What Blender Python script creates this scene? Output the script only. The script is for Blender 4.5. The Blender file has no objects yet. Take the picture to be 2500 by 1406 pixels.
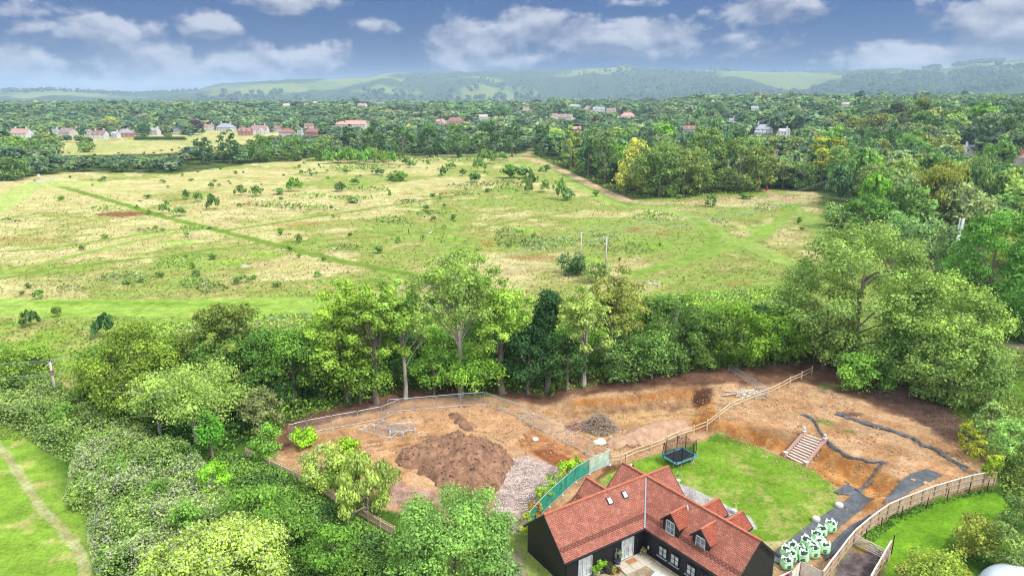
import bpy, math, random
import numpy as np
from mathutils import Vector, Matrix
R = math.radians
SC = bpy.context.scene
COL = SC.collection
# ---------------------------------------------------------------- camera
FOC = 1667.0; PITCH = R(15.7); CH = 42.0; CP = math.cos(PITCH); SP = math.sin(PITCH)
cam_data = bpy.data.cameras.new('camera'); cam = bpy.data.objects.new('camera', cam_data); COL.objects.link(cam)
cam.location = (0, 0, CH); cam.rotation_euler = (R(90) - PITCH, 0, 0)
cam_data.sensor_width = 36.0; cam_data.lens = 36.0 * FOC / 2500.0
cam_data.clip_start = 0.5; cam_data.clip_end = 40000
SC.camera = cam
SC.render.resolution_x = 1024; SC.render.resolution_y = 575
SC.view_settings.view_transform = 'Standard'; SC.view_settings.look = 'None'
SC.view_settings.exposure = EXPOSURE = 1.58; SC.view_settings.gamma = 1.0
SC.render.engine = 'CYCLES'
SC.cycles.max_bounces = 6; SC.cycles.transparent_max_bounces = 12; SC.cycles.volume_bounces = 0
SC.cycles.diffuse_bounces = 3
SC.cycles.use_denoising = True; SC.cycles.denoising_prefilter = 'NONE'; SC.cycles.denoising_input_passes = 'RGB_ALBEDO_NORMAL'; SC.cycles.filter_width = 1.15

def pxdir(px, py):
    u = (px - 1250) / FOC; v = (703 - py) / FOC
    return (u, CP + v * SP, -SP + v * CP)
def g(px, py, z=0.0):
    d = pxdir(px, py); t = (z - CH) / d[2]
    return np.array([d[0] * t, d[1] * t, z])
def proj(x, y, z):
    zd = y * CP - (z - CH) * SP; yu = y * SP + (z - CH) * CP
    return 1250 + FOC * x / zd, 703 - FOC * yu / zd, zd
# ---------------------------------------------------------------- sky and sun
SUN_EL, SUN_AZ = R(52), R(128)      # azimuth clockwise from the view direction (+Y)
world = bpy.data.worlds.new('World'); SC.world = world; world.use_nodes = True
nt = world.node_tree; nt.nodes.clear()
def nn(tree, typ, **kw):
    n = tree.nodes.new(typ)
    for k, v in kw.items(): setattr(n, k, v)
    return n
def mth(tree, op, a, b=None, c=None, clamp=False):
    n = nn(tree, 'ShaderNodeMath', operation=op, use_clamp=clamp)
    for i, v in enumerate((a, b, c)):
        if v is None: continue
        if isinstance(v, (int, float)): n.inputs[i].default_value = v
        else: tree.links.new(v, n.inputs[i])
    return n.outputs[0]
def vmth(tree, op, a, b=None):
    n = nn(tree, 'ShaderNodeVectorMath', operation=op)
    for i, v in enumerate((a, b)):
        if v is None: continue
        if isinstance(v, (tuple, list)): n.inputs[i].default_value = v
        else: tree.links.new(v, n.inputs[i])
    return n.outputs['Value'] if op in ('LENGTH', 'DOT_PRODUCT') else n.outputs[0]
def mixc(tree, f, a, b, bt='MIX'):
    n = nn(tree, 'ShaderNodeMix', data_type='RGBA', blend_type=bt)
    for i, v in ((0, f), (6, a), (7, b)):
        if isinstance(v, (int, float)): n.inputs[i].default_value = v
        elif isinstance(v, (tuple, list)): n.inputs[i].default_value = tuple(v) + (1,)
        else: tree.links.new(v, n.inputs[i])
    return n.outputs[2]
def sstep(tree, x, lo, hi):
    n = nn(tree, 'ShaderNodeMapRange', interpolation_type='SMOOTHSTEP')
    tree.links.new(x, n.inputs[0]); n.inputs[1].default_value = lo; n.inputs[2].default_value = hi
    return n.outputs[0]
def lin(r, g_, b, k=1.0):
    f = lambda c: (c / 255 / 12.92 if c / 255 <= .04045 else ((c / 255 + .055) / 1.055) ** 2.4) * k
    return (f(r), f(g_), f(b))
KS = 1 / 2 ** EXPOSURE
tc = nn(nt, 'ShaderNodeTexCoord')
dirv = vmth(nt, 'NORMALIZE', tc.outputs['Generated'])
sx = nn(nt, 'ShaderNodeSeparateXYZ'); nt.links.new(dirv, sx.inputs[0])
el = mth(nt, 'ARCSINE', sx.outputs[2]); az = mth(nt, 'ARCTAN2', sx.outputs[0], sx.outputs[1])
comb = nn(nt, 'ShaderNodeCombineXYZ'); nt.links.new(az, comb.inputs[0]); nt.links.new(el, comb.inputs[1])
ae = comb.outputs[0]
def noise(tree, vec, scale, detail=4, rough=.55, sc3=(1, 1, 1)):
    m = nn(tree, 'ShaderNodeMapping'); m.inputs['Scale'].default_value = sc3; tree.links.new(vec, m.inputs[0])
    n = nn(tree, 'ShaderNodeTexNoise'); n.inputs['Scale'].default_value = scale; n.inputs['Detail'].default_value = detail
    n.inputs['Roughness'].default_value = rough; tree.links.new(m.outputs[0], n.inputs[0]); return n.outputs[0], n.outputs[1]
nf, _ = noise(nt, ae, 14, 5, .5, (1, 1.5, 1))
nb, _ = noise(nt, ae, 60, 3, .5, (1, 1.5, 1))
up = vmth(nt, 'ADD', ae, (0.004, .012, 0))
nf2, _ = noise(nt, up, 14, 5, .5, (1, 1.5, 1))
CLOUDS = [(1150, 112, 105, 62, 1.15), (1300, 62, 92, 42, 1.15), (1200, 150, 130, 26, .8), (1420, 95, 110, 45, .95), (1560, 95, 150, 48, 1.0),
          (510, 62, 62, 34, .95), (235, 78, 130, 38, .68), (60, 168, 95, 48, .62), (370, 155, 120, 52, .85), (590, 158, 150, 45, .72), (765, 140, 85, 36, .85),
          (420, 205, 190, 26, .66), (690, 2, 150, 30, .72), (1860, 22, 120, 34, .85), (1830, 112, 95, 30, .55), (1540, 8, 80, 14, .55),
          (2240, 148, 170, 44, .95), (2440, 85, 120, 95, .85), (2360, 55, 90, 60, .55), (130, 30, 100, 20, .35), (900, 60, 60, 14, .3)]
upv = vmth(nt, 'ADD', ae, (0, .011, 0)); mm = None; mu = None
for cx, cy, w, h, s in CLOUDS:
    d = pxdir(cx, cy); a0 = math.atan2(d[0], d[1]); e0 = math.atan2(d[2], math.hypot(d[0], d[1]))
    for vv_ in (ae, upv):
        q = vmth(nt, 'MULTIPLY', vmth(nt, 'SUBTRACT', vv_, (a0, e0, 0)), (FOC / w / 1.05, FOC / h / 1.1, 0))
        m = mth(nt, 'MULTIPLY', mth(nt, 'SUBTRACT', 1.12, vmth(nt, 'LENGTH', q)), s)
        if vv_ is ae: mm = m if mm is None else mth(nt, 'MAXIMUM', mm, m)
        else: mu = m if mu is None else mth(nt, 'MAXIMUM', mu, m)
dens = mth(nt, 'ADD', mth(nt, 'MULTIPLY_ADD', mth(nt, 'SUBTRACT', nf, .5), 1.5, mm), mth(nt, 'MULTIPLY', mth(nt, 'SUBTRACT', nb, .5), .8))
cov = mth(nt, 'MULTIPLY', sstep(nt, dens, .05, .5), .92)
shade = mth(nt, 'ADD', mth(nt, 'MULTIPLY', mth(nt, 'SUBTRACT', nf, nf2), 4.0), mth(nt, 'MULTIPLY_ADD', mth(nt, 'SUBTRACT', mm, mu), 1.1, .38), clamp=True)
sky = nn(nt, 'ShaderNodeTexSky', sky_type='NISHITA'); sky.sun_disc = False; sky.sun_elevation = SUN_EL; sky.sun_rotation = SUN_AZ
sky.air_density = 1.0; sky.dust_density = .6; sky.ozone_density = 2.5
lift = vmth(nt, 'NORMALIZE', vmth(nt, 'ADD', dirv, (0, 0, .45)))
nt.links.new(lift, sky.inputs[0])
SKYTINT = (.82, .92, 1.0)
hz = sstep(nt, el, -.01, .17)
blue = mixc(nt, 1.0, sky.outputs[0], mixc(nt, hz, (.17, .35, .54), (.17, .50, .92)), 'MULTIPLY')
blue = vmth(nt, 'SCALE', blue); blue_n = blue.node; blue_n.inputs['Scale'].default_value = SKYGAIN = .40
cl = mixc(nt, shade, tuple(c * KS * 10 for c in lin(112, 124, 158)), tuple(c * KS * 10 for c in lin(206, 209, 222)))
low = mixc(nt, cov, blue, cl)
# thin bright overcast above the frame, which lights the land
ovn, _ = noise(nt, dirv, 3.0, 4)
over = mixc(nt, ovn, tuple(c * 10 for c in (.47, .52, .60)), tuple(c * 10 for c in (.80, .84, .90)))
allsky = mixc(nt, sstep(nt, el, .19, .42), low, over)
bg = nn(nt, 'ShaderNodeBackground'); bg.inputs[1].default_value = .1
nt.links.new(allsky, bg.inputs[0])
wo = nn(nt, 'ShaderNodeOutputWorld'); nt.links.new(bg.outputs[0], wo.inputs[0])
world.cycles.sampling_method = 'MANUAL'; world.cycles.sample_map_resolution = 512
sund = bpy.data.lights.new('sun', 'SUN'); sund.energy = 1.5; sund.angle = R(12); sund.color = (1, .96, .88)
sun = bpy.data.objects.new('sun', sund); COL.objects.link(sun)
sdir = Vector((math.sin(SUN_AZ) * math.cos(SUN_EL), math.cos(SUN_AZ) * math.cos(SUN_EL), math.sin(SUN_EL)))
sun.rotation_euler = sdir.to_track_quat('Z', 'Y').to_euler(); sun.location = (60, -60, 120)

# ---------------------------------------------------------------- noise and terrain
def _h(ix, iy, seed):
    h = (ix.astype(np.int64) * 374761393 + iy.astype(np.int64) * 668265263 + seed * 1442695041) & 0xffffffff
    h = ((h ^ (h >> 13)) * 1274126177) & 0xffffffff
    return ((h ^ (h >> 16)) & 0xffff) / 65535.0
def vn(x, y, seed=0):
    ix = np.floor(x); iy = np.floor(y); fx = x - ix; fy = y - iy
    fx = fx * fx * (3 - 2 * fx); fy = fy * fy * (3 - 2 * fy)
    a = _h(ix, iy, seed); b = _h(ix + 1, iy, seed); c = _h(ix, iy + 1, seed); d = _h(ix + 1, iy + 1, seed)
    return (a * (1 - fx) + b * fx) * (1 - fy) + (c * (1 - fx) + d * fx) * fy
def fbm(x, y, s, o=4, seed=0):
    x = np.asarray(x, float) / s; y = np.asarray(y, float) / s; r = 0; a = .5; t = 0
    for i in range(o):
        r = r + a * vn(x + 17.3 * i, y - 9.1 * i, seed + i); t += a; a *= .5; x = x * 2.03; y = y * 2.03
    return r / t
def ss(x, lo, hi):
    t = np.clip((x - lo) / (hi - lo), 0, 1); return t * t * (3 - 2 * t)
def sdf_poly(X, Y, poly, pad=12.0):
    P = np.asarray(poly)[:, :2]; out = np.full(X.shape, 1e3)
    m = (X > P[:, 0].min() - pad) & (X < P[:, 0].max() + pad) & (Y > P[:, 1].min() - pad) & (Y < P[:, 1].max() + pad)
    if not m.any(): return out
    x = X[m]; y = Y[m]; d2 = np.full(x.shape, 1e12); ins = np.zeros(x.shape, bool)
    for i in range(len(P)):
        ax, ay = P[i]; bx, by = P[(i + 1) % len(P)]
        ex, ey = bx - ax, by - ay; wx, wy = x - ax, y - ay
        t = np.clip((wx * ex + wy * ey) / (ex * ex + ey * ey + 1e-9), 0, 1)
        d2 = np.minimum(d2, (wx - ex * t) ** 2 + (wy - ey * t) ** 2)
        c = ((ay > y) != (by > y)) & (x < ex * (y - ay) / (ey + 1e-12 * (ey == 0)) + ax)
        ins ^= c
    d = np.sqrt(d2); d[ins] *= -1; out[m] = d; return out
def sdf_line(X, Y, pts, pad=25.0):
    P = np.asarray(pts)[:, :2]; out = np.full(X.shape, 1e3)
    m = (X > P[:, 0].min() - pad) & (X < P[:, 0].max() + pad) & (Y > P[:, 1].min() - pad) & (Y < P[:, 1].max() + pad)
    if not m.any(): return out
    x = X[m]; y = Y[m]; d2 = np.full(x.shape, 1e12)
    for i in range(len(P) - 1):
        ax, ay = P[i]; bx, by = P[i + 1]; ex, ey = bx - ax, by - ay; wx, wy = x - ax, y - ay
        t = np.clip((wx * ex + wy * ey) / (ex * ex + ey * ey + 1e-9), 0, 1)
        d2 = np.minimum(d2, (wx - ex * t) ** 2 + (wy - ey * t) ** 2)
    out[m] = np.sqrt(d2); return out
PLAT = [g(*p, 1.6) for p in [(1405, 980), (1500, 965), (1600, 952), (1712, 941), (1745, 955), (1728, 1005), (1760, 1035), (1850, 1040), (1962, 1058),
        (2020, 1080), (2084, 1117), (2164, 1147), (2205, 1180), (2163, 1218), (2200, 1205), (2300, 1178), (2430, 1150), (2480, 1000), (2400, 900), (2000, 850), (1700, 870), (1500, 895), (1380, 940)]]
MOUND2 = [g(*p) for p in [(1490, 1080), (1530, 1055), (1600, 1030), (1670, 1028), (1690, 1050), (1650, 1072), (1560, 1092), (1500, 1095)]]
def hgt(x, y):
    x = np.asarray(x, float); y = np.asarray(y, float)
    z = 20 * ss(x - .1 * y, 100, 330) * ss(y, 230, 620) * (1 - ss(y, 1500, 2400))
    z = z + 13 * ss(y, 880, 1350) * (1 - ss(y, 1900, 2700)) * (1 - .6 * ss(x, 100, 500))
    if np.ndim(z) == 0: z = np.array(z)
    near = (y > 55) & (y < 130) & (x > -20) & (x < 95)
    if near.any():
        X = np.atleast_1d(x)[np.atleast_1d(near)]; Y = np.atleast_1d(y)[np.atleast_1d(near)]
        d = sdf_poly(X, Y, PLAT); zz = 1.6 * (1 - ss(d, -.3, 2.6))
        zz = zz + .55 * (1 - ss(sdf_poly(X, Y, MOUND2) + fbm(X, Y, 1.5, 3, 5) * 1.2 - .6, -2.2, .6))
        zf = np.atleast_1d(z); zf[np.atleast_1d(near)] += zz; z = zf.reshape(np.shape(z))
    return z
TS = np.concatenate([np.linspace(20, 400, 900), np.geomspace(401, 6000, 500)])
def gp(px, py):
    """the point of the land seen at this place of the photo"""
    d = np.array(pxdir(px, py)); d = d / np.linalg.norm(d)
    P = d[None] * TS[:, None]; zz = P[:, 2] + CH; h = hgt(P[:, 0], P[:, 1]); k = np.where(zz < h)[0]
    if not len(k): return np.array([P[-1, 0], P[-1, 1], float(h[-1])])
    k = max(k[0], 1); a = (zz[k - 1] - h[k - 1]); b = (h[k] - zz[k]); t = a / (a + b + 1e-9)
    p = P[k - 1] * (1 - t) + P[k] * t; return np.array([p[0], p[1], float(hgt(p[0], p[1]))])
def ztop(p, py):
    """height of the point above p that is seen at height py"""
    lo, hi = 0.0, 80.0
    for _ in range(30):
        m = (lo + hi) / 2
        if proj(p[0], p[1], p[2] + m)[1] > py: lo = m
        else: hi = m
    return lo
def mpp(p): return proj(p[0], p[1], p[2])[2] / FOC      # metres per photo pixel there
# ---------------------------------------------------------------- materials
MATS = {}
def new_mat(name):
    m = bpy.data.materials.new(name); m.use_nodes = True; t = m.node_tree; t.nodes.clear()
    o = nn(t, 'ShaderNodeOutputMaterial'); return m, t, o
def mat(name, col, rough=.8, var=.25, scale=3.0, metal=0.0, bump=0.0, col2=None, spec=.3, alpha=1.0, stretch=(1, 1, 1)):
    if name in MATS: return MATS[name]
    m, t, o = new_mat(name)
    b = nn(t, 'ShaderNodeBsdfPrincipled'); b.inputs['Roughness'].default_value = rough; b.inputs['Metallic'].default_value = metal
    b.inputs['Specular IOR Level'].default_value = spec
    tcn = nn(t, 'ShaderNodeTexCoord'); f, _ = noise(t, tcn.outputs['Object'], scale, 5, .6, stretch)
    f2, _ = noise(t, tcn.outputs['Object'], scale * 7, 2, .6, stretch)
    ff = mth(t, 'MULTIPLY_ADD', f2, .4, mth(t, 'MULTIPLY', f, .6))
    c2 = col2 or tuple(max(0, c * (1 + var * 1.2)) for c in col); c1 = tuple(c * (1 - var) for c in col) if not col2 else col
    t.links.new(mixc(t, sstep(t, ff, .3, .7), c1, c2), b.inputs['Base Color'])
    if bump:
        bn = nn(t, 'ShaderNodeBump'); bn.inputs['Strength'].default_value = bump; bn.inputs['Distance'].default_value = .05
        t.links.new(ff, bn.inputs['Height']); t.links.new(bn.outputs[0], b.inputs['Normal'])
    sh = b.outputs[0]
    if alpha < 1:
        tr = nn(t, 'ShaderNodeBsdfTransparent'); mx = nn(t, 'ShaderNodeMixShader'); mx.inputs[0].default_value = alpha
        t.links.new(tr.outputs[0], mx.inputs[1]); t.links.new(sh, mx.inputs[2]); sh = mx.outputs[0]
    t.links.new(sh, o.inputs[0]); MATS[name] = m; return m
def leaf_mat():
    m, t, o = new_mat('leaf_surface')
    oi = nn(t, 'ShaderNodeObjectInfo'); at = nn(t, 'ShaderNodeAttribute', attribute_name='v')
    v = at.outputs['Fac']
    k = mth(t, 'MULTIPLY_ADD', v, 1.25, .38)
    c = vmth(t, 'SCALE', oi.outputs['Color']); t.links.new(k, c.node.inputs['Scale'])
    warm = mixc(t, sstep(t, v, .45, 1.0), c, mixc(t, 1.0, c, (1.12, 1.05, .86), 'MULTIPLY'))
    fl = mixc(t, sstep(t, v, 1.4, 1.6), warm, (.46, .43, .36))
    d = nn(t, 'ShaderNodeBsdfDiffuse'); tl = nn(t, 'ShaderNodeBsdfTranslucent'); mx = nn(t, 'ShaderNodeMixShader'); mx.inputs[0].default_value = .3
    t.links.new(fl, d.inputs[0]); t.links.new(mixc(t, 1.0, fl, (1.1, 1.15, .6), 'MULTIPLY'), tl.inputs[0])
    t.links.new(d.outputs[0], mx.inputs[1]); t.links.new(tl.outputs[0], mx.inputs[2]); t.links.new(mx.outputs[0], o.inputs[0]); return m
LEAF = leaf_mat()
def stuff_leaf_mat():      # same foliage, its hue stored per plant in the mesh
    m, t, o = new_mat('foliage_surface')
    a = nn(t, 'ShaderNodeAttribute', attribute_name='col')
    d = nn(t, 'ShaderNodeBsdfDiffuse'); tl = nn(t, 'ShaderNodeBsdfTranslucent'); mx = nn(t, 'ShaderNodeMixShader'); mx.inputs[0].default_value = .25
    t.links.new(a.outputs['Color'], d.inputs[0]); t.links.new(a.outputs['Color'], tl.inputs[0])
    t.links.new(d.outputs[0], mx.inputs[1]); t.links.new(tl.outputs[0], mx.inputs[2]); t.links.new(mx.outputs[0], o.inputs[0]); return m
SLEAF = stuff_leaf_mat()
def ground_mat():
    m, t, o = new_mat('land_surface')
    a = nn(t, 'ShaderNodeAttribute', attribute_name='col'); tcn = nn(t, 'ShaderNodeTexCoord')
    f1, _ = noise(t, tcn.outputs['Object'], 3.2, 4, .65); f2, _ = noise(t, tcn.outputs['Object'], .55, 4, .6)
    ff = mth(t, 'ADD', mth(t, 'MULTIPLY', f1, .6), mth(t, 'MULTIPLY', f2, .4))
    k = nn(t, 'ShaderNodeMapRange'); t.links.new(ff, k.inputs[0]); k.inputs[1].default_value = .3; k.inputs[2].default_value = .7
    k.inputs[3].default_value = .52; k.inputs[4].default_value = 1.48
    c = vmth(t, 'SCALE', a.outputs['Color']); t.links.new(k.outputs[0], c.node.inputs['Scale'])
    b = nn(t, 'ShaderNodeBsdfDiffuse'); b.inputs['Roughness'].default_value = 1
    bn = nn(t, 'ShaderNodeBump'); bn.inputs['Strength'].default_value = .5; bn.inputs['Distance'].default_value = .25
    t.links.new(ff, bn.inputs['Height']); t.links.new(bn.outputs[0], b.inputs['Normal'])
    t.links.new(c, b.inputs[0]); t.links.new(b.outputs[0], o.inputs[0]); return m
LAND = ground_mat()
# ---------------------------------------------------------------- mesh helpers
def raw_mesh(name, V, F, k, attr=None, an='v', smooth=False):
    """V (n,3), F flat index array of faces with k corners each"""
    me = bpy.data.meshes.new(name); V = np.asarray(V, np.float32); F = np.asarray(F, np.int32).ravel(); nf_ = len(F) // k
    me.vertices.add(len(V)); me.vertices.foreach_set('co', V.ravel())
    me.loops.add(len(F)); me.loops.foreach_set('vertex_index', F)
    me.polygons.add(nf_); me.polygons.foreach_set('loop_start', np.arange(0, len(F), k, dtype=np.int32))
    me.update(calc_edges=True)
    if smooth: me.polygons.foreach_set('use_smooth', np.ones(nf_, bool))
    if attr is not None:
        attr = np.asarray(attr, np.float32)
        if attr.ndim == 1: me.attributes.new(an, 'FLOAT', 'POINT').data.foreach_set('value', attr)
        else: me.attributes.new(an, 'FLOAT_COLOR', 'POINT').data.foreach_set('color', np.hstack([attr, np.ones((len(attr), 1), np.float32)]).ravel())
    return me
def link(name, me, material=None, parent=None, loc=(0, 0, 0)):
    o = bpy.data.objects.new(name, me); COL.objects.link(o); o.location = loc
    if parent is not None: o.parent = parent
    if material is not None and me is not None and not me.materials: me.materials.append(material)
    return o
def tag(o, label=None, cat=None, group=None, kind=None):
    if label: o['label'] = label
    if cat: o['category'] = cat
    if group: o['group'] = group
    if kind: o['kind'] = kind
    return o
def thing(name, label, cat, loc=(0, 0, 0), group=None, rz=0.0):
    o = bpy.data.objects.new(name, None); COL.objects.link(o); o.location = loc; o.rotation_euler.z = rz; o.empty_display_size = .3
    return tag(o, label, cat, group)
def copy_tree(o, parent=None):
    c = o.copy(); COL.objects.link(c)
    if parent is not None: c.parent = parent
    for ch in list(o.children): copy_tree(ch, c)
    return c
class MB:
    def __init__(s): s.v = []; s.f = []
    def add(s, vs, fs):
        n = len(s.v); s.v += [tuple(map(float, p)) for p in vs]; s.f += [tuple(i + n for i in f) for f in fs]; return s
    def box(s, c, d, rz=0.0):
        cx, cy, cz = c; a, b, h = d[0] / 2, d[1] / 2, d[2] / 2; co, si = math.cos(rz), math.sin(rz)
        vs = [(cx + x * co - y * si, cy + x * si + y * co, cz + z) for z in (-h, h) for x, y in ((-a, -b), (a, -b), (a, b), (-a, b))]
        return s.add(vs, [(0, 3, 2, 1), (4, 5, 6, 7), (0, 1, 5, 4), (1, 2, 6, 5), (2, 3, 7, 6), (3, 0, 4, 7)])
    def bar(s, a, b, w, h=None, up=(0, 0, 1)):
        a = Vector(a); b = Vector(b); h = h or w; d = (b - a).normalized(); u = Vector(up)
        if abs(d.dot(u)) > .98: u = Vector((1, 0, 0))
        x = d.cross(u).normalized(); y = x.cross(d).normalized()
        vs = [p + x * i * w / 2 + y * j * h / 2 for p in (a, b) for i, j in ((-1, -1), (1, -1), (1, 1), (-1, 1))]
        return s.add(vs, [(0, 1, 2, 3), (7, 6, 5, 4), (0, 4, 5, 1), (1, 5, 6, 2), (2, 6, 7, 3), (3, 7, 4, 0)])
    def tube(s, pts, rad, n=6, closed=False):
        pts = [Vector(p) for p in pts]; m = len(pts); rad = rad if isinstance(rad, (list, tuple)) else [rad] * m
        vs = []; fs = []; u = Vector((0, 0, 1))
        for i, p in enumerate(pts):
            if closed: d = pts[(i + 1) % m] - pts[i - 1]
            else: d = pts[min(i + 1, m - 1)] - pts[max(i - 1, 0)]
            d = d.normalized() if d.length > 1e-9 else Vector((0, 0, 1))
            x = d.cross(u) if abs(d.dot(u)) < .95 else d.cross(Vector((1, 0, 0)))
            x.normalize(); y = d.cross(x)
            for k in range(n):
                a = 2 * math.pi * k / n; vs.append(p + (x * math.cos(a) + y * math.sin(a)) * rad[i])
        for i in range(m if closed else m - 1):
            for k in range(n): fs.append((i * n + k, i * n + (k + 1) % n, ((i + 1) % m) * n + (k + 1) % n, ((i + 1) % m) * n + k))
        if not closed: fs += [tuple(range(n))[::-1], tuple((m - 1) * n + k for k in range(n))]
        return s.add(vs, fs)
    def lathe(s, prof, c=(0, 0, 0), n=14):
        vs = [(c[0] + r * math.cos(2 * math.pi * k / n), c[1] + r * math.sin(2 * math.pi * k / n), c[2] + z) for r, z in prof for k in range(n)]
        fs = [(i * n + k, i * n + (k + 1) % n, (i + 1) * n + (k + 1) % n, (i + 1) * n + k) for i in range(len(prof) - 1) for k in range(n)]
        fs += [tuple(range(n))[::-1], tuple((len(prof) - 1) * n + k for k in range(n))]
        return s.add(vs, fs)
    def slab(s, quad, t):
        """a polygon in space thickened downwards along its normal by t"""
        q = [Vector(p) for p in quad]; nrm = (q[1] - q[0]).cross(q[-1] - q[0]).normalized()
        if nrm.z < 0: nrm = -nrm
        n = len(q); vs = q + [p - nrm * t for p in q]
        return s.add(vs, [tuple(range(n)), tuple(range(2 * n - 1, n - 1, -1))] + [(i, (i + 1) % n, n + (i + 1) % n, n + i) for i in range(n)])
    def build(s, name, m, parent=None, off=(0, 0, 0), smooth=False):
        me = bpy.data.meshes.new(name); ox, oy, oz = off
        me.from_pydata([(x - ox, y - oy, z - oz) for x, y, z in s.v], [], s.f); me.update()
        if smooth: me.polygons.foreach_set('use_smooth', np.ones(len(me.polygons), bool))
        return link(name, me, m, parent)
# ================================================================ LAND
KG = .47
def C(r, g_, b, k=None): return np.array(lin(r, g_, b, k or KG))
def Wp(pts, z=None): return [gp(*p) if z is None else g(*p, z) for p in pts]
ys = np.concatenate([[-600, -250, -90, -20], 1 / np.linspace(1 / 14., 1 / 52., 46)[:-1], None or []])
pr = np.arange(1440, 239.5, -2.3)
yr = np.array([g(1250, p)[1] for p in pr]); yr = yr[yr < 9000]
ys = np.concatenate([[-600, -250, -90, -20], np.linspace(5, yr[0] - .2, 26), yr, [9500, 11000, 14000]])
tcols = np.concatenate([[-9, -4, -2.2, -1.5], np.linspace(-1.15, -.80, 60)[:-1], np.arange(-.80, .8001, .00138), np.linspace(.80, 1.15, 60)[1:], [1.5, 2.2, 4, 9]])
Y2, T2 = np.meshgrid(ys, tcols, indexing='ij')
ZD = np.maximum(Y2 * CP + CH * SP, 55.0); X2 = T2 * ZD
X = X2.ravel(); Y = Y2.ravel(); Z = hgt(X, Y)
nr, nc = X2.shape
dist = np.hypot(X, Y)
n1 = fbm(X, Y, 28, 5, 1); n2 = fbm(X * .8, Y * 1.6, 7, 4, 11); n3 = fbm(X, Y, 1.6, 3, 21); n4 = fbm(X, Y, .6, 2, 31)
def mixv(a, b, t): t = np.clip(t, 0, 1)[:, None]; return a * (1 - t) + b * t
DRY = C(209, 204, 134); DRY2 = C(229, 220, 158); GRN = C(166, 188, 96); GRN2 = C(128, 160, 66); OLV = C(176, 178, 100); PINK = C(212, 182, 138)
col = mixv(np.tile(DRY, (len(X), 1)), DRY2, ss(n2, .45, .7))
col = mixv(col, PINK, ss(fbm(X, Y * 1.5, 11, 4, 41), .55, .72) * .5)
# greener to the east and towards the trees
wet = n1 * .95 + fbm(X, Y * 1.4, 6, 4, 77) * .45 + .10 * ss(X, -40, 60) + .16 * (1 - ss(Y, 110, 190)) - .08 * ss(-X, 30, 160) - .01
col = mixv(col, OLV, ss(wet, .66, .80)); col = mixv(col, GRN, ss(wet, .76, .94) * .9)
col = mixv(col, GRN2, ss(fbm(X, Y * 1.5, 4.5, 4, 55), .6, .74) * ss(wet, .6, .9) * .6)
reg = np.zeros(len(X), np.int8)
def paint(d, color, soft=.5, edge=0., es=2.0, k=1.0, rid=None, c2=None, cs=3.0, c2r=(.4, .65)):
    global col
    d = d + (fbm(X, Y, es, 3, 7) - .5) * 2 * edge if edge else d
    w = 1 - ss(d, -soft, soft); m = w > 0
    if not m.any(): return
    cc = np.tile(color, (m.sum(), 1))
    if c2 is not None: cc = mixv(cc, c2, ss(fbm(X[m], Y[m], cs, 4, 13), *c2r))
    col[m] = mixv(col[m], cc, w[m] * k)
    if rid is not None: reg[d < 0] = rid
P_ = lambda pts, pad=14: sdf_poly(X, Y, Wp(pts), pad)
L_ = lambda pts: sdf_line(X, Y, Wp(pts))
E_ = lambda x, y, w, h: sdf_poly(X, Y, Wp([(x + w * math.cos(a), y + h * math.sin(a)) for a in np.linspace(0, 2 * math.pi, 11)[:-1]]), 8)
# pale field by the village and farther meadows
paint(P_([(170, 352), (260, 348), (420, 338), (560, 322), (640, 330), (560, 352), (300, 372), (160, 372)], 60), C(214, 206, 140), 3, c2=C(190, 196, 120), cs=20, rid=5)
for q in ([(0, 268), (130, 262), (140, 252), (0, 254)], [(1660, 262), (1760, 258), (1755, 272), (1665, 275)], [(2060, 256), (2120, 256), (2120, 264), (2060, 265)]): paint(P_(q, 200), C(200, 190, 130), 8, rid=5)
WOODLAND = [
    [(-600, 470), (0, 442), (160, 420), (420, 425), (620, 400), (770, 385), (880, 385), (1120, 378), (1270, 376), (1290, 372), (1300, 330), (1100, 312), (700, 332), (560, 360), (400, 375), (150, 380), (-600, 400)],
    [(1300, 378), (1400, 425), (1480, 465), (1540, 488), (1620, 480), (1760, 470), (1900, 462), (1990, 470), (2010, 520), (2060, 600), (2250, 680), (2440, 830), (2700, 900), (3200, 900), (3200, 300), (1300, 300)]]
for q in WOODLAND: paint(P_(q, 60), C(70, 92, 48), 3, 2, c2=C(105, 120, 70), cs=6)
# near slope: rough green between meadow and houses
paint(P_([(-700, 800), (0, 790), (240, 800), (400, 770), (800, 760), (1400, 730), (1950, 700), (2000, 900), (1500, 930), (1200, 960), (720, 1020), (600, 1100), (980, 1320), (1000, 1500), (-900, 1500)], 20), C(150, 186, 72), 5, 3, c2=C(186, 186, 110), cs=6, k=.85)
paint(P_([(-700, 960), (0, 930), (200, 960), (330, 1000), (700, 1000), (1500, 900), (1950, 850), (2300, 940), (2420, 1120), (2500, 1180), (2600, 1500), (2170, 1500), (2170, 1340), (1950, 900), (980, 1320), (1000, 1500), (220, 1500), (190, 1300), (60, 1060), (-700, 1050)], 20), C(96, 132, 50), 2, 1.5, c2=C(70, 108, 44), cs=2.5)
paint(P_([(-800, 1100), (0, 1040), (60, 1060), (130, 1160), (210, 1300), (225, 1500), (-800, 1500)], 14), C(146, 184, 68), 1.5, 1, c2=C(190, 190, 112), cs=2.5, c2r=(.55, .75))
TRK = []
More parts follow.
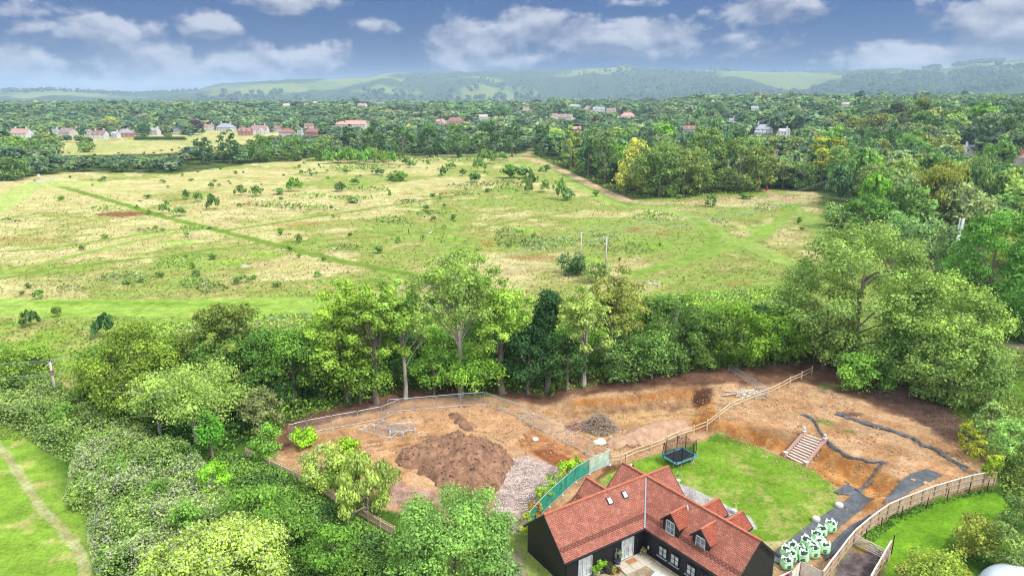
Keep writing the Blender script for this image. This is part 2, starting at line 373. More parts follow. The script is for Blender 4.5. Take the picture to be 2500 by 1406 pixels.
# mown grass ways
PG = C(152, 180, 82); PD = C(122, 154, 58)
for pts, w, c, k in [([(100, 446), (180, 464), (290, 496), (400, 530), (560, 570), (700, 605), (830, 637), (960, 662), (1080, 690)], 1.7, PD, .95),
                     ([(100, 446), (60, 462), (20, 488), (-60, 530)], 5.5, C(186, 204, 116), .9), ([(100, 446), (160, 452), (220, 452)], 6, C(190, 208, 118), .8),
                     ([(-60, 692), (130, 657), (250, 641), (400, 626), (520, 609), (640, 593)], 1.3, PD, .9),
                     ([(-60, 620), (150, 603), (300, 579), (430, 560), (520, 556)], 1.3, PD, .85), ([(-60, 690), (60, 655), (200, 620), (330, 588), (500, 556)], 1.4, PG, .9),
                     ([(560, 562), (700, 540), (900, 510), (1000, 495), (1100, 480), (1280, 455)], 1.5, PD, .85), ([(700, 592), (850, 583), (1000, 571), (1150, 560), (1280, 536), (1420, 512)], 1.2, PD, .75),
                     ([(-100, 748), (200, 752), (420, 752), (640, 748), (900, 742), (1100, 735)], 5.5, C(158, 192, 84), .9), ([(640, 745), (420, 742), (100, 738)], 1.2, C(132, 170, 62), .8),
                     ([(1890, 492), (1930, 498), (1965, 530), (2020, 575)], 2.6, C(158, 186, 92), .85), ([(1935, 500), (1900, 545), (1850, 580), (1790, 602), (1680, 632), (1540, 672)], 2.4, PG, .9),
                     ([(1290, 400), (1420, 460), (1500, 498), (1620, 512), (1700, 535), (1760, 575), (1830, 600), (1930, 645)], 3.0, C(166, 192, 96), .8),
                     ([(1700, 535), (1745, 570), (1740, 600), (1650, 650), (1540, 668)], 1.6, C(142, 174, 74), .8),
                     ([(1300, 385), (1350, 408), (1450, 462), (1540, 500)], 2.5, C(130, 170, 58), .8)]:
    TRK.append((pts, w)); paint(L_(pts) - w * 1.1, c, .7, 1.0, 1.5, k, rid=4, c2=c * 1.18, cs=1.5)
    if w > 2: paint(np.abs(L_(pts) - .75) - .12, C(196, 192, 128), .3, .3, 2, .35)
for x, y, w, h in [(285, 524, 52, 6), (330, 520, 30, 4)]: paint(E_(x, y, w, h), C(166, 92, 72), 1.2, 1.5, 1.5, .9, c2=C(140, 110, 80), cs=1.5)
for x, y, w, h in [(1300, 630, 66, 9), (1195, 590, 26, 6), (1410, 585, 12, 5), (1190, 600, 14, 5), (745, 545, 40, 4), (700, 550, 25, 3), (1550, 560, 26, 6), (850, 482, 30, 4), (1100, 470, 50, 5), (990, 472, 14, 3), (1170, 565, 20, 3), (1620, 570, 20, 6), (1800, 690, 34, 8), (2080, 500, 20, 5),
                   (160, 810, 10, 5), (60, 585, 90, 4), (430, 490, 20, 3), (1240, 455, 28, 4), (1870, 500, 20, 3), (600, 500, 30, 3)]:
    paint(E_(x, y, w, h), C(190, 134, 84), 1.5, 2.2, 1.6, .7, c2=C(170, 168, 84), cs=1.3)
for x, y, w, h in [(1090, 585, 40, 6), (1120, 615, 40, 9), (1280, 560, 50, 8), (1600, 600, 40, 8), (1450, 640, 40, 12), (350, 570, 50, 5), (440, 590, 50, 8), (1850, 560, 40, 10), (2000, 600, 25, 12), (560, 640, 40, 5), (640, 620, 40, 5)]:
    paint(E_(x, y, w, h), C(160, 206, 74), 2.5, 3, 3, .7)
for x, y, w, h in [(820, 607, 12, 2), (600, 648, 14, 3), (500, 692, 12, 3), (1080, 652, 10, 3), (1600, 690, 14, 4)]: paint(E_(x, y, w, h), C(236, 230, 214), .5, .8, 1, .8)
# tracks
SND = C(222, 186, 144); 
paint(L_([(1272, 378), (1300, 389), (1350, 407), (1420, 440), (1480, 470), (1530, 490), (1580, 497), (1660, 496), (1760, 490), (1860, 486), (1930, 485), (1990, 478)]) - 2.9, C(234, 204, 160), .5, .3, 2, 1, rid=3, c2=C(206, 178, 132), cs=2)
paint(L_([(1868, 462), (1885, 474), (1915, 486)]) - 1.4, SND, .5, .2, 2, 1, rid=3)
paint(sdf_poly(X, Y, Wp([(1890, 484), (1925, 480), (1960, 482), (1925, 496)])), SND, .6, .5, 2, 1, rid=3)
paint(L_([(140, 434), (118, 438), (88, 447)]) - 2.2, C(210, 206, 178), .6, .2, 2, 1, rid=3)
paint(L_([(2440, 842), (2475, 846), (2600, 852)]) - 1.2, C(196, 176, 150), .4, .2, 2, 1, rid=3)
paint(L_([(135, 928), (165, 938), (205, 955)]) - .9, C(206, 200, 130), .5, .3, 2, .8, rid=3)
paint(L_([(-20, 1075), (15, 1110), (55, 1170), (100, 1240), (150, 1290), (185, 1335), (205, 1375), (208, 1440)]) - .5, C(196, 200, 140), .15, .15, 1, .95, rid=3, c2=C(180, 180, 116), cs=1.5)
# building plot of bare earth
EARTH = [(640, 1125), (660, 1075), (715, 1040), (800, 1015), (880, 985), (950, 968), (1060, 950), (1180, 945), (1290, 960), (1400, 940), (1500, 912), (1650, 890), (1800, 880), (1950, 862), (2010, 880), (2070, 915), (2150, 940), (2260, 970), (2350, 1040), (2410, 1110), (2432, 1178),
         (2345, 1200), (2245, 1228), (2165, 1262), (2125, 1290), (2085, 1322), (2045, 1372), (2008, 1430), (1890, 1430), (1890, 1340), (2000, 1290), (2040, 1240), (2048, 1195), (1990, 1150), (1930, 1125), (1850, 1090), (1745, 1056), (1660, 1090), (1560, 1122), (1500, 1140), (1480, 1250), (1330, 1290), (1275, 1300), (1200, 1300), (1000, 1260), (800, 1200), (720, 1150), (650, 1135)]
paint(P_(EARTH), C(226, 184, 140), .35, .35, 1.2, 1, rid=2, c2=C(210, 162, 116), cs=2.2)
MB_ = C(120, 88, 74)
paint(P_([(640, 1100), (700, 1020), (900, 960), (1100, 935), (1290, 950), (1500, 905), (1950, 850), (2070, 905), (2300, 970), (2420, 1110), (2420, 1150), (2330, 1080), (2250, 1035), (2130, 990), (2000, 940), (1900, 935), (1740, 940), (1620, 945), (1500, 962), (1370, 985), (1290, 985), (1190, 962), (1010, 975), (940, 1000), (830, 1020), (740, 1060), (700, 1110)]), MB_, .8, 1.1, 2, .92, c2=C(146, 108, 86), cs=1.2)
ORG = C(228, 168, 102); ORG2 = C(212, 142, 78)
for q in ([(1385, 990), (1500, 972), (1620, 955), (1710, 946), (1712, 968), (1640, 975), (1520, 988), (1400, 1000)], [(1735, 965), (1750, 1010), (1740, 1040), (1700, 1048), (1690, 1020)],
          [(1735, 1032), (1840, 1050), (1925, 1075), (1925, 1105), (1840, 1085), (1735, 1054)], [(2010, 1082), (2084, 1120), (2164, 1150), (2205, 1185), (2165, 1230), (2110, 1250), (2048, 1195), (1975, 1140)]):
    paint(P_(q), ORG, .5, .5, 1, .95, c2=ORG2, cs=.8)
paint(P_([(1400, 1000), (1640, 985), (1700, 1000), (1690, 1025), (1560, 1035), (1450, 1030)]), C(226, 184, 128), .8, .7, 2, .9)
paint(P_([(1300, 1040), (1420, 1110), (1460, 1130), (1400, 1150), (1330, 1120), (1260, 1080)]), C(224, 160, 104), .8, .7, 2, .85, c2=C(190, 128, 84), cs=1)
paint(P_([(1330, 1090), (1420, 1130), (1400, 1152), (1370, 1165), (1320, 1125), (1290, 1100)]), C(168, 104, 68), .4, .6, 1, .85, c2=C(140, 84, 58), cs=.8)
paint(P_([(1000, 970), (1180, 965), (1260, 1000), (1280, 1060), (1180, 1050), (1010, 1020)]), C(222, 174, 130), .8, .8, 2, .9)
paint(P_([(1240, 1120), (1290, 1112), (1360, 1140), (1372, 1165), (1330, 1215), (1275, 1300), (1190, 1300), (1215, 1200)]), C(224, 202, 190), .4, .4, 1, 1, c2=C(196, 168, 156), cs=.5, rid=7)
paint(P_([(940, 1150), (1010, 1190), (1200, 1215), (1200, 1290), (980, 1250), (900, 1180)]), C(200, 164, 150), .6, .6, 1, .9, c2=C(170, 130, 112), cs=.8)
for pts in ([(900, 1090), (980, 1075), (1060, 1062)], [(900, 1080), (1000, 1068)], [(920, 1100), (1000, 1084)], [(1560, 1020), (1660, 1010), (1720, 1000)], [(1400, 1010), (1500, 1004)], [(800, 1060), (850, 1100)], [(830, 1052), (880, 1100)],
            [(1280, 1060), (1300, 1100)], [(1265, 1068), (1285, 1108)]):
    paint(L_(pts) - .1, C(140, 96, 70), .25, .25, .8, .7)
paint(P_([(1690, 948), (1738, 948), (1735, 985), (1700, 1000), (1690, 975)]), C(98, 66, 54), .5, .5, 1, .9)
paint(P_([(1500, 990), (1640, 985), (1690, 992), (1640, 1003), (1520, 1004)]), C(150, 112, 88), .6, .6, 1, .8, c2=C(180, 140, 104), cs=.8)
sub = P_(MOUND2_PX := [(1490, 1080), (1530, 1055), (1600, 1030), (1670, 1028), (1690, 1050), (1650, 1072), (1560, 1092), (1500, 1095)])
paint(sub, C(150, 104, 80), .6, .5, 1, .9, c2=C(178, 130, 98), cs=.6)
for x, y, w, h in [(2010, 1030, 30, 8), (2030, 1035, 14, 4), (2070, 1055, 14, 4), (2025, 940, 30, 8), (1160, 965, 60, 7), (1230, 990, 16, 4)]: paint(E_(x, y, w, h), C(132, 160, 72), .3, .7, .8, .7)
for x, y in [(2250, 1055), (1945, 1010), (1990, 960), (2100, 1010), (1860, 1010)]: paint(E_(x, y, 30, 8), C(206, 170, 122), .6, .8, 1, .7)
# lawns
LW1 = [(1485, 1150), (1560, 1123), (1660, 1091), (1742, 1058), (1850, 1090), (1930, 1125), (1990, 1150), (2047, 1192), (2040, 1240), (2000, 1287), (1940, 1312), (1890, 1322), (1860, 1320), (1700, 1230), (1480, 1250), (1400, 1250), (1420, 1200)]
paint(P_(LW1), C(148, 184, 66), .15, .18, 1, 1, rid=1, c2=C(186, 192, 104), cs=3, c2r=(.45, .66))
m_ = reg == 1; col[m_] = mixv(col[m_], C(112, 156, 44), ss(n4 * .6 + fbm(X, Y, .35, 2, 88) * .4, .5, .66)[m_] * .6)
paint(P_([(1452, 1175), (1500, 1150), (1540, 1140), (1520, 1130), (1480, 1138)]), C(128, 90, 62), .3, .3, 1, .9)
paint(P_([(1370, 1240), (1452, 1172), (1470, 1190), (1400, 1260)]), C(104, 76, 56), .2, .3, 1, .8)
LW2 = [(2100, 1300), (2140, 1285), (2200, 1255), (2300, 1222), (2430, 1198), (2475, 1230), (2440, 1290), (2330, 1290), (2300, 1340), (2400, 1420), (2500, 1500), (2150, 1500), (2172, 1360)]
paint(P_(LW2), C(140, 192, 56), .2, .3, 1, 1, rid=1, c2=C(178, 206, 70), cs=4, c2r=(.5, .68))
m_ = reg == 1; col[m_] = mixv(col[m_], C(112, 172, 30), ss(n4, .5, .66)[m_] * .35)
paint(P_([(2418, 930), (2470, 905), (2540, 900), (2540, 1080), (2490, 1070), (2440, 1020)]), C(122, 164, 66), .4, .3, 1, 1, rid=1)
paint(P_([(2092, 1318), (2168, 1352), (2130, 1430), (2020, 1440), (2050, 1372)]), C(150, 134, 132), .2, .2, 1, 1, rid=7, c2=C(124, 108, 104), cs=.7)
paint(P_([(2090, 1318), (2130, 1332), (2110, 1350), (2075, 1345)]), C(176, 152, 84), .3, .3, 1, .8)
paint(P_([(1360, 1440), (1380, 1372), (1574, 1290), (1830, 1440), (1830, 1560), (1300, 1560)]), C(208, 190, 158), .1, 0, 1, 1, rid=8, c2=C(186, 166, 134), cs=.6)
paint(P_([(1270, 1340), (1290, 1420), (1380, 1440), (1340, 1500), (1200, 1500), (1200, 1380)]), C(196, 178, 150), .3, .2, 1, 1, rid=8)
paint(P_([(1655, 1178), (1688, 1190), (1832, 1262), (1850, 1290), (1800, 1300), (1650, 1215)]), C(214, 208, 202), .05, 0, 1, 1, rid=6)
col *= (.80 + .40 * fbm(X, Y * 1.7, 3.2, 3, 91))[:, None] * (1 + (n4 - .5) * .25)[:, None]
# relief and ruts
rough = (reg == 2) | (reg == 7)
Z = Z + np.where(rough, (n4 - .5) * .22 + (n3 - .5) * .35, 0) + np.where(reg == 0, (n3 - .5) * .35 * ss(Y, 60, 100) + (n2 - .5) * .5, 0)
Z = Z + np.where(reg == 1, (n4 - .5) * .03 , 0) + np.where((reg == 8) | (reg == 6), .02, 0)
RN = {0: ('ground', 'structure'), 1: ('lawn', 'structure'), 2: ('bare_earth', 'structure'), 3: ('path', 'structure'), 4: ('mown_path', 'structure'), 5: ('field', 'structure'), 6: ('patio', 'structure'), 7: ('gravel', 'structure'), 8: ('courtyard', 'structure')}
idx = np.arange(nr * nc).reshape(nr, nc)
FQ = np.stack([idx[:-1, :-1], idx[:-1, 1:], idx[1:, 1:], idx[1:, :-1]], -1).reshape(-1, 4)
fr = reg[FQ[:, 0]]; V3 = np.stack([X, Y, Z], 1)
for r_, (nm, kd) in RN.items():
    f = FQ[fr == r_]
    if not len(f): continue
    u, inv = np.unique(f.ravel(), return_inverse=True)
    link(nm, raw_mesh(nm, V3[u], inv, 4, col[u], 'col', smooth=True), LAND)['kind'] = kd
del FQ, V3
# ---------------------------------------------------------------- the downs on the horizon
RIDGE = [(-900, 226), (-300, 229), (0, 224), (60, 227), (130, 223), (250, 230), (400, 231), (470, 226), (540, 208), (700, 199), (900, 191), (950, 180), (1100, 178), (1250, 177), (1400, 173), (1530, 164), (1560, 169), (1700, 172), (1850, 177), (2060, 180), (2150, 173), (2280, 172), (2370, 161), (2440, 156), (2500, 152), (2800, 150), (3300, 170)]
rd = [pxdir(*p) for p in RIDGE]; raz = [math.atan2(d[0], d[1]) for d in rd]
DR = 7000.0
def ridge_h(az):
    e = np.interp(az, raz, [d[2] / math.hypot(d[0], d[1]) for d in rd]); return CH + DR * e
def hill_z(az, D):
    Hr = ridge_h(az) + (fbm(az * 60, 0 * az, 1, 3, 3) - .5) * 8
    spur = (fbm(az * 16, D / 2500, 1, 3, 9) - .5); s0 = 4300 + spur * 1900 - 700 * ss(az, .25, .55); prof = ss(D, s0, DR) ** .9
    back = 1 - .55 * ss(D, DR + 300, DR + 3500)
    return -6 + (Hr + 6) * prof * back + ss(D, s0, DR) * (1 - ss(D, DR - 900, DR)) * (fbm(az * 40, D / 500, 1, 4, 19) - .5) * 46
HA, HD = np.meshgrid(np.linspace(-1.0, 1.0, 900), np.concatenate([np.linspace(2900, 7300, 190), np.linspace(7400, 13000, 24)]), indexing='ij')
ha = HA.ravel(); hd = HD.ravel(); hzv = hill_z(ha, hd); hx = hd * np.sin(ha); hy = hd * np.cos(ha)
fieldn = vn(ha * 26 + fbm(ha * 8, hd / 900, 1, 2, 5) * 2, hd / 420, 71); wn = fbm(hx, hy, 700, 5, 33)
hc = mixv(np.tile(C(128, 148, 96), (len(ha), 1)), C(160, 160, 112), ss(fieldn, .62, .8) * (1 - ss(hzv, 20, 70))); hc = mixv(hc, C(168, 182, 100), ss(fieldn, .2, .4) * .6)
woodm = ss(wn + .22 * (1 - ss(hzv, 10, 110)) + .22 * ss(ha, .30, .5) * (1 - ss(hzv, 150, 210)), .52, .6)
hc = mixv(hc, C(84, 106, 76), woodm * .95)
hzv = hzv + woodm * (6 + 9 * fbm(hx, hy, 38, 2, 4))
nA, nD = HA.shape; idx = np.arange(nA * nD).reshape(nA, nD)
FQ = np.stack([idx[:-1, :-1], idx[1:, :-1], idx[1:, 1:], idx[:-1, 1:]], -1).reshape(-1, 4)
link('hills', raw_mesh('hills', np.stack([hx, hy, hzv], 1), FQ, 4, hc, 'col', smooth=True), LAND)['kind'] = 'structure'
# ---------------------------------------------------------------- haze over the valley
hb = MB().box((0, 5500, 150), (26000, 19000, 330)); ho = hb.build('haze', None)
m, t, o_ = new_mat('haze_air'); pv = nn(t, 'ShaderNodeVolumePrincipled'); pv.inputs['Density'].default_value = HAZE = 1.1e-4
pv.inputs['Color'].default_value = (.56, .74, .92, 1); t.links.new(pv.outputs[0], o_.inputs['Volume']); ho.data.materials.append(m); ho['kind'] = 'stuff'
# ================================================================ VEGETATION
RG = np.random.default_rng(7)
BARK = mat('bark', (.20, .165, .13), .9, .35, 2.0, bump=.4, stretch=(1, 1, .3))
BARKP = mat('pale_bark', (.34, .30, .25), .9, .3, 2.0, stretch=(1, 1, .3))
STY = dict(round=(26, .50, .80, .26, .40, .8), dome=(46, .62, .86, .20, .30, .8), cone=(30, .35, .8, .22, .34, .9), spread=(24, .45, .9, .22, .36, .38), sparse=(80, .22, .92, .15, .25, .8),
           droop=(30, .5, .9, .18, .30, 1.1), bush=(20, .45, .78, .28, .45, .8), col=(20, .3, .7, .3, .45, 1.3), giant=(120, .68, .93, .13, .23, .85), full=(54, .60, .88, .19, .32, .8), tuft=(26, .3, .9, .12, .24, 1.5))
def crown(rng, w, h, z0, style='round', leaf=.35, dens=1.6, core=True, flower=0.0, nmax=26000):
    nl, p0, p1, r0, r1, flat = STY[style]; a = w / 2; b = (h - z0) / 2; zc = (z0 + h) / 2
    d = rng.normal(size=(nl, 3)); d /= np.linalg.norm(d, axis=1)[:, None]
    d[:, 2] = np.where(d[:, 2] < -.55, -d[:, 2], d[:, 2]) if style not in ('bush', 'droop', 'full', 'giant') else d[:, 2]
    rr = rng.uniform(p0, p1, nl)[:, None]; P = d * rr * [a, a, b]
    if style in ('full', 'giant'): P[:, 2] = np.where(P[:, 2] < 0, P[:, 2] * 1.12, P[:, 2]); P[:, :2] *= np.where(P[:, 2:3] < 0, 1.12, 1.0)
    if style == 'cone': t = (P[:, 2] / b + 1) / 2; P[:, :2] *= (1.15 - t)[:, None] * 1.1
    if style in ('round', 'dome', 'sparse') and b > a * 1.05: t = (P[:, 2] / b + 1) / 2; P[:, :2] *= (.80 + .34 * np.sin(np.pi * np.clip(t, 0, 1) ** .9))[:, None]
    lr = a * rng.uniform(r0, r1, nl); lv = rng.random(nl)
    area = 4 * math.pi * (a * b + a * a) / 2
    n = int(np.clip(dens * area / leaf ** 2, 60, nmax)); li = rng.choice(nl, n, p=lr ** 2 / (lr ** 2).sum())
    e = rng.normal(size=(n, 3)); e /= np.linalg.norm(e, axis=1)[:, None]; e[:, 2] = np.where((e[:, 2] < -.35) & (rng.random(n) < .75), -e[:, 2], e[:, 2])
    rad = (rng.random(n) ** .35)[:, None] * lr[li][:, None] * (1 + .18 * rng.normal(size=(n, 1)))
    Q = P[li] + e * rad * [1, 1, flat]
    N = e + .45 * rng.normal(size=(n, 3)) + [0, 0, .25]
    if style in ('tuft', 'droop'): N[:, 2] *= .3
    v = .45 * lv[li] + .55 * rng.random(n)
    if flower: v = np.where((rng.random(n) < flower) & (e[:, 2] > -.1), 1.8, v)
    V, v = cards(rng, Q, N, leaf * rng.uniform(.45, 1.0, n) ** 1 * (1 + .6 * (rng.random(n) < .2)) * 1.15, v, 2.0 if style in ('tuft', 'droop') else 1.25)
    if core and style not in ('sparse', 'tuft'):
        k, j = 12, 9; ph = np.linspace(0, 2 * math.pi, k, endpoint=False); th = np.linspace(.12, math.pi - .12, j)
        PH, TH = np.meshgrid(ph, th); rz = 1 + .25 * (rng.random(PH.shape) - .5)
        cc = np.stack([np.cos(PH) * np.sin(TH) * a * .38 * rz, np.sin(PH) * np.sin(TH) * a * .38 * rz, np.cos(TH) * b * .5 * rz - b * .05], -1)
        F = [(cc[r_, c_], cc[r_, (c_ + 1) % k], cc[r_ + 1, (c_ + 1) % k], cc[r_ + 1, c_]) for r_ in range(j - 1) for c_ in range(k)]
        cv = np.array(F).reshape(-1, 3); V = np.vstack([V, cv]); v = np.concatenate([v, np.full(len(cv), .25)])  # added inner blob blocks light through the crown; inner shade set in its darker tone
    V = V + [0, 0, zc]; V[:, 2] = np.maximum(V[:, 2], .02)
    return V, v, P + [0, 0, zc]
def cards(rng, Q, N, s, v, asp=1.25):
    N = N / (np.linalg.norm(N, axis=1)[:, None] + 1e-9); r = rng.normal(size=N.shape)
    if asp > 1.6: r = r * .35 + [0, 0, 1]
    T = r - N * (r * N).sum(1)[:, None]; T /= np.linalg.norm(T, axis=1)[:, None] + 1e-9; B = np.cross(N, T)
    s = np.asarray(s)[:, None]; h1 = T * s * .5 * asp; h2 = B * s * .42
    V = np.stack([Q + h1, Q + h2 * 1.0, Q - h1, Q - h2], 1).reshape(-1, 3)
    return V, np.repeat(v, 4)
def leaf_mesh(name, V, v): return raw_mesh(name, V, np.arange(len(V)), 4, v, 'v')
def trunk_mb(rng, h, z0, lobes, w, nlimb=10, r=None, top=.72):
    mb = MB(); r = r or h * .022; lean = rng.normal(0, .03, 2) * h
    pts = [(0, 0, -.3)] + [(lean[0] * t ** 2 + rng.normal(0, .006) * h, lean[1] * t ** 2 + rng.normal(0, .006) * h, h * t) for t in (.12, .3, .5, top)]
    mb.tube(pts, [r * 1.35, r * 1.0, r * .8, r * .55, r * .22], 7)
    for k in rng.permutation(len(lobes))[:nlimb]:
        L = lobes[k]; t = np.clip((L[2] / h) * rng.uniform(.45, .8), .14, .66); s = np.array([lean[0] * t ** 2, lean[1] * t ** 2, h * t])
        mid = (s + L) / 2 + [0, 0, (-.04 + .1 * rng.random()) * h * 0.4]; q = s + (L - s) * .25 + [0, 0, .02 * h]
        rr = r * .42 * rng.uniform(.6, 1.1); mb.tube([s, q, mid, L], [rr, rr * .8, rr * .55, rr * .22], 5)
        for _ in range(2):
            e = L + rng.normal(0, .07, 3) * w; mb.tube([mid, (mid + e) / 2 + rng.normal(0, .02, 3) * w, e], [rr * .45, rr * .3, rr * .12], 4)
    return mb
KL = .98
def LC(r_, g_, b, k=1.0): return tuple(c * k for c in lin(r_, g_, b, KL)) + (1,)
GREENS = dict(mid=(116, 150, 82), dark=(84, 116, 70), light=(150, 176, 96), olive=(140, 150, 84), yellow=(178, 186, 92), blue=(100, 136, 96), vdark=(62, 92, 60), bright=(140, 190, 60), pale=(160, 176, 120), purple=(92, 70, 88), brown=(136, 124, 84), fresh=(126, 172, 66))
def shade_of(c, rng, j=.10): k = 1 + rng.uniform(-j, j); q = rng.uniform(-.06, .06); return (c[0] * k * (1 + q), c[1] * k, c[2] * k * (1 - q), 1)
NEARN = [0]
def tree(px, by, top, wpx, colr, style, label, z0=.18, leaf=None, dens=1.5, limbs=10, bark=None, flower=0, name='broadleaf_tree', cat='tree', trunk=True, group=None, p=None, depth=1.0, core=False, r=None):
    """a tree rooted where the land is seen at (px, by), as tall as it shows at `top`, as wide as wpx photo pixels"""
    p = gp(px, by) if p is None else p; m = mpp(p); h = ztop(p, top); w = wpx * m * (1.25 if 880 < by < 1100 and px < 1950 and wpx > 70 else 1) * (1.2 if style == 'sparse' and 890 < by < 1000 else 1) * ((1.0 if wpx > 200 and px > 1900 else .86) if style == 'full' else 1); z0 = z0 * .6 if wpx > 70 else z0; NEARN[0] += 1
    rng = np.random.default_rng(1000 + int(px) * 7 + int(by))
    leaf = leaf or float(np.clip(m * 4.6, .2, 1.0))
    V, v, L = crown(rng, w, h, h * z0, style, leaf, dens * (1.3 if style == 'sparse' else 1.2), core, flower, 46000 if style == 'giant' else 26000)
    V[:, 1] *= depth
    c = GREENS[colr] if isinstance(colr, str) else colr
    if trunk:
        t = thing(name, label, cat, tuple(p), group)
        o = link('crown', leaf_mesh('crown', V, v), LEAF, t); trunk_mb(rng, h, z0, L, w, limbs, r).build('trunk', bark or BARK, t)
    else:
        t = o = tag(link(name, leaf_mesh(name, V, v), LEAF, None, tuple(p)), label, cat, group)
    o.color = shade_of(LC(*c), rng, .04); t.rotation_euler.z = 0
    return t
# --- tree belt behind the plot (west to east)
T = tree
T(350, 1010, 800, 250, (128, 156, 66), 'full', 'wide olive-green ash at the west end of the tree belt', z0=.02, limbs=14)
T(260, 985, 842, 120, (120, 150, 66), 'round', 'low leafy ash flanking the widest olive ash on its meadow side', z0=.08)
T(425, 985, 812, 130, (118, 146, 60), 'round', 'dark-topped tree between the olive ash and the slender-topped one', z0=.1)
T(480, 1085, 878, 250, (160, 188, 100), 'sparse', 'pale green ash with bare drooping branches in front of the belt', z0=.12, dens=1.0, limbs=30, bark=BARKP)
T(395, 1075, 905, 120, (152, 180, 96), 'sparse', 'smaller pale ash leaning west beside the big drooping pale ash', z0=.15, dens=1.0, limbs=22, bark=BARKP)
T(520, 1130, 985, 90, (110, 170, 62), 'col', 'ivy-clad stump column of bright green leaves under the pale ash', z0=.0, limbs=4)
T(575, 990, 722, 120, (132, 150, 76), 'sparse', 'slender tree whose small round head rises above the belt', z0=.52, dens=1.6, limbs=16)
T(545, 985, 800, 130, (108, 144, 66), 'round', 'mid-green tree under the slender round-headed one', z0=.1)
T(640, 990, 775, 140, (104, 142, 66), 'round', 'bushy green tree just east of the slender round-headed one', z0=.1)
T(720, 995, 790, 150, (108, 146, 64), 'round', 'broad dark-stemmed tree over the west corner of the mesh fence', z0=.2, limbs=12)
T(640, 1060, 945, 110, (140, 148, 92), 'sparse', 'thin greyish shrubby tree with dead twigs above the timber fence', z0=.05, dens=1.9, limbs=18, bark=BARKP)
T(655, 1125, 1040, 95, (128, 172, 74), 'bush', 'rounded green bush overhanging the low timber fence', z0=.0, limbs=4)
T(790, 985, 800, 110, (128, 160, 66), 'round', 'yellowish-green tree in front of the tall pair of poplars', z0=.08)
T(850, 980, 675, 120, (148, 180, 76), 'sparse', 'tall light-green tree, western of the tall pair with bare stems', z0=.2, dens=2.0, limbs=22, bark=BARK)
T(920, 985, 668, 110, (142, 176, 76), 'sparse', 'tall light-green tree in the middle of the tall bare-stemmed trees', z0=.22, dens=2.0, limbs=22)
T(990, 975, 665, 82, (158, 188, 88), 'sparse', 'tall narrow pale tree on a clean brown trunk behind the mesh fence', z0=.4, dens=1.9, limbs=18, bark=BARKP, r=.3)
T(880, 985, 850, 150, (126, 160, 66), 'round', 'low yellow-green understorey tree beneath the tall bare-stemmed trees', z0=.05)
T(1125, 968, 602, 165, (146, 172, 88), 'sparse', 'tallest thin-crowned ash with a forked bare trunk', z0=.42, dens=1.15, limbs=34, bark=BARKP, r=.36)
T(1060, 965, 840, 90, (122, 164, 70), 'round', 'small green tree in the gap west of the tallest ash', z0=.05)
T(1225, 962, 645, 118, (160, 192, 84), 'sparse', 'light-green leafy ash leaning against the tallest one', z0=.22, dens=1.9, limbs=22)
T(1160, 968, 860, 130, (132, 176, 70), 'round', 'bright understorey tree at the foot of the tallest ash', z0=.03)
T(1335, 955, 682, 130, (66, 98, 58), 'cone', 'very dark green conical tree in the middle of the belt', z0=.03, dens=1.9)
T(1290, 962, 790, 120, (72, 104, 60), 'round', 'dark ivy-green tree west of the dark conical one', z0=.03)
T(1385, 950, 820, 100, (78, 112, 62), 'round', 'dark green tree east of the dark conical one', z0=.03)
T(1425, 942, 690, 100, (164, 188, 104), 'sparse', 'pale thin tree showing its white stems beside the dark cone', z0=.25, dens=1.5, limbs=26, bark=BARKP)
T(1492, 905, 652, 112, (146, 156, 84), 'sparse', 'olive feathery-topped tree behind the pale thin one', z0=.3, dens=1.7, limbs=24)
T(1520, 935, 810, 130, (118, 154, 84), 'bush', 'grey-green sycamore shrub east of the pale thin tree', z0=.02)
T(1590, 925, 790, 130, (116, 152, 80), 'bush', 'leafy sycamore hanging over the brown terrace', z0=.02)
T(1640, 902, 697, 170, (98, 132, 68), 'full', 'big dark domed sycamore behind the brown terrace', z0=.03, dens=1.9)
T(1715, 898, 730, 130, (106, 138, 70), 'full', 'dark tree joined to the big domed sycamore on its east side', z0=.03)
T(1800, 895, 735, 140, (120, 158, 62), 'full', 'fresh green maple above the row of metal barriers', z0=.02, dens=1.8)
T(1890, 890, 745, 140, (124, 162, 62), 'full', 'fresh green maple next to the giant pale-topped ash', z0=.02, dens=1.8)
T(1900, 890, 850, 60, (128, 170, 66), 'bush', 'small bright shrub drooping onto the dark soil', z0=.0, trunk=False, name='shrub', cat='shrub')
T(2080, 895, 542, 350, (148, 174, 96), 'giant', 'giant pale-topped domed ash overlooking the plot', z0=.05, dens=2.0, limbs=16)
T(2010, 900, 640, 170, (138, 156, 84), 'full', 'west shoulder tree under the giant pale ash', z0=.02, dens=1.7)
T(2270, 950, 672, 300, (142, 172, 92), 'giant', 'second giant ash, stepping down east of the pale-topped one', z0=.04, dens=2.0, limbs=14)
T(2310, 985, 790, 240, (134, 164, 92), 'giant', 'grey-green ash overhanging the brushwood and dark soil', z0=.1, dens=1.8, limbs=16, bark=BARKP)
T(2180, 950, 800, 160, (112, 148, 76), 'round', 'mid-green tree filling the hollow between the two giant ashes', z0=.03)
T(2085, 958, 858, 120, (132, 176, 80), 'bush', 'low light-green elder bush beside the rail fence end', z0=.0, trunk=False, name='shrub', cat='shrub')
T(2150, 962, 870, 100, (128, 170, 76), 'bush', 'second light-green elder bush along the soil edge', z0=.0, trunk=False, name='shrub', cat='shrub')
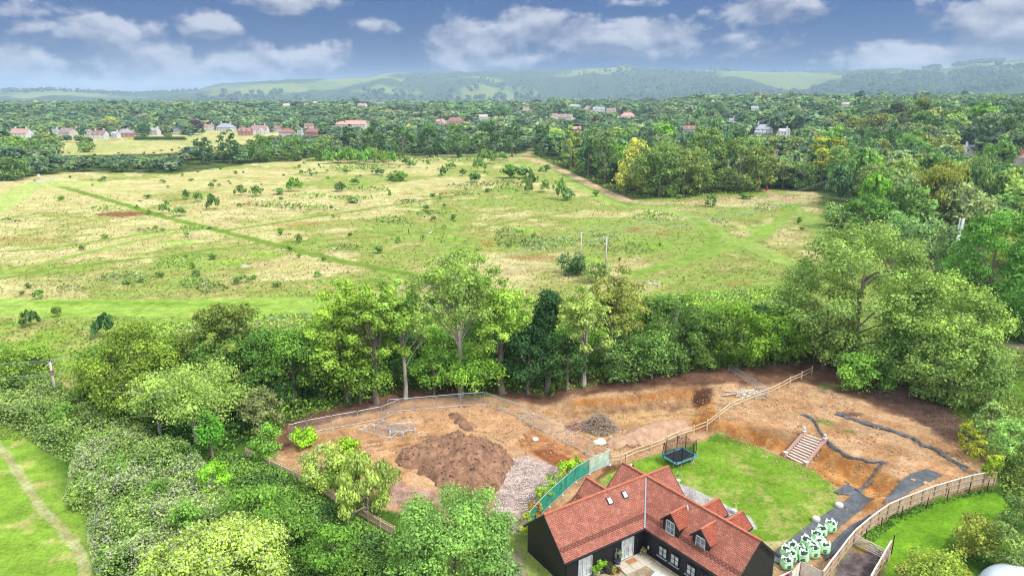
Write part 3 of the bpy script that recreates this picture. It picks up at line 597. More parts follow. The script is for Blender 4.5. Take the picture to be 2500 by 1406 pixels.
# --- darker trees behind the giants
T(2400, 800, 500, 210, (112, 158, 72), 'giant', 'tall layered dark-green tree behind the phone mast', z0=.02, dens=1.9)
T(2500, 830, 560, 200, (104, 150, 70), 'full', 'dark leafy tree at the plot corner beyond the phone mast', z0=.02, dens=1.8)
T(2470, 760, 455, 180, (150, 172, 96), 'round', 'pale feathery tree above the dark layered ones', z0=.1)
T(2560, 900, 600, 220, (98, 140, 66), 'dome', 'dark tree at the far east end of the lane', z0=.02)
T(2350, 760, 655, 120, (86, 128, 66), 'round', 'dark undertree behind the phone mast base', z0=.02)
T(2260, 700, 520, 150, (136, 166, 110), 'bush', 'grey-green willow north of the phone mast', z0=.02)
T(2180, 640, 500, 110, (132, 166, 100), 'bush', 'pale rounded willow beyond the giant ash', z0=.02)
T(2045, 556, 490, 100, (134, 162, 96), 'bush', 'rounded grey willow at the meadow corner', z0=.0)
T(2110, 580, 470, 100, (104, 148, 72), 'round', 'fresh green tree behind the corner willow', z0=.02)
T(2130, 520, 400, 110, (128, 148, 92), 'round', 'tall ash beside the white roadside pole cage', z0=.05, bark=BARKP)
T(2265, 540, 395, 170, (146, 156, 78), 'droop', 'broad weeping olive lime tree', z0=.03)
T(2400, 520, 395, 170, (120, 146, 84), 'droop', 'wide drooping lime tree east of the olive one', z0=.03)
# --- lower slope and garden
T(570, 1445, 1292, 300, (176, 198, 98), 'dome', 'large yellow-flowering lime bush at the bottom of the slope', z0=.0, dens=2.0, limbs=8, flower=.12)
T(420, 1470, 1330, 170, (166, 192, 94), 'dome', 'yellow-green bush joined to the large lime bush, thicket side', z0=.0, dens=1.8, flower=.1)
T(1110, 1432, 1205, 300, (134, 170, 86), 'dome', 'large glossy green tree in front of the black barn house', z0=.05, dens=2.1, limbs=14)
T(1010, 1440, 1275, 130, (124, 162, 80), 'round', 'leafy flank tree against the large glossy one', z0=.0)
T(1215, 1460, 1300, 110, (126, 160, 92), 'round', 'small lighter tree touching the barn gable', z0=.0)
T(745, 1092, 1040, 66, (160, 208, 62), 'bush', 'bright lime-green bush at the mesh fence corner', z0=.0, dens=1.9)
T(850, 1108, 1070, 62, (160, 204, 66), 'bush', 'bright lime-green bush inside the plot near the fallen panels', z0=.0, dens=1.9)
T(790, 1195, 1090, 130, (176, 200, 100), 'bush', 'pale flowering elder on the plot side of the timber fence', z0=.0, dens=1.9, flower=.1)
T(900, 1265, 1110, 170, (170, 186, 98), 'droop', 'pale olive hawthorn with trailing branches over the fence', z0=.0, dens=1.9, limbs=20, bark=BARKP)
T(850, 1200, 1120, 120, (132, 168, 70), 'round', 'greener hawthorn between the elder and the trailing one', z0=.0)
T(470, 1330, 1215, 90, (122, 160, 74), 'bush', 'green bush in the bramble thicket above the lime bush', z0=.0, trunk=False, name='shrub', cat='shrub')
T(640, 1310, 1170, 170, (118, 156, 66), 'bush', 'broad dark willow scrub below the timber fence', z0=.0, dens=1.8)
T(700, 1370, 1235, 150, (112, 150, 66), 'bush', 'second broad scrub bush between lime bush and fence', z0=.0, dens=1.8)
T(820, 1410, 1290, 150, (110, 150, 62), 'bush', 'low willow scrub beside the large glossy tree', z0=.0)
T(530, 1215, 1120, 80, (152, 206, 66), 'bush', 'vivid green bush at the foot of the pale ash', z0=.0, trunk=False, name='shrub', cat='shrub')
T(60, 945, 852, 130, (134, 168, 72), 'bush', 'rounded tree beside the wooden power pole', z0=.0)
T(-20, 920, 835, 90, (100, 150, 76), 'bush', 'dark bush at the western edge behind the power pole tree', z0=.0)
T(258, 828, 762, 66, (92, 130, 76), 'tuft', 'dark feathery willow standing alone by the belt', z0=.0, trunk=False, name='shrub', cat='shrub')
T(75, 798, 756, 48, (100, 130, 72), 'tuft', 'dark green willow shrub on the bright grass ride', z0=.0, trunk=False, name='shrub', cat='shrub')
T(143, 775, 748, 26, (122, 150, 72), 'tuft', 'little willow shrub east of the dark one on the ride', z0=.0, trunk=False, name='shrub', cat='shrub')
T(97, 730, 706, 28, (110, 150, 66), 'bush', 'small round shrub just north of the bright ride', z0=.0, trunk=False, name='shrub', cat='shrub')
# garden edge, east
T(2350, 1115, 1010, 40, (158, 168, 64), 'bush', 'yellow-leaved shrub heading the east garden edge', z0=.0, trunk=False, name='shrub', cat='shrub')
T(2375, 1145, 1050, 44, (164, 170, 66), 'bush', 'yellow-leaved shrub halfway down the east garden edge', z0=.0, trunk=False, name='shrub', cat='shrub')
T(2415, 1180, 1095, 50, (160, 182, 64), 'bush', 'yellow-green shrub at the end of the close-board fence', z0=.0, trunk=False, name='shrub', cat='shrub')
T(2405, 1085, 975, 80, (150, 176, 104), 'round', 'pale green small tree behind the yellow shrubs', z0=.05)
T(2450, 1140, 1020, 90, (152, 190, 104), 'round', 'light green tree above the close-board fence end', z0=.05)
T(2500, 1190, 1060, 90, (110, 142, 76), 'round', 'dark small tree on the eastern garden boundary', z0=.0)
T(2400, 1000, 880, 90, (120, 150, 84), 'round', 'mid-green tree shading the strip of lawn', z0=.03)
T(2470, 1290, 1215, 90, (120, 144, 78), 'bush', 'dark rough hedge bush at the lawn corner', z0=.0, trunk=False, name='shrub', cat='shrub')
T(2370, 1360, 1255, 120, (158, 168, 82), 'bush', 'wide weedy bush with rusty patches on the small lawn', z0=.0, trunk=False, name='shrub', cat='shrub')
T(2450, 1400, 1275, 110, (136, 158, 84), 'bush', 'grey-green flowering bush behind the white dome', z0=.0, flower=.06, trunk=False, name='shrub', cat='shrub')
T(2270, 1440, 1350, 160, (146, 168, 74), 'bush', 'low yellow-green weeds at the bottom of the small lawn', z0=.0, trunk=False, name='shrub', cat='shrub')
for i, (px, by, tp, w_, c, lb) in enumerate([(1295, 1310, 1245, 30, (170, 180, 70), 'yellowish laurel nearest the barn gable in the fence hedge'), (1318, 1262, 1218, 34, (176, 150, 76), 'orange-tinged shrub in the hedge by the green netting'),
        (1340, 1225, 1180, 36, (140, 176, 66), 'green laurel beside the darkest netting panels'), (1368, 1195, 1155, 38, (146, 184, 64), 'green laurel in the middle of the netting hedge'),
        (1395, 1170, 1125, 34, (160, 196, 62), 'lime laurel behind the pale netting panel'), (1418, 1150, 1108, 26, (166, 200, 66), 'tallest lime laurel at the top of the netting hedge')]):
    T(px - 12, by + 4, tp - 3, w_ * 1.35, c, 'bush', lb, z0=.0, trunk=False, name='shrub', cat='shrub', group='laurels along the green netting')
# --- edge of the wood by the sandy track
M = [(1394, 412, 305, 66, (150, 174, 86), 'round', 'light-topped lime tree at the bend of the sandy track'), (1320, 385, 300, 50, 'dark', 'round', 'dark tree over the dark tunnel of the track'), (1436, 432, 330, 62, 'dark', 'col', 'dark dense tree just beyond the light-topped lime'),
     (1476, 448, 318, 84, (104, 130, 80), 'round', 'grey-green oak west of the yellow chestnut'), (1552, 470, 325, 112, (196, 200, 104), 'dome', 'yellow flowering sweet chestnut by the track'),
     (1524, 474, 395, 50, (190, 196, 100), 'bush', 'low yellow chestnut bough beside the track'), (1610, 482, 335, 160, (122, 148, 84), 'dome', 'broad grey-green oak in front of the yellow chestnut'), (1668, 480, 345, 140, (136, 150, 84), 'dome', 'olive-topped oak joined to the broad oak'),
     (1700, 478, 400, 80, (110, 140, 78), 'bush', 'low dark maple at the foot of the oaks'), (1720, 470, 290, 110, (128, 150, 86), 'round', 'tall oak rising behind the olive-topped one'), (1800, 470, 330, 130, (126, 146, 84), 'dome', 'speckled broad tree below the white house'),
     (1850, 468, 345, 100, (136, 150, 82), 'round', 'olive tree below the white house drive'), (1910, 462, 385, 80, (140, 156, 110), 'sparse', 'thin pale tree beside the red bin'), (1960, 466, 390, 90, (100, 130, 78), 'round', 'dark tree above the track junction'),
     (2000, 455, 320, 110, (164, 170, 74), 'spread', 'golden-green layered tree above the track junction'), (2060, 470, 335, 110, (124, 154, 90), 'round', 'green tree with two bare forked trunks'), (1755, 440, 320, 80, 'blue', 'round', 'blue-green tree between the tall oak and speckled tree'),
     (1250, 383, 292, 60, 'dark', 'dome', 'dark tree closing the tall row beside the track tunnel'), (1190, 384, 292, 74, 'dark', 'dome', 'second dark tree of the tall row from the tunnel'), (1120, 385, 296, 76, (100, 132, 76), 'dome', 'third dark tree of the tall row from the tunnel'),
     (1050, 385, 300, 76, 'dark', 'dome', 'fourth dark tree of the tall row from the tunnel'), (985, 388, 298, 70, (96, 128, 74), 'dome', 'fifth dark tree of the tall row from the tunnel'), (915, 390, 302, 76, 'dark', 'dome', 'sixth dark tree of the tall row, by the willow clump'), (855, 392, 298, 50, 'vdark', 'round', 'darkest narrow tree ending the tall row'),
     (560, 398, 312, 62, 'dark', 'round', 'dark spiky tree standing above the village hedge'), (500, 402, 332, 60, 'dark', 'round', 'dark tree beside the spiky one in the hedge'), (640, 396, 330, 76, (110, 146, 76), 'dome', 'domed green tree in front of the red roofs'), (720, 394, 330, 76, (114, 148, 80), 'dome', 'domed green tree nearest the red-roofed barn'), (790, 392, 335, 70, 'mid', 'dome', 'domed tree behind the pale willow clump'),
     (45, 385, 330, 76, (132, 166, 76), 'dome', 'round bright oak at the west end of the hedge'), (118, 385, 316, 82, (116, 148, 84), 'dome', 'round oak beside the bright one before the village'), (210, 372, 341, 46, (126, 160, 76), 'dome', 'small domed tree on the pale village field'), (30, 440, 385, 110, (108, 136, 76), 'dome', 'dense dark bush behind the white notice board'), (128, 345, 305, 10, 'dark', 'col', 'narrow dark tree among the western cottages'),
     (354, 331, 300, 32, (84, 120, 84), 'dome', 'dark round tree between brick house and white cottage'), (479, 322, 293, 38, 'purple', 'dome', 'copper beech between the white cottage and long white house'), (205, 340, 300, 28, 'blue', 'cone', 'dark conifer between the cottage rows'), (270, 318, 285, 44, 'yellow', 'dome', 'yellow-green tree behind the village cottages'), (390, 312, 288, 50, 'light', 'dome', 'light green tree behind the white cottage'),
     (1225, 300, 256, 54, (110, 146, 96), 'dome', 'isolated smooth domed oak beyond the tall row'), (1105, 290, 275, 40, 'vdark', 'spread', 'dark spreading tree by the brown hipped roof'), (1455, 330, 280, 46, (104, 104, 78), 'round', 'brownish copper tree below the stone mansion'), (1590, 312, 282, 56, (66, 84, 60), 'spread', 'dark layered cedar in the middle of the wood'), (1748, 300, 245, 46, (86, 118, 80), 'round', 'tall rounded dark tree rising over the wood'), (1524, 285, 262, 22, 'purple', 'col', 'purple beech beside the stone mansion'),
     (1465, 272, 262, 14, 'purple', 'round', 'small purple tree against the stone mansion'), (2240, 320, 232, 62, (112, 130, 76), 'round', 'tallest dark tree on the eastern skyline'), (2180, 330, 240, 60, (92, 104, 76), 'round', 'dark tree left of the skyline giant'.replace('left', 'west')), (2130, 350, 275, 80, (128, 136, 80), 'round', 'brown-green oak below the skyline giants'), (2140, 400, 305, 100, (96, 130, 76), 'dome', 'dark oak in front of the brown-green one'),
     (2220, 420, 320, 100, (118, 156, 86), 'dome', 'fresh oak halfway along the east wood'), (2370, 280, 240, 60, (84, 112, 84), 'spread', 'lone dark parkland tree beyond the wood'), (2310, 400, 325, 76, (150, 160, 96), 'round', 'pale brownish lime near the chimneyed white house'), (2420, 440, 340, 110, (118, 150, 80), 'dome', 'green dome near the red east roof'), (1735, 505, 474, 34, (110, 146, 84), 'dome', 'lone round hawthorn beside the sandy track')]
for px, by, tp, w_, c, st, lb in M: T(px, by, tp, w_, c, 'full' if st in ('dome', 'round') and by > 370 else st, lb, z0=.0, dens=1.6, limbs=5)
T(1400, 672, 622, 96, (88, 118, 70), 'bush', 'dark rounded thicket bush at the foot of the meadow poles', z0=.0, trunk=False, name='shrub', cat='shrub')
T(1455, 690, 640, 70, (134, 156, 84), 'bush', 'olive bush beside the dark thicket at the meadow poles', z0=.0, trunk=False, name='shrub', cat='shrub')
# --- shrubs and saplings scattered on the meadow
SH = [(720, 468, 434, 36, 'tuft'), (590, 478, 455, 30, 'tuft'), (628, 480, 453, 32, 'tuft'), (522, 512, 478, 42, 'tuft'), (456, 488, 463, 18, 'tuft'), (484, 493, 467, 24, 'tuft'), (400, 522, 500, 30, 'tuft'), (438, 528, 504, 30, 'tuft'), (682, 475, 458, 30, 'bush'),
      (830, 468, 442, 26, 'bush'), (866, 452, 434, 22, 'tuft'), (975, 442, 416, 38, 'bush'), (955, 440, 420, 24, 'bush'), (1083, 430, 406, 20, 'tuft'), (1168, 420, 390, 40, 'tuft'), (1190, 400, 365, 50, 'tuft'), (1222, 392, 372, 34, 'tuft'), (1160, 445, 419, 26, 'bush'), (1245, 436, 403, 44, 'bush'), (1278, 436, 402, 38, 'bush'),
      (1297, 458, 422, 30, 'tuft'), (1293, 474, 446, 24, 'tuft'), (1368, 488, 438, 36, 'tuft'), (1386, 490, 458, 32, 'bush'), (1330, 470, 440, 24, 'sparse'), (952, 484, 465, 14, 'cone'), (1057, 483, 470, 14, 'bush'), (862, 496, 482, 32, 'bush'), (1041, 516, 500, 14, 'tuft'), (934, 545, 536, 8, 'bush'), (520, 634, 616, 16, 'bush'), (707, 614, 598, 16, 'bush'),
      (686, 575, 558, 16, 'bush'), (855, 580, 566, 10, 'bush'), (973, 594, 580, 14, 'tuft'), (1032, 584, 573, 12, 'bush'), (1304, 580, 567, 12, 'bush'), (1078, 598, 584, 6, 'cone'), (925, 619, 600, 22, 'bush'), (676, 702, 684, 20, 'bush'), (620, 682, 670, 16, 'bush'), (597, 680, 670, 10, 'bush'), (471, 656, 640, 14, 'bush'), (70, 704, 690, 14, 'bush'),
      (55, 722, 708, 12, 'bush'), (150, 490, 477, 14, 'bush'), (361, 485, 472, 16, 'bush'), (257, 582, 570, 16, 'bush'), (512, 560, 552, 14, 'bush'), (342, 493, 488, 8, 'bush'), (363, 524, 511, 12, 'bush'), (467, 444, 434, 12, 'bush'), (517, 460, 446, 16, 'tuft'), (255, 442, 430, 14, 'tuft'), (1950, 548, 530, 12, 'bush'), (1957, 563, 553, 14, 'bush'),
      (1480, 624, 596, 10, 'col'), (1512, 640, 626, 6, 'bush'), (1100, 412, 398, 26, 'tuft'), (1130, 430, 412, 18, 'tuft'), (990, 402, 388, 22, 'tuft'), (1005, 410, 392, 22, 'tuft'), (1045, 405, 393, 10, 'tuft'), (845, 425, 412, 14, 'tuft'), (910, 418, 405, 12, 'tuft'), (1320, 425, 410, 16, 'tuft'), (1335, 420, 402, 18, 'bush'),
      (1455, 480, 464, 20, 'bush'), (1660, 486, 474, 16, 'bush'), (1820, 486, 470, 30, 'bush'), (1190, 470, 460, 14, 'bush'), (760, 430, 420, 12, 'bush'), (1250, 418, 404, 20, 'bush'), (925, 428, 412, 30, 'tuft'), (575, 425, 417, 12, 'bush')]
for i in range(16):
    SH.append((800 + i * 10.5, 398 + 3 * math.sin(i * 1.7) + (3 if i % 3 == 0 else 0), 364 + 4 * math.sin(i) + abs(i - 8) * .9, 30, 'tuft'))
rs = random.Random(5); shl = []
for k in range(100):
    x = rs.choice([rs.uniform(20, 1800), rs.uniform(700, 1200), rs.uniform(200, 900)]); y = rs.uniform(400, 700) if rs.random() < .45 else rs.uniform(392, 450) + max(0, (760 - x)) * .03
    if x > 1350 and y < 505: continue
    s = (y - 234) / 300 * rs.uniform(8, 17); SH.append((x, y, y - s * rs.uniform(.7, 1.1), s, rs.choice(['bush', 'tuft', 'bush', 'sparse'])))

BLX = [200, 600, 720, 950, 1180, 1290, 1500, 1700, 1960]; BLY = [1000, 1035, 1000, 965, 950, 955, 912, 892, 878]
UC = [(104, 146, 62), (86, 124, 60), (124, 166, 70), (74, 108, 58), (112, 152, 72), (132, 170, 70)]
ORD12 = 'first second third fourth fifth sixth seventh eighth ninth tenth eleventh twelfth thirteenth fourteenth fifteenth sixteenth seventeenth eighteenth nineteenth twentieth twenty-first twenty-second twenty-third twenty-fourth twenty-fifth twenty-sixth twenty-seventh twenty-eighth twenty-ninth thirtieth thirty-first thirty-second thirty-third thirty-fourth thirty-fifth thirty-sixth thirty-seventh thirty-eighth thirty-ninth fortieth'.split()
for i, px in enumerate(range(225, 1960, 48)):
    by = float(np.interp(px, BLX, BLY)) - 14 - (i * 7) % 9
    T(px + (i * 13) % 17, by, by - 62 - (i * 29) % 44, 74 + (i * 31) % 30, UC[(i * 5) % 6], 'bush', f'leafy understorey bush, {ORD12[i]} from the west along the tree belt', z0=.0, trunk=False, name='understorey_shrub', cat='shrub', group='understorey bushes of the tree belt', dens=1.5)
for i, (px, tp) in enumerate([(300, 828), (500, 812), (600, 830), (680, 815), (760, 835), (1040, 880), (1080, 900), (1290, 830), (1380, 800), (1450, 812), (1560, 770), (1680, 745), (1760, 742), (1850, 748), (1930, 742), (800, 775), (900, 765), (960, 790), (1085, 800), (1185, 770), (1262, 755), (1420, 760)]):
    by = float(np.interp(px, BLX, BLY)) - 62
    T(px, by, tp, 125, UC[(i * 7 + 2) % 6], 'round', f'leafy tree, {ORD12[i]} from the west in the hidden meadow-side row of the belt', z0=.0, limbs=6)

for i, (px, by, tp, w_, c, lb) in enumerate([(300, 1180, 1118, 80, (128, 168, 76), 'green mound bush in the upper bramble slope'), (390, 1235, 1170, 90, (112, 150, 70), 'dark bush amid the flowering brambles'), (250, 1105, 1050, 90, (136, 168, 80), 'bush where brambles meet the olive ash shade'),
        (180, 1040, 985, 80, (120, 156, 72), 'bush just below the timber power pole'), 
        (540, 1345, 1280, 80, (116, 152, 70), 'dark bush above the big lime bush'), (330, 1330, 1275, 80, (150, 178, 96), 'pale bramble mound near the bend of the small footpath'), (270, 1380, 1335, 70, (146, 176, 90), 'low pale mound beside the small footpath end'),
        (760, 1330, 1262, 90, (108, 146, 66), 'scrub bush between fence and glossy tree'), (200, 1240, 1195, 60, (144, 172, 88), 'small bush on the bramble edge beside the footpath'), (450, 1145, 1080, 90, (98, 136, 62), 'shaded bush under the drooping ash')]):
    T(px, by, tp, w_, c, 'bush', lb, z0=.0, trunk=False, name='shrub', cat='shrub', core=False)
ONES = 'first second third fourth fifth sixth seventh eighth ninth tenth eleventh twelfth thirteenth fourteenth fifteenth sixteenth seventeenth eighteenth nineteenth'.split()
TENS = 'twenty thirty forty fifty sixty seventy eighty ninety'.split()
def ordn(n):
    if n < 20: return ONES[n - 1]
    if n >= 100: return ('one hundred and ' + ordn(n - 100)) if n > 100 else 'hundredth'
    t, o = divmod(n, 10); return (TENS[t - 2][:-1] + 'ieth') if o == 0 else TENS[t - 2] + '-' + ONES[o - 1]
SPROTO = {}
for st in ('bush', 'tuft', 'cone', 'col', 'sparse'):
    for k in range(3):
        V, v, L = crown(np.random.default_rng(50 + k), 1.0, 1.0, 0, st, .10, 1.7, st == 'bush', nmax=1800); SPROTO[(st, k)] = leaf_mesh('shrub_foliage', V, v); SPROTO[(st, k)].materials.append(LEAF)
SH.sort(key=lambda s: s[0]); bands = {}
for i, (px, by, tp, w_, st) in enumerate(SH):
    p = gp(px, by); m = mpp(p); h = ztop(p, tp); b = 'near the village hedge' if by < 430 else 'in the far meadow' if by < 480 else 'in the middle meadow' if by < 560 else 'in the near meadow'
    bands[b] = bands.get(b, 0) + 1; rng = np.random.default_rng(i)
    kind = 'sapling_tree' if h < 2.2 else 'shrub'
    c = [(122, 152, 84), (106, 138, 74), (134, 166, 84), (140, 172, 100), (116, 160, 64)][i % 5]; cn = ['mid-green', 'dark green', 'light green', 'grey-green', 'fresh green'][i % 5]
    if 800 <= px <= 960 and 393 < by < 403 and w_ == 30: c = (132, 176, 84); cn = 'light green'; kind = 'willow_shrub'
    o = link(kind, SPROTO[(st, i % 3)], None, None, tuple(p)); o.scale = (w_ * m * 1.2, w_ * m * 1.2, h * 1.08); o.rotation_euler.z = i * 1.3; o.color = shade_of(LC(*c), rng, .08)
    shp = {'bush': 'rounded', 'tuft': 'feathery', 'cone': 'pointed', 'col': 'upright', 'sparse': 'thin'}[st]
    tag(o, f'{shp} {cn} {kind.split("_")[0]} {b}, {ordn(bands[b])} from the western edge', kind if kind != 'sapling_tree' else 'young tree', 'shrubs scattered over the meadow')
# ---------------------------------------------------------------- the wood, tree by tree
HOUSES = [(55, 337, 52, 'terraced', 'white', 'orange'), (134, 332, 26, 'gable', 'white', 'grey'), (168, 334, 44, 'gable', 'cream', 'browngrey'), (217, 332, 18, 'gable', 'cream', 'grey'), (246, 339, 38, 'gable', 'white', 'darkred'), (284, 338, 22, 'gable', 'white', 'palegrey'),
          (308, 335, 40, 'hip', 'brick', 'grey'), (380, 330, 26, 'gable', 'white', 'palegrey'), (438, 329, 25, 'gable', 'cream', 'darkgrey'), (512, 319, 24, 'gable', 'white', 'brown'), (553, 320, 50, 'hip', 'white', 'slate'), (600, 331, 34, 'gable', 'brick', 'red'),
          (636, 327, 44, 'gable', 'white', 'red'), (682, 323, 26, 'gable', 'white', 'red'), (702, 334, 42, 'hip', 'cream', 'darkred'), (734, 331, 14, 'gable', 'white', 'slate'), (763, 332, 38, 'hip', 'brick', 'darkred'), (755, 316, 24, 'gable', 'cream', 'darkred'), (835, 312, 30, 'hip', 'cream', 'pink'),
          (870, 312, 60, 'terraced', 'cream', 'pink'), (1112, 303, 46, 'hip', 'brick', 'darkred'), (1076, 305, 24, 'gable', 'cream', 'pink'), (1180, 293, 24, 'gable', 'cream', 'palegrey'), (1284, 272, 18, 'gable', 'white', 'red'), (1404, 264, 36, 'hip', 'stone', 'stone'), (1437, 270, 26, 'hip', 'stone', 'browngrey'),
          (1462, 274, 34, 'gable', 'white', 'slate'), (1492, 277, 26, 'gable', 'stone', 'brown'), (1352, 290, 22, 'gable', 'cream', 'red'), (1380, 294, 40, 'gable', 'cream', 'browngrey'), (1408, 325, 24, 'gable', 'brick', 'pink'), (1532, 290, 40, 'hip', 'cream', 'pink'), (1682, 325, 32, 'gable', 'cream', 'brown'),
          (1786, 302, 16, 'gable', 'white', 'slate'), (1862, 326, 46, 'hip', 'white', 'slate'), (1850, 336, 18, 'gable', 'white', 'slate'), (1912, 334, 30, 'gable', 'white', 'palegrey'), (1842, 272, 20, 'gable', 'white', 'slate'), (2366, 382, 34, 'gable', 'white', 'slate'), (2500, 405, 44, 'hip', 'cream', 'brown'), (2063, 262, 22, 'gable', 'cream', 'stone'), (1888, 386, 20, 'gable', 'cream', 'palegrey'),
          (930, 256, 20, 'gable', 'white', 'pink'), (885, 262, 26, 'gable', 'white', 'pink'), (700, 262, 18, 'gable', 'white', 'stone'), (1010, 252, 16, 'gable', 'cream', 'brown')]
HP = [(gp(h[0], h[1]), h) for h in HOUSES]
MEAD = [g(*p) for p in [(-1200, 540), (-200, 470), (0, 440), (160, 424), (420, 424), (620, 400), (770, 386), (1120, 380), (1268, 374), (1290, 374), (1480, 466), (1560, 489), (1900, 462), (2010, 470), (2060, 590), (2180, 690), (2400, 830), (2550, 870), (2800, 1100), (3000, 2200), (-1500, 2200)]]
FLD = [[g(*p) for p in q] for q in ([(170, 354), (260, 350), (420, 340), (560, 326), (640, 328), (560, 350), (300, 376), (150, 372)],)]
HEDGEF = [g(*p) for p in [(-1200, 540), (-200, 470), (0, 440), (160, 424), (420, 424), (620, 400), (770, 386), (780, 376), (620, 385), (420, 400), (160, 400), (0, 415), (-1200, 480)]]
cand = []
rn = np.random.default_rng(99)
y = 215.0
while y < 4700:
    s = 12 if y < 480 else 16.5 if y < 900 else 20 if y < 1500 else 27 if y < 2500 else 38
    xs = np.arange(-.80 * y - 60, .80 * y + 60, s) + rn.uniform(-.42, .42, len(np.arange(-.80 * y - 60, .80 * y + 60, s))) * s
    yy = y + rn.uniform(-.42, .42, len(xs)) * s
    cand.append(np.stack([xs, yy, np.full(len(xs), s)], 1)); y += s
cand = np.vstack(cand); cx_, cy_, cs_ = cand.T
ok = sdf_poly(cx_, cy_, MEAD, 400) > np.where((cx_ > 0) & (cy_ > 270), 7.5, 3.0)
for q in FLD: ok &= sdf_poly(cx_, cy_, q, 60) > 2
hed = sdf_poly(cx_, cy_, HEDGEF, 60) < 4
for p, h in HP:
    wv = h[2] * mpp(p) / 2 + 2.5; ok &= ~((np.abs(cx_ - p[0] * cy_ / p[1]) < wv) & (cy_ > p[1] - 38 - .07 * p[1]) & (cy_ < p[1] + 9))
openf = fbm(cx_, cy_ * 1.0, 260, 3, 61); op2 = fbm(cx_, cy_, 60, 3, 62)
ok &= ~((cy_ > 1500) & (openf > .54)) & ~((cy_ > 620) & (cy_ <= 1500) & (op2 > .62))
# keep clear of the trees placed one by one
TP = np.array([gp(q[0], q[1])[:2] for q in M]); TP = np.vstack([TP, [gp(2045, 556)[:2], gp(2110, 580)[:2], gp(2180, 640)[:2], gp(2130, 520)[:2], gp(2265, 540)[:2], gp(2400, 520)[:2], gp(2260, 700)[:2], gp(2350, 760)[:2]]])
TW = np.array([q[3] for q in M] + [100] * 8) * np.array([mpp((a, b, 0)) for a, b in TP]) / 2
for (a, b), tw in zip(TP, TW): ok &= ~((np.hypot(cx_ - a, cy_ - b) < min(tw, 14) * .8) | ((np.abs(cx_ - a * cy_ / b) < tw * .75) & (cy_ < b) & (cy_ > b - 30)))
cand = cand[ok]; hed = hed[ok]; cx_, cy_, cs_ = cand.T
zz_ = hgt(cx_, cy_); N_ = len(cand)
hts = np.where(hed, rn.uniform(4.5, 7.5, N_), rn.uniform(10, 18, N_) * np.where(cx_ > .05 * cy_, 1.12, .85)); hts = np.where(cy_ > 1500, hts * 1.15, hts); hts = np.where((rn.random(N_) < .05) & ~hed, hts * 1.3, hts)
lowv = (cx_ < 0) & (cy_ > 480) & (cy_ < 780) & ~hed; hts = np.where(lowv, hts * .62, hts)
pxx = 1250 + FOC * cx_ / (cy_ * CP + CH * SP)
for a_0, a_1, pyl, yl in ((140, 450, 380, 640), (450, 640, 358, 720)):
    d_ = pxdir(300, pyl); zl = CH + cy_ * d_[2] / d_[1] - zz_; s_ = (pxx > a_0) & (pxx < a_1) & (cy_ < yl); hts = np.where(s_, np.minimum(hts, np.maximum(zl, 1.5)), hts)
for p, h in HP:
    wv = h[2] * mpp(p) / 2 + 3; sel_ = (np.abs(cx_ - p[0] * cy_ / p[1]) < wv + 5) & (cy_ < p[1] - 8) & (cy_ > 240)
    zl = CH + cy_ / p[1] * (p[2] + 1.0 - CH) - zz_; hts = np.where(sel_, np.minimum(hts, np.maximum(zl + .5, 1.0)), hts)
wds = np.where(hed, rn.uniform(1.1, 1.5, N_) * 7, cs_ * rn.uniform(.95, 1.4, N_)); wds = np.minimum(wds, hts * 1.6)
pal = ['mid', 'dark', 'light', 'olive', 'blue', 'vdark', 'fresh', 'pale', 'brown', 'yellow', 'purple']; pw = np.array([26, 24, 12, 9, 14, 5, 8, 6, .8, 1, .5]); pw /= pw.sum()
ci = rn.choice(len(pal), N_, p=pw); cname = dict(mid='mid-green', dark='dark green', light='light green', olive='olive', blue='bluish-green', vdark='very dark', fresh='fresh green', pale='pale green', brown='brownish', yellow='yellow-green', purple='purple')
stl = ['full', 'dome', 'cone', 'spread', 'round', 'full', 'col']; si = rn.choice(len(stl), N_, p=[.3, .3, .06, .06, .12, .12, .04])
pxs = wds * FOC / np.maximum(cy_, 1) * hts ** .5
PROTO = {}
for st in set(stl):
    for k in range(3):
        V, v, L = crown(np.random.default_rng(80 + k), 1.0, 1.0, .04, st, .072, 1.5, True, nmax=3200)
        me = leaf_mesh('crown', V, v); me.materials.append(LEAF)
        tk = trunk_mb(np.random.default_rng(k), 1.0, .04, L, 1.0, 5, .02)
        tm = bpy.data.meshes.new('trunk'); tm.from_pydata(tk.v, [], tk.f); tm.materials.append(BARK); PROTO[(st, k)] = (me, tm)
_, vpy, _ = proj(cx_, cy_, zz_ + hts); vpx = proj(cx_, cy_, zz_)[0]
infr = (vpx > -60) & (vpx < 2560)
order = np.argsort(-pxs * infr); NIND = 300 - (NEARN[0] - 70)
ind = np.zeros(N_, bool); ind[order[:max(0, NIND)]] = True
def region(k):
    if cx_[k] < cy_[k] * .02: return 'in the village hedge belt' if hed[k] or cy_[k] < 560 else 'among the village gardens'
    return 'in the track-side wood' if cy_[k] < 400 else 'in the middle wood' if cy_[k] < 520 else 'in the upper wood'
cnt = {}
for k in sorted(np.where(ind)[0], key=lambda k: cx_[k] / cy_[k]):
    r_ = region(k); cnt[r_] = cnt.get(r_, 0) + 1; st = stl[si[k]]
    shp = dict(full='bushy', round='rounded', dome='domed', cone='pointed', spread='layered', col='narrow')[st]
    t = thing('hedge_tree' if hed[k] else 'woodland_tree', f'{cname[pal[ci[k]]]} {shp} tree, {ordn(cnt[r_])} from the west {r_}', 'tree', (cx_[k], cy_[k], zz_[k]), 'trees ' + r_[3:])
    me, tm = PROTO[(st, int(k) % 3)]; o = link('crown', me, None, t); o.color = shade_of(LC(*GREENS[pal[ci[k]]]), rn, .1); link('trunk', tm, None, t)
    t.scale = (wds[k], wds[k], hts[k]); t.rotation_euler.z = float(k % 7)
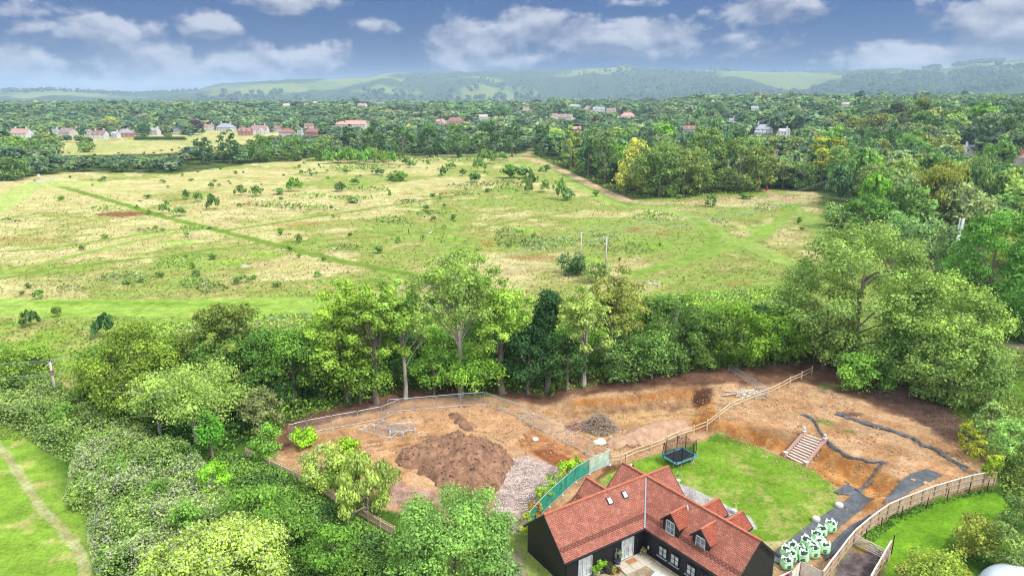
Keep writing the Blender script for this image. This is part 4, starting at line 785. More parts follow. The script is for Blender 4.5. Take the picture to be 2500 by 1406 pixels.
# the rest of the wooded valley, thousands of crowns to the foot of the downs
LOD = {}
for n_, lf in ((900, .12), (320, .19), (110, .30), (44, .44)):
    LOD[n_] = []
    for k in range(6):
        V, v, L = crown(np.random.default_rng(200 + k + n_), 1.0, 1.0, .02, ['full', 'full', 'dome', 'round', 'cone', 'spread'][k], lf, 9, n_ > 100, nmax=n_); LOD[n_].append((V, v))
VV = []; CC = []
for k in np.where(~ind & (cy_ > 200))[0]:
    d = cy_[k]; n_ = 900 if d < 620 else 320 if d < 1050 else 110 if d < 2100 else 44
    V, v = LOD[n_][int(k * 7) % 6 if rn.random() > .1 else 4]; a = rn.random() * 6.28; ca, sa = math.cos(a), math.sin(a)
    x = (V[:, 0] * ca - V[:, 1] * sa) * wds[k] + cx_[k]; y_ = (V[:, 0] * sa + V[:, 1] * ca) * wds[k] + cy_[k]; z_ = V[:, 2] * hts[k] + zz_[k]
    c = np.array(shade_of(LC(*GREENS[pal[ci[k]]]), rn, .12)[:3]); gm = np.array([.165, .23, .14]); c = (c * .55 + gm * .45) 
    VV.append(np.stack([x, y_, z_], 1).astype(np.float32)); CC.append((c[None] * ((.5 + 1.0 * v) if d < 900 else (.68 + .64 * v))[:, None]).astype(np.float32))
VV = np.vstack(VV); CC = np.vstack(CC); print('woodland quads', len(VV) // 4, 'individual', int(ind.sum()), 'near', NEARN[0])
link('woodland', raw_mesh('woodland', VV, np.arange(len(VV)), 4, CC, 'col'), SLEAF)['kind'] = 'stuff'
# tree clumps on the downs
VV = []; CC = []
def clump(px0, px1, D0, D1, n, s):
    for _ in range(n):
        px = rn.uniform(px0, px1); D = rn.uniform(D0, D1); d = pxdir(px, 200); a = math.atan2(d[0], d[1]); z = float(hill_z(np.array([a]), np.array([D]))[0])
        V, v = LOD[110][rn.integers(6)]; k = s * rn.uniform(.7, 1.3)
        VV.append((V * [k, k, k * .9] + [D * math.sin(a), D * math.cos(a), z]).astype(np.float32)); CC.append((np.array(LC(104, 128, 98)[:3])[None] * (.55 + .9 * v)[:, None]).astype(np.float32))
clump(1732, 1800, 6900, 7000, 26, 34); clump(1500, 1550, 6900, 7000, 24, 26); clump(1870, 2100, 6850, 7000, 50, 22); clump(2250, 2290, 6000, 6500, 20, 36); clump(2320, 2440, 6600, 7000, 70, 38)
clump(2060, 2500, 4300, 5600, 500, 40); clump(1600, 2100, 4200, 5000, 240, 34); clump(1650, 1900, 4600, 5000, 80, 30); clump(0, 480, 6400, 7000, 190, 30); clump(480, 1700, 4300, 5200, 260, 38); clump(1500, 1750, 5200, 6400, 180, 28); clump(950, 1500, 5200, 6400, 160, 20); clump(0, 700, 3000, 4600, 260, 26)
VV = np.vstack(VV); CC = np.vstack(CC)
link('distant_woods', raw_mesh('distant_woods', VV, np.arange(len(VV)), 4, CC, 'col'), SLEAF)['kind'] = 'stuff'
# ---------------------------------------------------------------- low cover: brambles, nettles, grass tufts
def cover(name, poly, n, leaf, hgt_, c1, c2, flower=0.0, fc=(206, 196, 190), bumps=2.2, label=None, cat=None, group=None, kind=None, seed=1, up=.95):
    rng = np.random.default_rng(seed); P = np.array(poly)[:, :2]; lo, hi = P.min(0), P.max(0); Q = rng.uniform(lo, hi, (int(n * 2.4), 2)); Q = Q[sdf_poly(Q[:, 0], Q[:, 1], P, 1) < 0][:n]
    d = -sdf_poly(Q[:, 0], Q[:, 1], P, 1); hh = hgt_ * ss(d, -.2, 1.6) * (.35 + 1.1 * fbm(Q[:, 0], Q[:, 1], bumps, 3, seed)); z = hgt(Q[:, 0], Q[:, 1]) + hh * (.6 + .4 * rng.random(len(Q)))
    N = rng.normal(size=(len(Q), 3)) * up + [0, 0, 1]; V, v = cards(rng, np.stack([Q[:, 0], Q[:, 1], z], 1), N, leaf * rng.uniform(.6, 1.3, len(Q)), rng.random(len(Q)))
    t = np.repeat(fbm(Q[:, 0], Q[:, 1], bumps * 1.6, 3, seed + 5), 4); cc = mixv(np.tile(np.array(LC(*c1)[:3]), (len(V), 1)), np.array(LC(*c2)[:3]), ss(t, .4, .6)) * (.35 + 1.3 * v)[:, None]
    if flower:
        fl = np.repeat((rng.random(len(Q)) < flower * 2 * ss(fbm(Q[:, 0], Q[:, 1], 3, 3, seed + 9), .35, .65)) & (rng.random(len(Q)) < .9), 4); cc[fl] = np.array(lin(*fc, .55))
    base = tuple(np.append((lo + hi) / 2, 0)) if label else (0, 0, 0)
    o = link(name, raw_mesh(name, V - np.array(base), np.arange(len(V)), 4, cc, 'col'), SLEAF, None, base)
    return tag(o, label, cat, group, kind)
G_ = lambda pts: [gp(*p) for p in pts]
cover('bramble_undergrowth', G_([(170, 1130), (330, 1080), (480, 1110), (560, 1190), (620, 1290), (600, 1330), (460, 1340), (420, 1420), (240, 1440), (215, 1326), (203, 1256), (153, 1221), (165, 1180)]), 60000, .2, 2.8, (132, 160, 84), (156, 182, 100), .20, (228, 226, 200), kind='stuff', seed=3, bumps=1.5)
cover('hedge_undergrowth', G_([(-400, 1030), (-400, 930), (0, 915), (160, 950), (240, 1000), (420, 1090), (330, 1100), (180, 1140), (95, 1092), (50, 1055), (0, 1042)]), 46000, .24, 2.6, (130, 156, 80), (156, 180, 98), .05, kind='stuff', seed=33, bumps=1.7)
cover('nettle_undergrowth', G_([(480, 1110), (590, 1105), (700, 1140), (800, 1215), (960, 1310), (1000, 1440), (700, 1440), (560, 1300), (540, 1200)]), 26000, .26, 1.0, (96, 130, 66), (122, 158, 72), kind='stuff', seed=4)
cover('belt_undergrowth', G_([(200, 980), (420, 930), (800, 940), (1100, 925), (1400, 905), (1700, 880), (1950, 860), (1990, 885), (1700, 905), (1400, 950), (1290, 962), (1000, 955), (720, 1020), (560, 1100), (350, 1090), (200, 1020)]), 26000, .34, 1.6, (96, 136, 62), (120, 160, 64), kind='stuff', seed=5)
cover('meadow_scrub', G_([(360, 800), (700, 770), (980, 760), (1300, 740), (1700, 720), (1940, 700), (1990, 850), (1400, 890), (800, 910), (500, 900), (260, 850)]), 26000, .42, 1.3, (140, 170, 86), (150, 184, 74), .05, kind='stuff', seed=6)
cover('track_verge_grass', G_([(1310, 382), (1400, 418), (1490, 462), (1560, 486), (1700, 482), (1850, 474), (1870, 460), (1700, 455), (1540, 470), (1400, 402)]), 5000, .7, .8, (150, 160, 70), (124, 150, 64), kind='stuff', seed=8)
cover('fence_weeds', G_([(2090, 1305), (2170, 1264), (2250, 1230), (2420, 1190), (2435, 1200), (2340, 1218), (2260, 1245), (2180, 1285), (2130, 1325)]), 4200, .2, .7, (86, 124, 56), (104, 146, 58), kind='stuff', seed=9)
cover('lawn_weeds', G_([(2180, 1380), (2260, 1350), (2340, 1350), (2400, 1440), (2200, 1470)]), 4000, .2, .5, (170, 184, 66), (160, 170, 84), kind='stuff', seed=12)
cover('east_undergrowth', G_([(2330, 1060), (2420, 1120), (2440, 1190), (2520, 1300), (2620, 1300), (2600, 1000), (2400, 960)]), 9000, .26, 1.1, (110, 140, 70), (140, 160, 80), kind='stuff', seed=13)
BR = [(310, 682, 66, 14, 0), (470, 694, 46, 12, 1), (515, 706, 40, 9, 2), (430, 642, 44, 11, 1), (170, 706, 38, 9, 2), (848, 606, 34, 7, 2), (1050, 525, 40, 8, 1), (1260, 592, 60, 16, 2), (1330, 600, 70, 18, 0), (1460, 590, 50, 14, 0), (1545, 610, 60, 10, 1), (1600, 530, 60, 10, 1), (1880, 508, 50, 10, 0), (1240, 570, 34, 10, 2), (760, 510, 60, 5, 1),
      (370, 565, 44, 5, 2), (250, 512, 40, 4, 1), (640, 500, 40, 4, 1), (700, 505, 60, 5, 2), (850, 488, 60, 6, 1), (900, 465, 60, 6, 1), (1000, 496, 40, 5, 2), (1120, 478, 50, 5, 1), (1240, 465, 50, 7, 1), (1150, 456, 60, 6, 2), (1750, 541, 26, 6, 2), (20, 540, 26, 4, 2), (20, 415, 30, 6, 1), (1020, 392, 120, 6, 1), (880, 412, 90, 7, 1), (1230, 450, 50, 6, 2), (470, 560, 40, 5, 1), (960, 540, 60, 8, 1), (760, 480, 50, 5, 1)]
BR.sort()
for i, (x, y, w, h, t) in enumerate(BR):
    pts = G_([(x + w * math.cos(a) * (1 + .25 * math.sin(3 * a + i)), y + h * math.sin(a) * (1 + .2 * math.sin(2 * a + i))) for a in np.linspace(0, 2 * math.pi, 15)[:-1]]); m = mpp(pts[0]); A = w * h * m * m * 6
    ha_ = ['pale-flowered', 'green', 'olive brown'][t]; cw = [((136, 162, 96), (150, 168, 100)), ((118, 154, 70), (134, 168, 78)), ((128, 138, 84), (112, 142, 70))][t]; lf = max(.3, m * 5)
    cover('bramble_bush', pts, int(min(5200, A / lf ** 2 * 1.7)), lf, 1.3, *cw, .14 if t == 0 else 0, (214, 206, 190), 1.6, f'{ha_} bramble patch on the meadow, {ordn(i + 1)} from the western edge', 'bramble patch', 'bramble patches on the meadow', seed=40 + i)
# grass tufts
rg = np.random.default_rng(17); n = 80000
yv = 1 / rg.uniform(1 / 300., 1 / 78., n); xv = rg.uniform(-.82, .82, n) * (yv + 14)
k = (sdf_poly(xv, yv, MEAD, 1) < 0) & (sdf_poly(xv, yv, Wp(EARTH), 5) > .6) & (sdf_poly(xv, yv, Wp(LW2), 5) > .3) & (sdf_poly(xv, yv, Wp([(-800, 765), (1100, 765), (1100, 738), (-800, 738)], 0), 5) > 0)
k &= sdf_line(xv, yv, Wp([(-20, 1075), (15, 1110), (55, 1170), (100, 1240), (150, 1290), (185, 1335), (205, 1375), (208, 1440)])) > .8
for pts_, w_0 in TRK: k &= sdf_line(xv, yv, Wp(pts_)) > w_0 + .6
xv, yv = xv[k], yv[k]; n = len(xv); dd = yv; hh = rg.uniform(.2, .42, n) * (.6 + dd / 260)
Q = np.stack([xv, yv, hgt(xv, yv) + hh * .45], 1); N = rg.normal(size=(n, 3)) * .55 + [0, 0, 1]; V, v = cards(rg, Q, N, hh, rg.random(n), 1.3)
gcol = mixv(np.tile(C(222, 208, 150), (n, 1)), C(160, 186, 84), ss(rg.uniform(-.14, .14, n) + fbm(xv, yv, 28, 5, 1) * .95 + fbm(xv, yv * 1.4, 6, 4, 77) * .45 + .10 * ss(xv, -40, 60) + .16 * (1 - ss(yv, 110, 190)) - .10 * ss(-xv, 30, 160), .60, .84))
link('meadow_grass', raw_mesh('meadow_grass', V, np.arange(len(V)), 4, np.repeat(gcol, 4, 0) * (.75 + .5 * v)[:, None], 'col'), SLEAF)['kind'] = 'stuff'
# ================================================================ BUILDINGS
def tile_mat(name, c1, c2, c3, band=False):
    m, t, o = new_mat(name); uv = nn(t, 'ShaderNodeUVMap'); b = nn(t, 'ShaderNodeBsdfPrincipled'); b.inputs['Roughness'].default_value = .85; b.inputs['Specular IOR Level'].default_value = .2
    br = nn(t, 'ShaderNodeTexBrick'); br.inputs['Scale'].default_value = 1; br.inputs['Brick Width'].default_value = .26; br.inputs['Row Height'].default_value = .15; br.inputs['Mortar Size'].default_value = .012
    br.inputs['Color1'].default_value = c1 + (1,); br.inputs['Color2'].default_value = c2 + (1,); br.inputs['Mortar'].default_value = tuple(x * .35 for x in c3) + (1,); t.links.new(uv.outputs[0], br.inputs[0])
    f, _ = noise(t, uv.outputs[0], 1.1, 5, .65); f2, _ = noise(t, uv.outputs[0], 9, 2, .6); c = mixc(t, sstep(t, mth(t, 'MULTIPLY_ADD', f2, .5, mth(t, 'MULTIPLY', f, .5)), .42, .62), br.outputs[0], c3)
    if band:
        s = nn(t, 'ShaderNodeSeparateXYZ'); t.links.new(uv.outputs[0], s.inputs[0]); w = mth(t, 'MULTIPLY', mth(t, 'GREATER_THAN', s.outputs[1], .85), mth(t, 'LESS_THAN', s.outputs[1], 1.3))
        ch = nn(t, 'ShaderNodeTexChecker'); ch.inputs['Scale'].default_value = 5; t.links.new(uv.outputs[0], ch.inputs[0])
        c = mixc(t, mth(t, 'MULTIPLY', w, mth(t, 'MULTIPLY_ADD', ch.outputs[1], .4, .45)), c, tuple(x * .42 for x in c3))
    bn = nn(t, 'ShaderNodeBump'); bn.inputs['Strength'].default_value = .6; bn.inputs['Distance'].default_value = .03; t.links.new(br.outputs[1], bn.inputs['Height']); bn.invert = True
    t.links.new(bn.outputs[0], b.inputs['Normal']); t.links.new(c, b.inputs['Base Color']); t.links.new(b.outputs[0], o.inputs[0]); return m
TILE = tile_mat('clay_tiles', lin(208, 124, 100, .5), lin(232, 158, 132, .52), lin(170, 104, 88, .48), True)
TILES = tile_mat('small_clay_tiles', lin(206, 108, 82, .5), lin(224, 134, 104, .5), lin(160, 84, 66, .5))
def clad_mat():
    m, t, o = new_mat('black_weatherboard'); tcn = nn(t, 'ShaderNodeTexCoord'); b = nn(t, 'ShaderNodeBsdfPrincipled'); b.inputs['Roughness'].default_value = .55; s = nn(t, 'ShaderNodeSeparateXYZ'); t.links.new(tcn.outputs['Object'], s.inputs[0])
    w = mth(t, 'FRACT', mth(t, 'MULTIPLY', s.outputs[2], 1 / .16)); f, _ = noise(t, tcn.outputs['Object'], 2.5, 4, .6, (1, 1, 5))
    t.links.new(mixc(t, mth(t, 'MULTIPLY', f, sstep(t, w, .0, .5)), (.006, .006, .009), (.018, .019, .027)), b.inputs['Base Color'])
    bn = nn(t, 'ShaderNodeBump'); bn.inputs['Strength'].default_value = 1; bn.inputs['Distance'].default_value = .03; t.links.new(w, bn.inputs['Height']); t.links.new(bn.outputs[0], b.inputs['Normal']); t.links.new(b.outputs[0], o.inputs[0]); return m
CLAD = clad_mat()
BLK = mat('black_paint', (.018, .018, .022), .5, .2); LEAD = mat('lead', (.24, .25, .28), .5, .15); GLASS = mat('window_glass', (.16, .18, .20), .08, .5, 1.2, spec=.9); WHITE = mat('white_paint', (.72, .73, .73), .5, .06); PALEG = mat('pale_painted_wood', (.50, .53, .52), .6, .1)
RIDGE_T = mat('ridge_clay', lin(214, 128, 96, .5), .85, .3, 4)
def slope(name, q, thick, m, parent, off, col_=None):
    """roof plane: q = eave a, eave b, ridge b, ridge a; UVs in metres along and up the slope"""
    mb = MB().slab(q, thick); o = mb.build(name, m, parent, off); me = o.data; uvl = me.uv_layers.new(name='UVMap')
    a = Vector(q[0]); u = (Vector(q[1]) - a).normalized(); v = Vector(q[3]) - a; v = (v - u * v.dot(u)).normalized()
    for l in me.loops:
        p = Vector(me.vertices[l.vertex_index].co) + Vector(off) - a; uvl.data[l.index].uv = (p.dot(u), p.dot(v))
    if col_: o.color = col_
    return o
def wing(root, off, P0, P1, hw, zr, ze, wall_in=.3, m_roof=None, m_wall=None, e0=True, e1=True, zb=0.0, rid=True, ov=.25):
    P0 = Vector(P0[:2]); P1 = Vector(P1[:2]); u = (P1 - P0).normalized(); n = Vector((-u.y, u.x)); W = []
    for s in (1, -1):
        q = [(*(P0 + n * hw * s), ze), (*(P1 + n * hw * s), ze), (*P1, zr), (*P0, zr)]
        slope('roof', q, .14, m_roof, root, off)
    hw2 = hw - wall_in; k = (zr - ze) / hw; zt = zr - k * hw2 - .16; za = zr - .17; a = P0 + u * ov * e0; b = P1 - u * ov * e1; mb = MB(); vs = []
    for p in (a, b): vs += [(*(p + n * hw2), zb), (*(p + n * hw2), zt), (*p, za), (*(p - n * hw2), zt), (*(p - n * hw2), zb)]
    mb.add(vs, [(0, 1, 2, 3, 4), (9, 8, 7, 6, 5), (0, 5, 6, 1), (1, 6, 7, 2), (2, 7, 8, 3), (3, 8, 9, 4)]); mb.build('wall', m_wall, root, off)
    if rid:
        r_ = MB(); L = (P1 - P0).length; kk = int(L / .34)
        for i in range(kk): s0 = P0 + u * (L * i / kk); s1 = P0 + u * (L * (i + .93) / kk); r_.bar((*s0, zr + .02), (*s1, zr + .03), .26, .12)
        r_.build('ridge', RIDGE_T, root, off)
    gt = MB(); bb = MB()
    for s in (1, -1):
        gt.bar((*(P0 + n * (hw + .05) * s), ze - .10), (*(P1 + n * (hw + .05) * s), ze - .10), .12, .10)
        for p, e, d in ((P0, e0, -1), (P1, e1, 1)):
            if e: MB().bar((*(p + n * hw * s + u * .03 * d), ze - .12), (*(p + u * .03 * d), zr - .12), .05, .22).build('bargeboard', BLK, root, off)
    gt.build('gutter', BLK, root, off); 

A_, B_, E_2 = (2.87, 53.56), (13.29, 60.17), (21.08, 49.86)
h_off = (12.5, 56.5, 0); house = thing('barn_house', 'black weatherboarded barn house with L-shaped red clay tile roof', 'house', h_off)
wing(house, h_off, A_, (15.95, 61.9), 3.25, 5.8, 2.8, m_roof=TILE, m_wall=CLAD); wing(house, h_off, (11.4, 62.65), E_2, 3.25, 5.81, 2.81, m_roof=TILE, m_wall=CLAD)
g1 = g(1433, 1165, 5.55); wing(house, h_off, g1[:2], (g1[0] + .603 * 3.4, g1[1] - .798 * 3.4), 2.2, 5.55, 3.3, m_roof=TILE, m_wall=CLAD, e1=False)
for ax, px_, py_ in ((0, 1755, 1216), (1, 1813, 1247)):
    o1 = g(px_, py_, 4.75); wing(house, h_off, o1[:2], (o1[0] - .798 * 2.6, o1[1] - .603 * 2.6), 1.15, 4.75, 3.65, .2, m_roof=TILES, m_wall=CLAD, e1=False)
Bv, Dv = Vector((*B_, 5.86)), Vector((12.5, 55.78, 2.9)); MB().bar(Bv, Dv, .13, .05).build('valley_lead', LEAD, house, h_off)
MB().bar((g1[0] + 0, g1[1], 5.6), (g1[0] + .1, g1[1] - .1, 5.6), .3, .1).build('finial', RIDGE_T, house, h_off)
def window(root, off, c, u, n, w, h, kind='window', fr=None, leafs=2, bars=1, d=.07, gl=None):
    """c: centre on the wall, u: unit vector along it, n: outward"""
    c = Vector(c); u = Vector((*u, 0)) if len(u) == 2 else Vector(u); n = Vector((*n, 0)) if len(n) == 2 else Vector(n); up = Vector((0, 0, 1)); f = MB(); fw = .05
    for s in (-1, 1): f.bar(c + u * s * w / 2 - up * h / 2 + n * d, c + u * s * w / 2 + up * h / 2 + n * d, fw, fw + .05, n); f.bar(c - u * w / 2 + up * s * h / 2 + n * d, c + u * w / 2 + up * s * h / 2 + n * d, fw + .05, fw, n)
    for i in range(1, leafs): p = c - u * w / 2 + u * w * i / leafs + n * (d - .01); f.bar(p - up * h / 2, p + up * h / 2, fw, .05, n)
    for i in range(1, bars + 1): p = c - up * h / 2 + up * h * i / (bars + 1) + n * (d - .015); f.bar(p - u * w / 2, p + u * w / 2, .03, .03, n)
    o = f.build(kind, fr or BLK, root, off); MB().slab([c + u * a * w / 2 + up * b_ * h / 2 + n * .03 for a, b_ in ((-1, -1), (1, -1), (1, 1), (-1, 1))], .02).build('pane', gl or GLASS, o, (0, 0, 0)).location = -Vector(off)
    return o
def wallhit(px, py, P, n):
    d = Vector(pxdir(px, py)); o = Vector((0, 0, CH)); n = Vector((*n, 0)); t = (Vector(P) - o).dot(n) / d.dot(n); return o + d * t
u1 = Vector((10.42, 6.61)).normalized(); n1_ = (u1.y, -u1.x); u2 = Vector((7.79, -10.31)).normalized(); n2_ = (u2.y, -u2.x)
PW1 = (A_[0] + n1_[0] * 2.95, A_[1] + n1_[1] * 2.95, 0); PW2 = (B_[0] + n2_[0] * 2.95, B_[1] + n2_[1] * 2.95, 0)
BLIND = mat('window_blind', (.55, .55, .52), .7, .3, 2.0); GREYG = mat('reflecting_glass', (.40, .42, .42), .12, .5, 1.5, spec=.9)
for px_, py_, w_, h_, kd, lf, fr in ((1427, 1392, 1.5, 2.0, 'french_window', 3, PALEG), (1530, 1343, 1.45, 2.05, 'front_door', 3, PALEG)):
    c = wallhit(px_, py_, PW1, n1_); c.z = h_ / 2 + .22; window(house, h_off, c, (u1.x, u1.y), n1_, w_, h_, kd, fr, lf, 0, gl=GREYG)
for px_, py_, w_, h_, kd in ((1619, 1345, .95, 1.05, 'window'), (1648, 1362, .95, 1.05, 'window'), (1688, 1385, .95, 1.05, 'window'), (1718, 1402, .9, 2.0, 'side_door')):
    c = wallhit(px_, py_, PW2, n2_); c.z = 1.35 if kd == 'window' else 1.02; o = window(house, h_off, c, (u2.x, u2.y), n2_, w_, h_, kd, BLK, 2, 1, gl=GREYG if kd == 'window' else BLK)
    if kd == 'window': MB().bar(c - Vector((u2.x, u2.y, 0)) * .6 - Vector((0, 0, .58)) + Vector((*n2_, 0)) * .12, c + Vector((u2.x, u2.y, 0)) * .6 - Vector((0, 0, .58)) + Vector((*n2_, 0)) * .12, .2, .05).build('sill', LEAD, o).location = -Vector(h_off)
for px_, py_ in ((1506, 1340), (1554, 1320)):
    c = wallhit(px_, py_, PW1, n1_) + Vector((*n1_, 0)) * .08; MB().lathe([(.05, -.12), (.07, -.1), (.07, .1), (.04, .13)], c, 8).build('wall_lamp', BLK, house, h_off)
c = wallhit(1505, 1349, PW1, n1_) + Vector((*n1_, 0)) * .06; MB().box(c, (.45, .04, .14), math.atan2(u1.y, u1.x)).build('name_plate', WHITE, house, h_off)
c = wallhit(1584, 1335, PW2, n2_) + Vector((*n2_, 0)) * .06; MB().box(c, (.14, .06, .3), math.atan2(u2.y, u2.x)).build('meter_light', WHITE, house, h_off)
pc = Vector((A_[0] + n1_[0] * 3.05, A_[1] + n1_[1] * 3.05, 0)) + Vector((u1.x, u1.y, 0)) * .4; MB().tube([(pc.x, pc.y, 0), (pc.x, pc.y, 2.7)], .05, 8).build('downpipe', BLK, house, h_off)
for (ax, ay) in (tuple(g(1637, 1254, 5.5)[:2]), tuple(g(1711, 1292, 5.5)[:2])):
    inn = Vector((.798, .603)); sd = Vector((.603, -.798)); P0 = Vector((ax, ay)); off = h_off; d0 = MB()
    zr, ze, hw = 5.5, 4.4, 1.1
    dm = MB(); f0 = P0 + inn * .18; b0 = P0 + inn * 2.4; q = hw - .17; vs = []
    for p in (f0, b0): vs += [(*(p - sd * q), 2.7), (*(p - sd * q), ze + .02), (*p, zr - .13), (*(p + sd * q), ze + .02), (*(p + sd * q), 2.7)]
    dm.add(vs, [(0, 1, 2, 3, 4), (9, 8, 7, 6, 5), (0, 5, 6, 1), (1, 6, 7, 2), (2, 7, 8, 3), (3, 8, 9, 4)]); dr = dm.build('dormer', CLAD, house, off); zero = (0, 0, 0)
    for s in (1, -1): o = slope('dormer_roof', [(*(P0 + sd * hw * s), ze - .05), (*(P0 + inn * (2.0 if s > 0 else 2.0) + sd * hw * s), ze - .05), (*(P0 + inn * 2.3), zr), (*P0, zr)], .1, TILES, dr, off)
    MB().bar((*P0, zr + .03), (*(P0 + inn * 2.1), zr + .03), .22, .1).build('ridge', RIDGE_T, dr, off)
    MB().bar((*(P0 + inn * 2.3), zr + .05), (*(P0 + inn * 1.75 + sd * 1.08), 4.42), .16, .05).build('lead_flashing', LEAD, dr, off)
    MB().bar((*(f0 - inn * .12 - sd * .98), 3.12), (*(f0 - inn * .12 + sd * .98), 3.12), .32, .06).build('lead_apron', LEAD, dr, off)
    for s in (1, -1): MB().bar((*(P0 - inn * .02 + sd * hw * s), ze - .1), (*(P0 - inn * .02), zr - .06), .05, .16).build('bargeboard', BLK, dr, off)
    window(dr, off, (*f0, 4.0), (sd.x, sd.y), (-inn.x, -inn.y), .95, 1.25, 'window', PALEG, 2, 1, .06, gl=GLASS)
for px_, py_ in ((1488, 1222), (1525, 1207)):
    nrm = Vector((n1_[0] * 3, n1_[1] * 3, 3.25)).normalized(); dn = Vector((n1_[0] * 3.25, n1_[1] * 3.25, -3.0)).normalized(); P = Vector((*A_, 5.8)); d = Vector(pxdir(px_, py_)); o = Vector((0, 0, CH)); t = (P - o).dot(nrm) / d.dot(nrm); c = o + d * t; uu = Vector((u1.x, u1.y, 0))
    k = MB().slab([c + uu * a * .28 + dn * b_ * .36 + nrm * .1 for a, b_ in ((-1, -1), (1, -1), (1, 1), (-1, 1))], .12).build('skylight', BLK, house, h_off)
    MB().slab([c + uu * a * .2 + dn * b_ * .27 + nrm * .112 for a, b_ in ((-1, -1), (1, -1), (1, 1), (-1, 1))], .01).build('pane', PALEG, k, h_off)
# ---- courtyard bits
STONE = mat('paving_stone', (.42, .37, .29), .85, .15, 2.0); GLAZE = mat('dark_glazed_pot', (.06, .06, .09), .3, .2); TERRA = mat('terracotta', (.50, .19, .10), .8, .2, 4); COIR = mat('coir_mat', (.33, .15, .06), .95, .3, 14)
uu = Vector((u1.x, u1.y, 0)); vv = Vector((*n1_, 0)); c = wallhit(1530, 1366, PW1, n1_); c.z = 0; rzz = math.atan2(u1.y, u1.x)
st = thing('stone_step', 'pale stone doorstep of large slabs before the front door', 'step', tuple(c + vv * 1.0)); 
for i in range(3):
    for j in range(2): MB().box((-1.1 + i * 1.12, -.42 + j * .86, .09), (1.09, .83, .16 - .002 * (i + j))).build('slab', STONE, st)
st.rotation_euler.z = rzz
dmt = tag(MB().box((0, 0, .012), (1.0, .6, .024), rzz).build('doormat', COIR), 'rust-brown coir mat on the front doorstep', 'doormat'); dmt.location = c + vv * .62 + Vector((0, 0, .17))
st2 = thing('path_edging', 'pale stone edging strip along the black wall of the longer wing', 'edging', (0, 0, .0)); a = Vector(PW2) + Vector((*n2_, 0)) * .95 + Vector((u2.x, u2.y, 0)) * 4.2; b = a + Vector((u2.x, u2.y, 0)) * 9; MB().bar((a.x, a.y, .05), (b.x, b.y, .05), 1.0, .1).build('slab', STONE, st2)
def pot(px, py, r_, h_, m, leafc, lh, lab, lst='bush', leaf=.09):
    p = g(px, py); t = thing('potted_plant', lab, 'potted plant', tuple(p)); MB().lathe([(r_ * .7, 0), (r_ * .85, h_ * .5), (r_, h_ * .95), (r_ * 1.05, h_), (r_ * .85, h_), (r_ * .8, h_ * .9)]).build('pot', m, t, smooth=True)
    V, v, L = crown(np.random.default_rng(int(px)), r_ * 3, lh, .0, lst, leaf, 2.2, False, nmax=900); V[:, 2] += h_ * .9; o = link('foliage', leaf_mesh('foliage', V, v), LEAF, t); o.color = LC(*leafc); return t
pot(1507, 1378, .33, .5, GLAZE, (150, 166, 130), 1.3, 'tall grey-green shrub in a dark pot beside the front door', 'tuft'); pot(1468, 1396, .36, .4, GLAZE, (150, 200, 60), 1.0, 'bright green bushy plant by the black wall')
pot(1455, 1404, .34, .35, STONE, (140, 180, 60), .8, 'low yellow-green plant in a stone pot near the tall windows'); pot(1485, 1398, .36, .75, GLAZE, (90, 90, 60), .25, 'tall dark glazed pot with hardly any plant'); pot(1497, 1401, .22, .3, TERRA, (150, 170, 50), .35, 'small terracotta pot with yellowish plant')
pot(1510, 1398, .2, .28, TERRA, (120, 90, 50), .3, 'terracotta pot with a brownish plant'); pot(1570, 1356, .3, .3, STONE, (170, 160, 110), .5, 'dry straw-coloured plant in the inner corner of the walls', 'tuft')
pot(1655, 1178, .28, .4, WHITE, (170, 190, 110), 1.1, 'pale young olive in a white pot at the patio end', 'sparse'); pot(1792, 1252, .28, .4, WHITE, (180, 196, 120), 1.2, 'pale young olive in a white pot between the small gables', 'sparse')
WIRE = mat('grey_wire', (.30, .30, .31), .5, .1, metal=.4)
for i, (px_, py_, rz_) in enumerate(((1690, 1212, .4), (1728, 1226, 2.2))):
    p = g(px_, py_); t = thing('garden_chair', ['light wire garden chair nearer the white pot on the patio', 'light wire garden chair nearer the small gables on the patio'][i], 'chair', tuple(p)); t.rotation_euler.z = rz_
    MB().tube([(-.22, -.22, .44), (.22, -.22, .44), (.22, .22, .44), (-.22, .22, .44)], .018, 5, True).tube([(-.2, 0, .44), (.2, 0, .44)], .012, 4).tube([(0, -.2, .44), (0, .2, .44)], .012, 4).build('seat', WIRE, t)
    MB().tube([(-.22, .22, .44), (-.22, .28, .86), (.22, .28, .86), (.22, .22, .44)], .018, 5).build('backrest', WIRE, t)
    for a in (-.2, .2):
        for b in (-.2, .2): MB().tube([(a, b, .44), (a * 1.15, b * 1.15, 0)], .016, 5).build('leg', WIRE, t)
CARW = mat('white_car_paint', (.46, .50, .56), .2, .05, spec=.6); DG = mat('dark_car_glass', (.02, .022, .026), .08, .1, spec=.9); TYRE = mat('rubber', (.02, .02, .02), .9, .1)
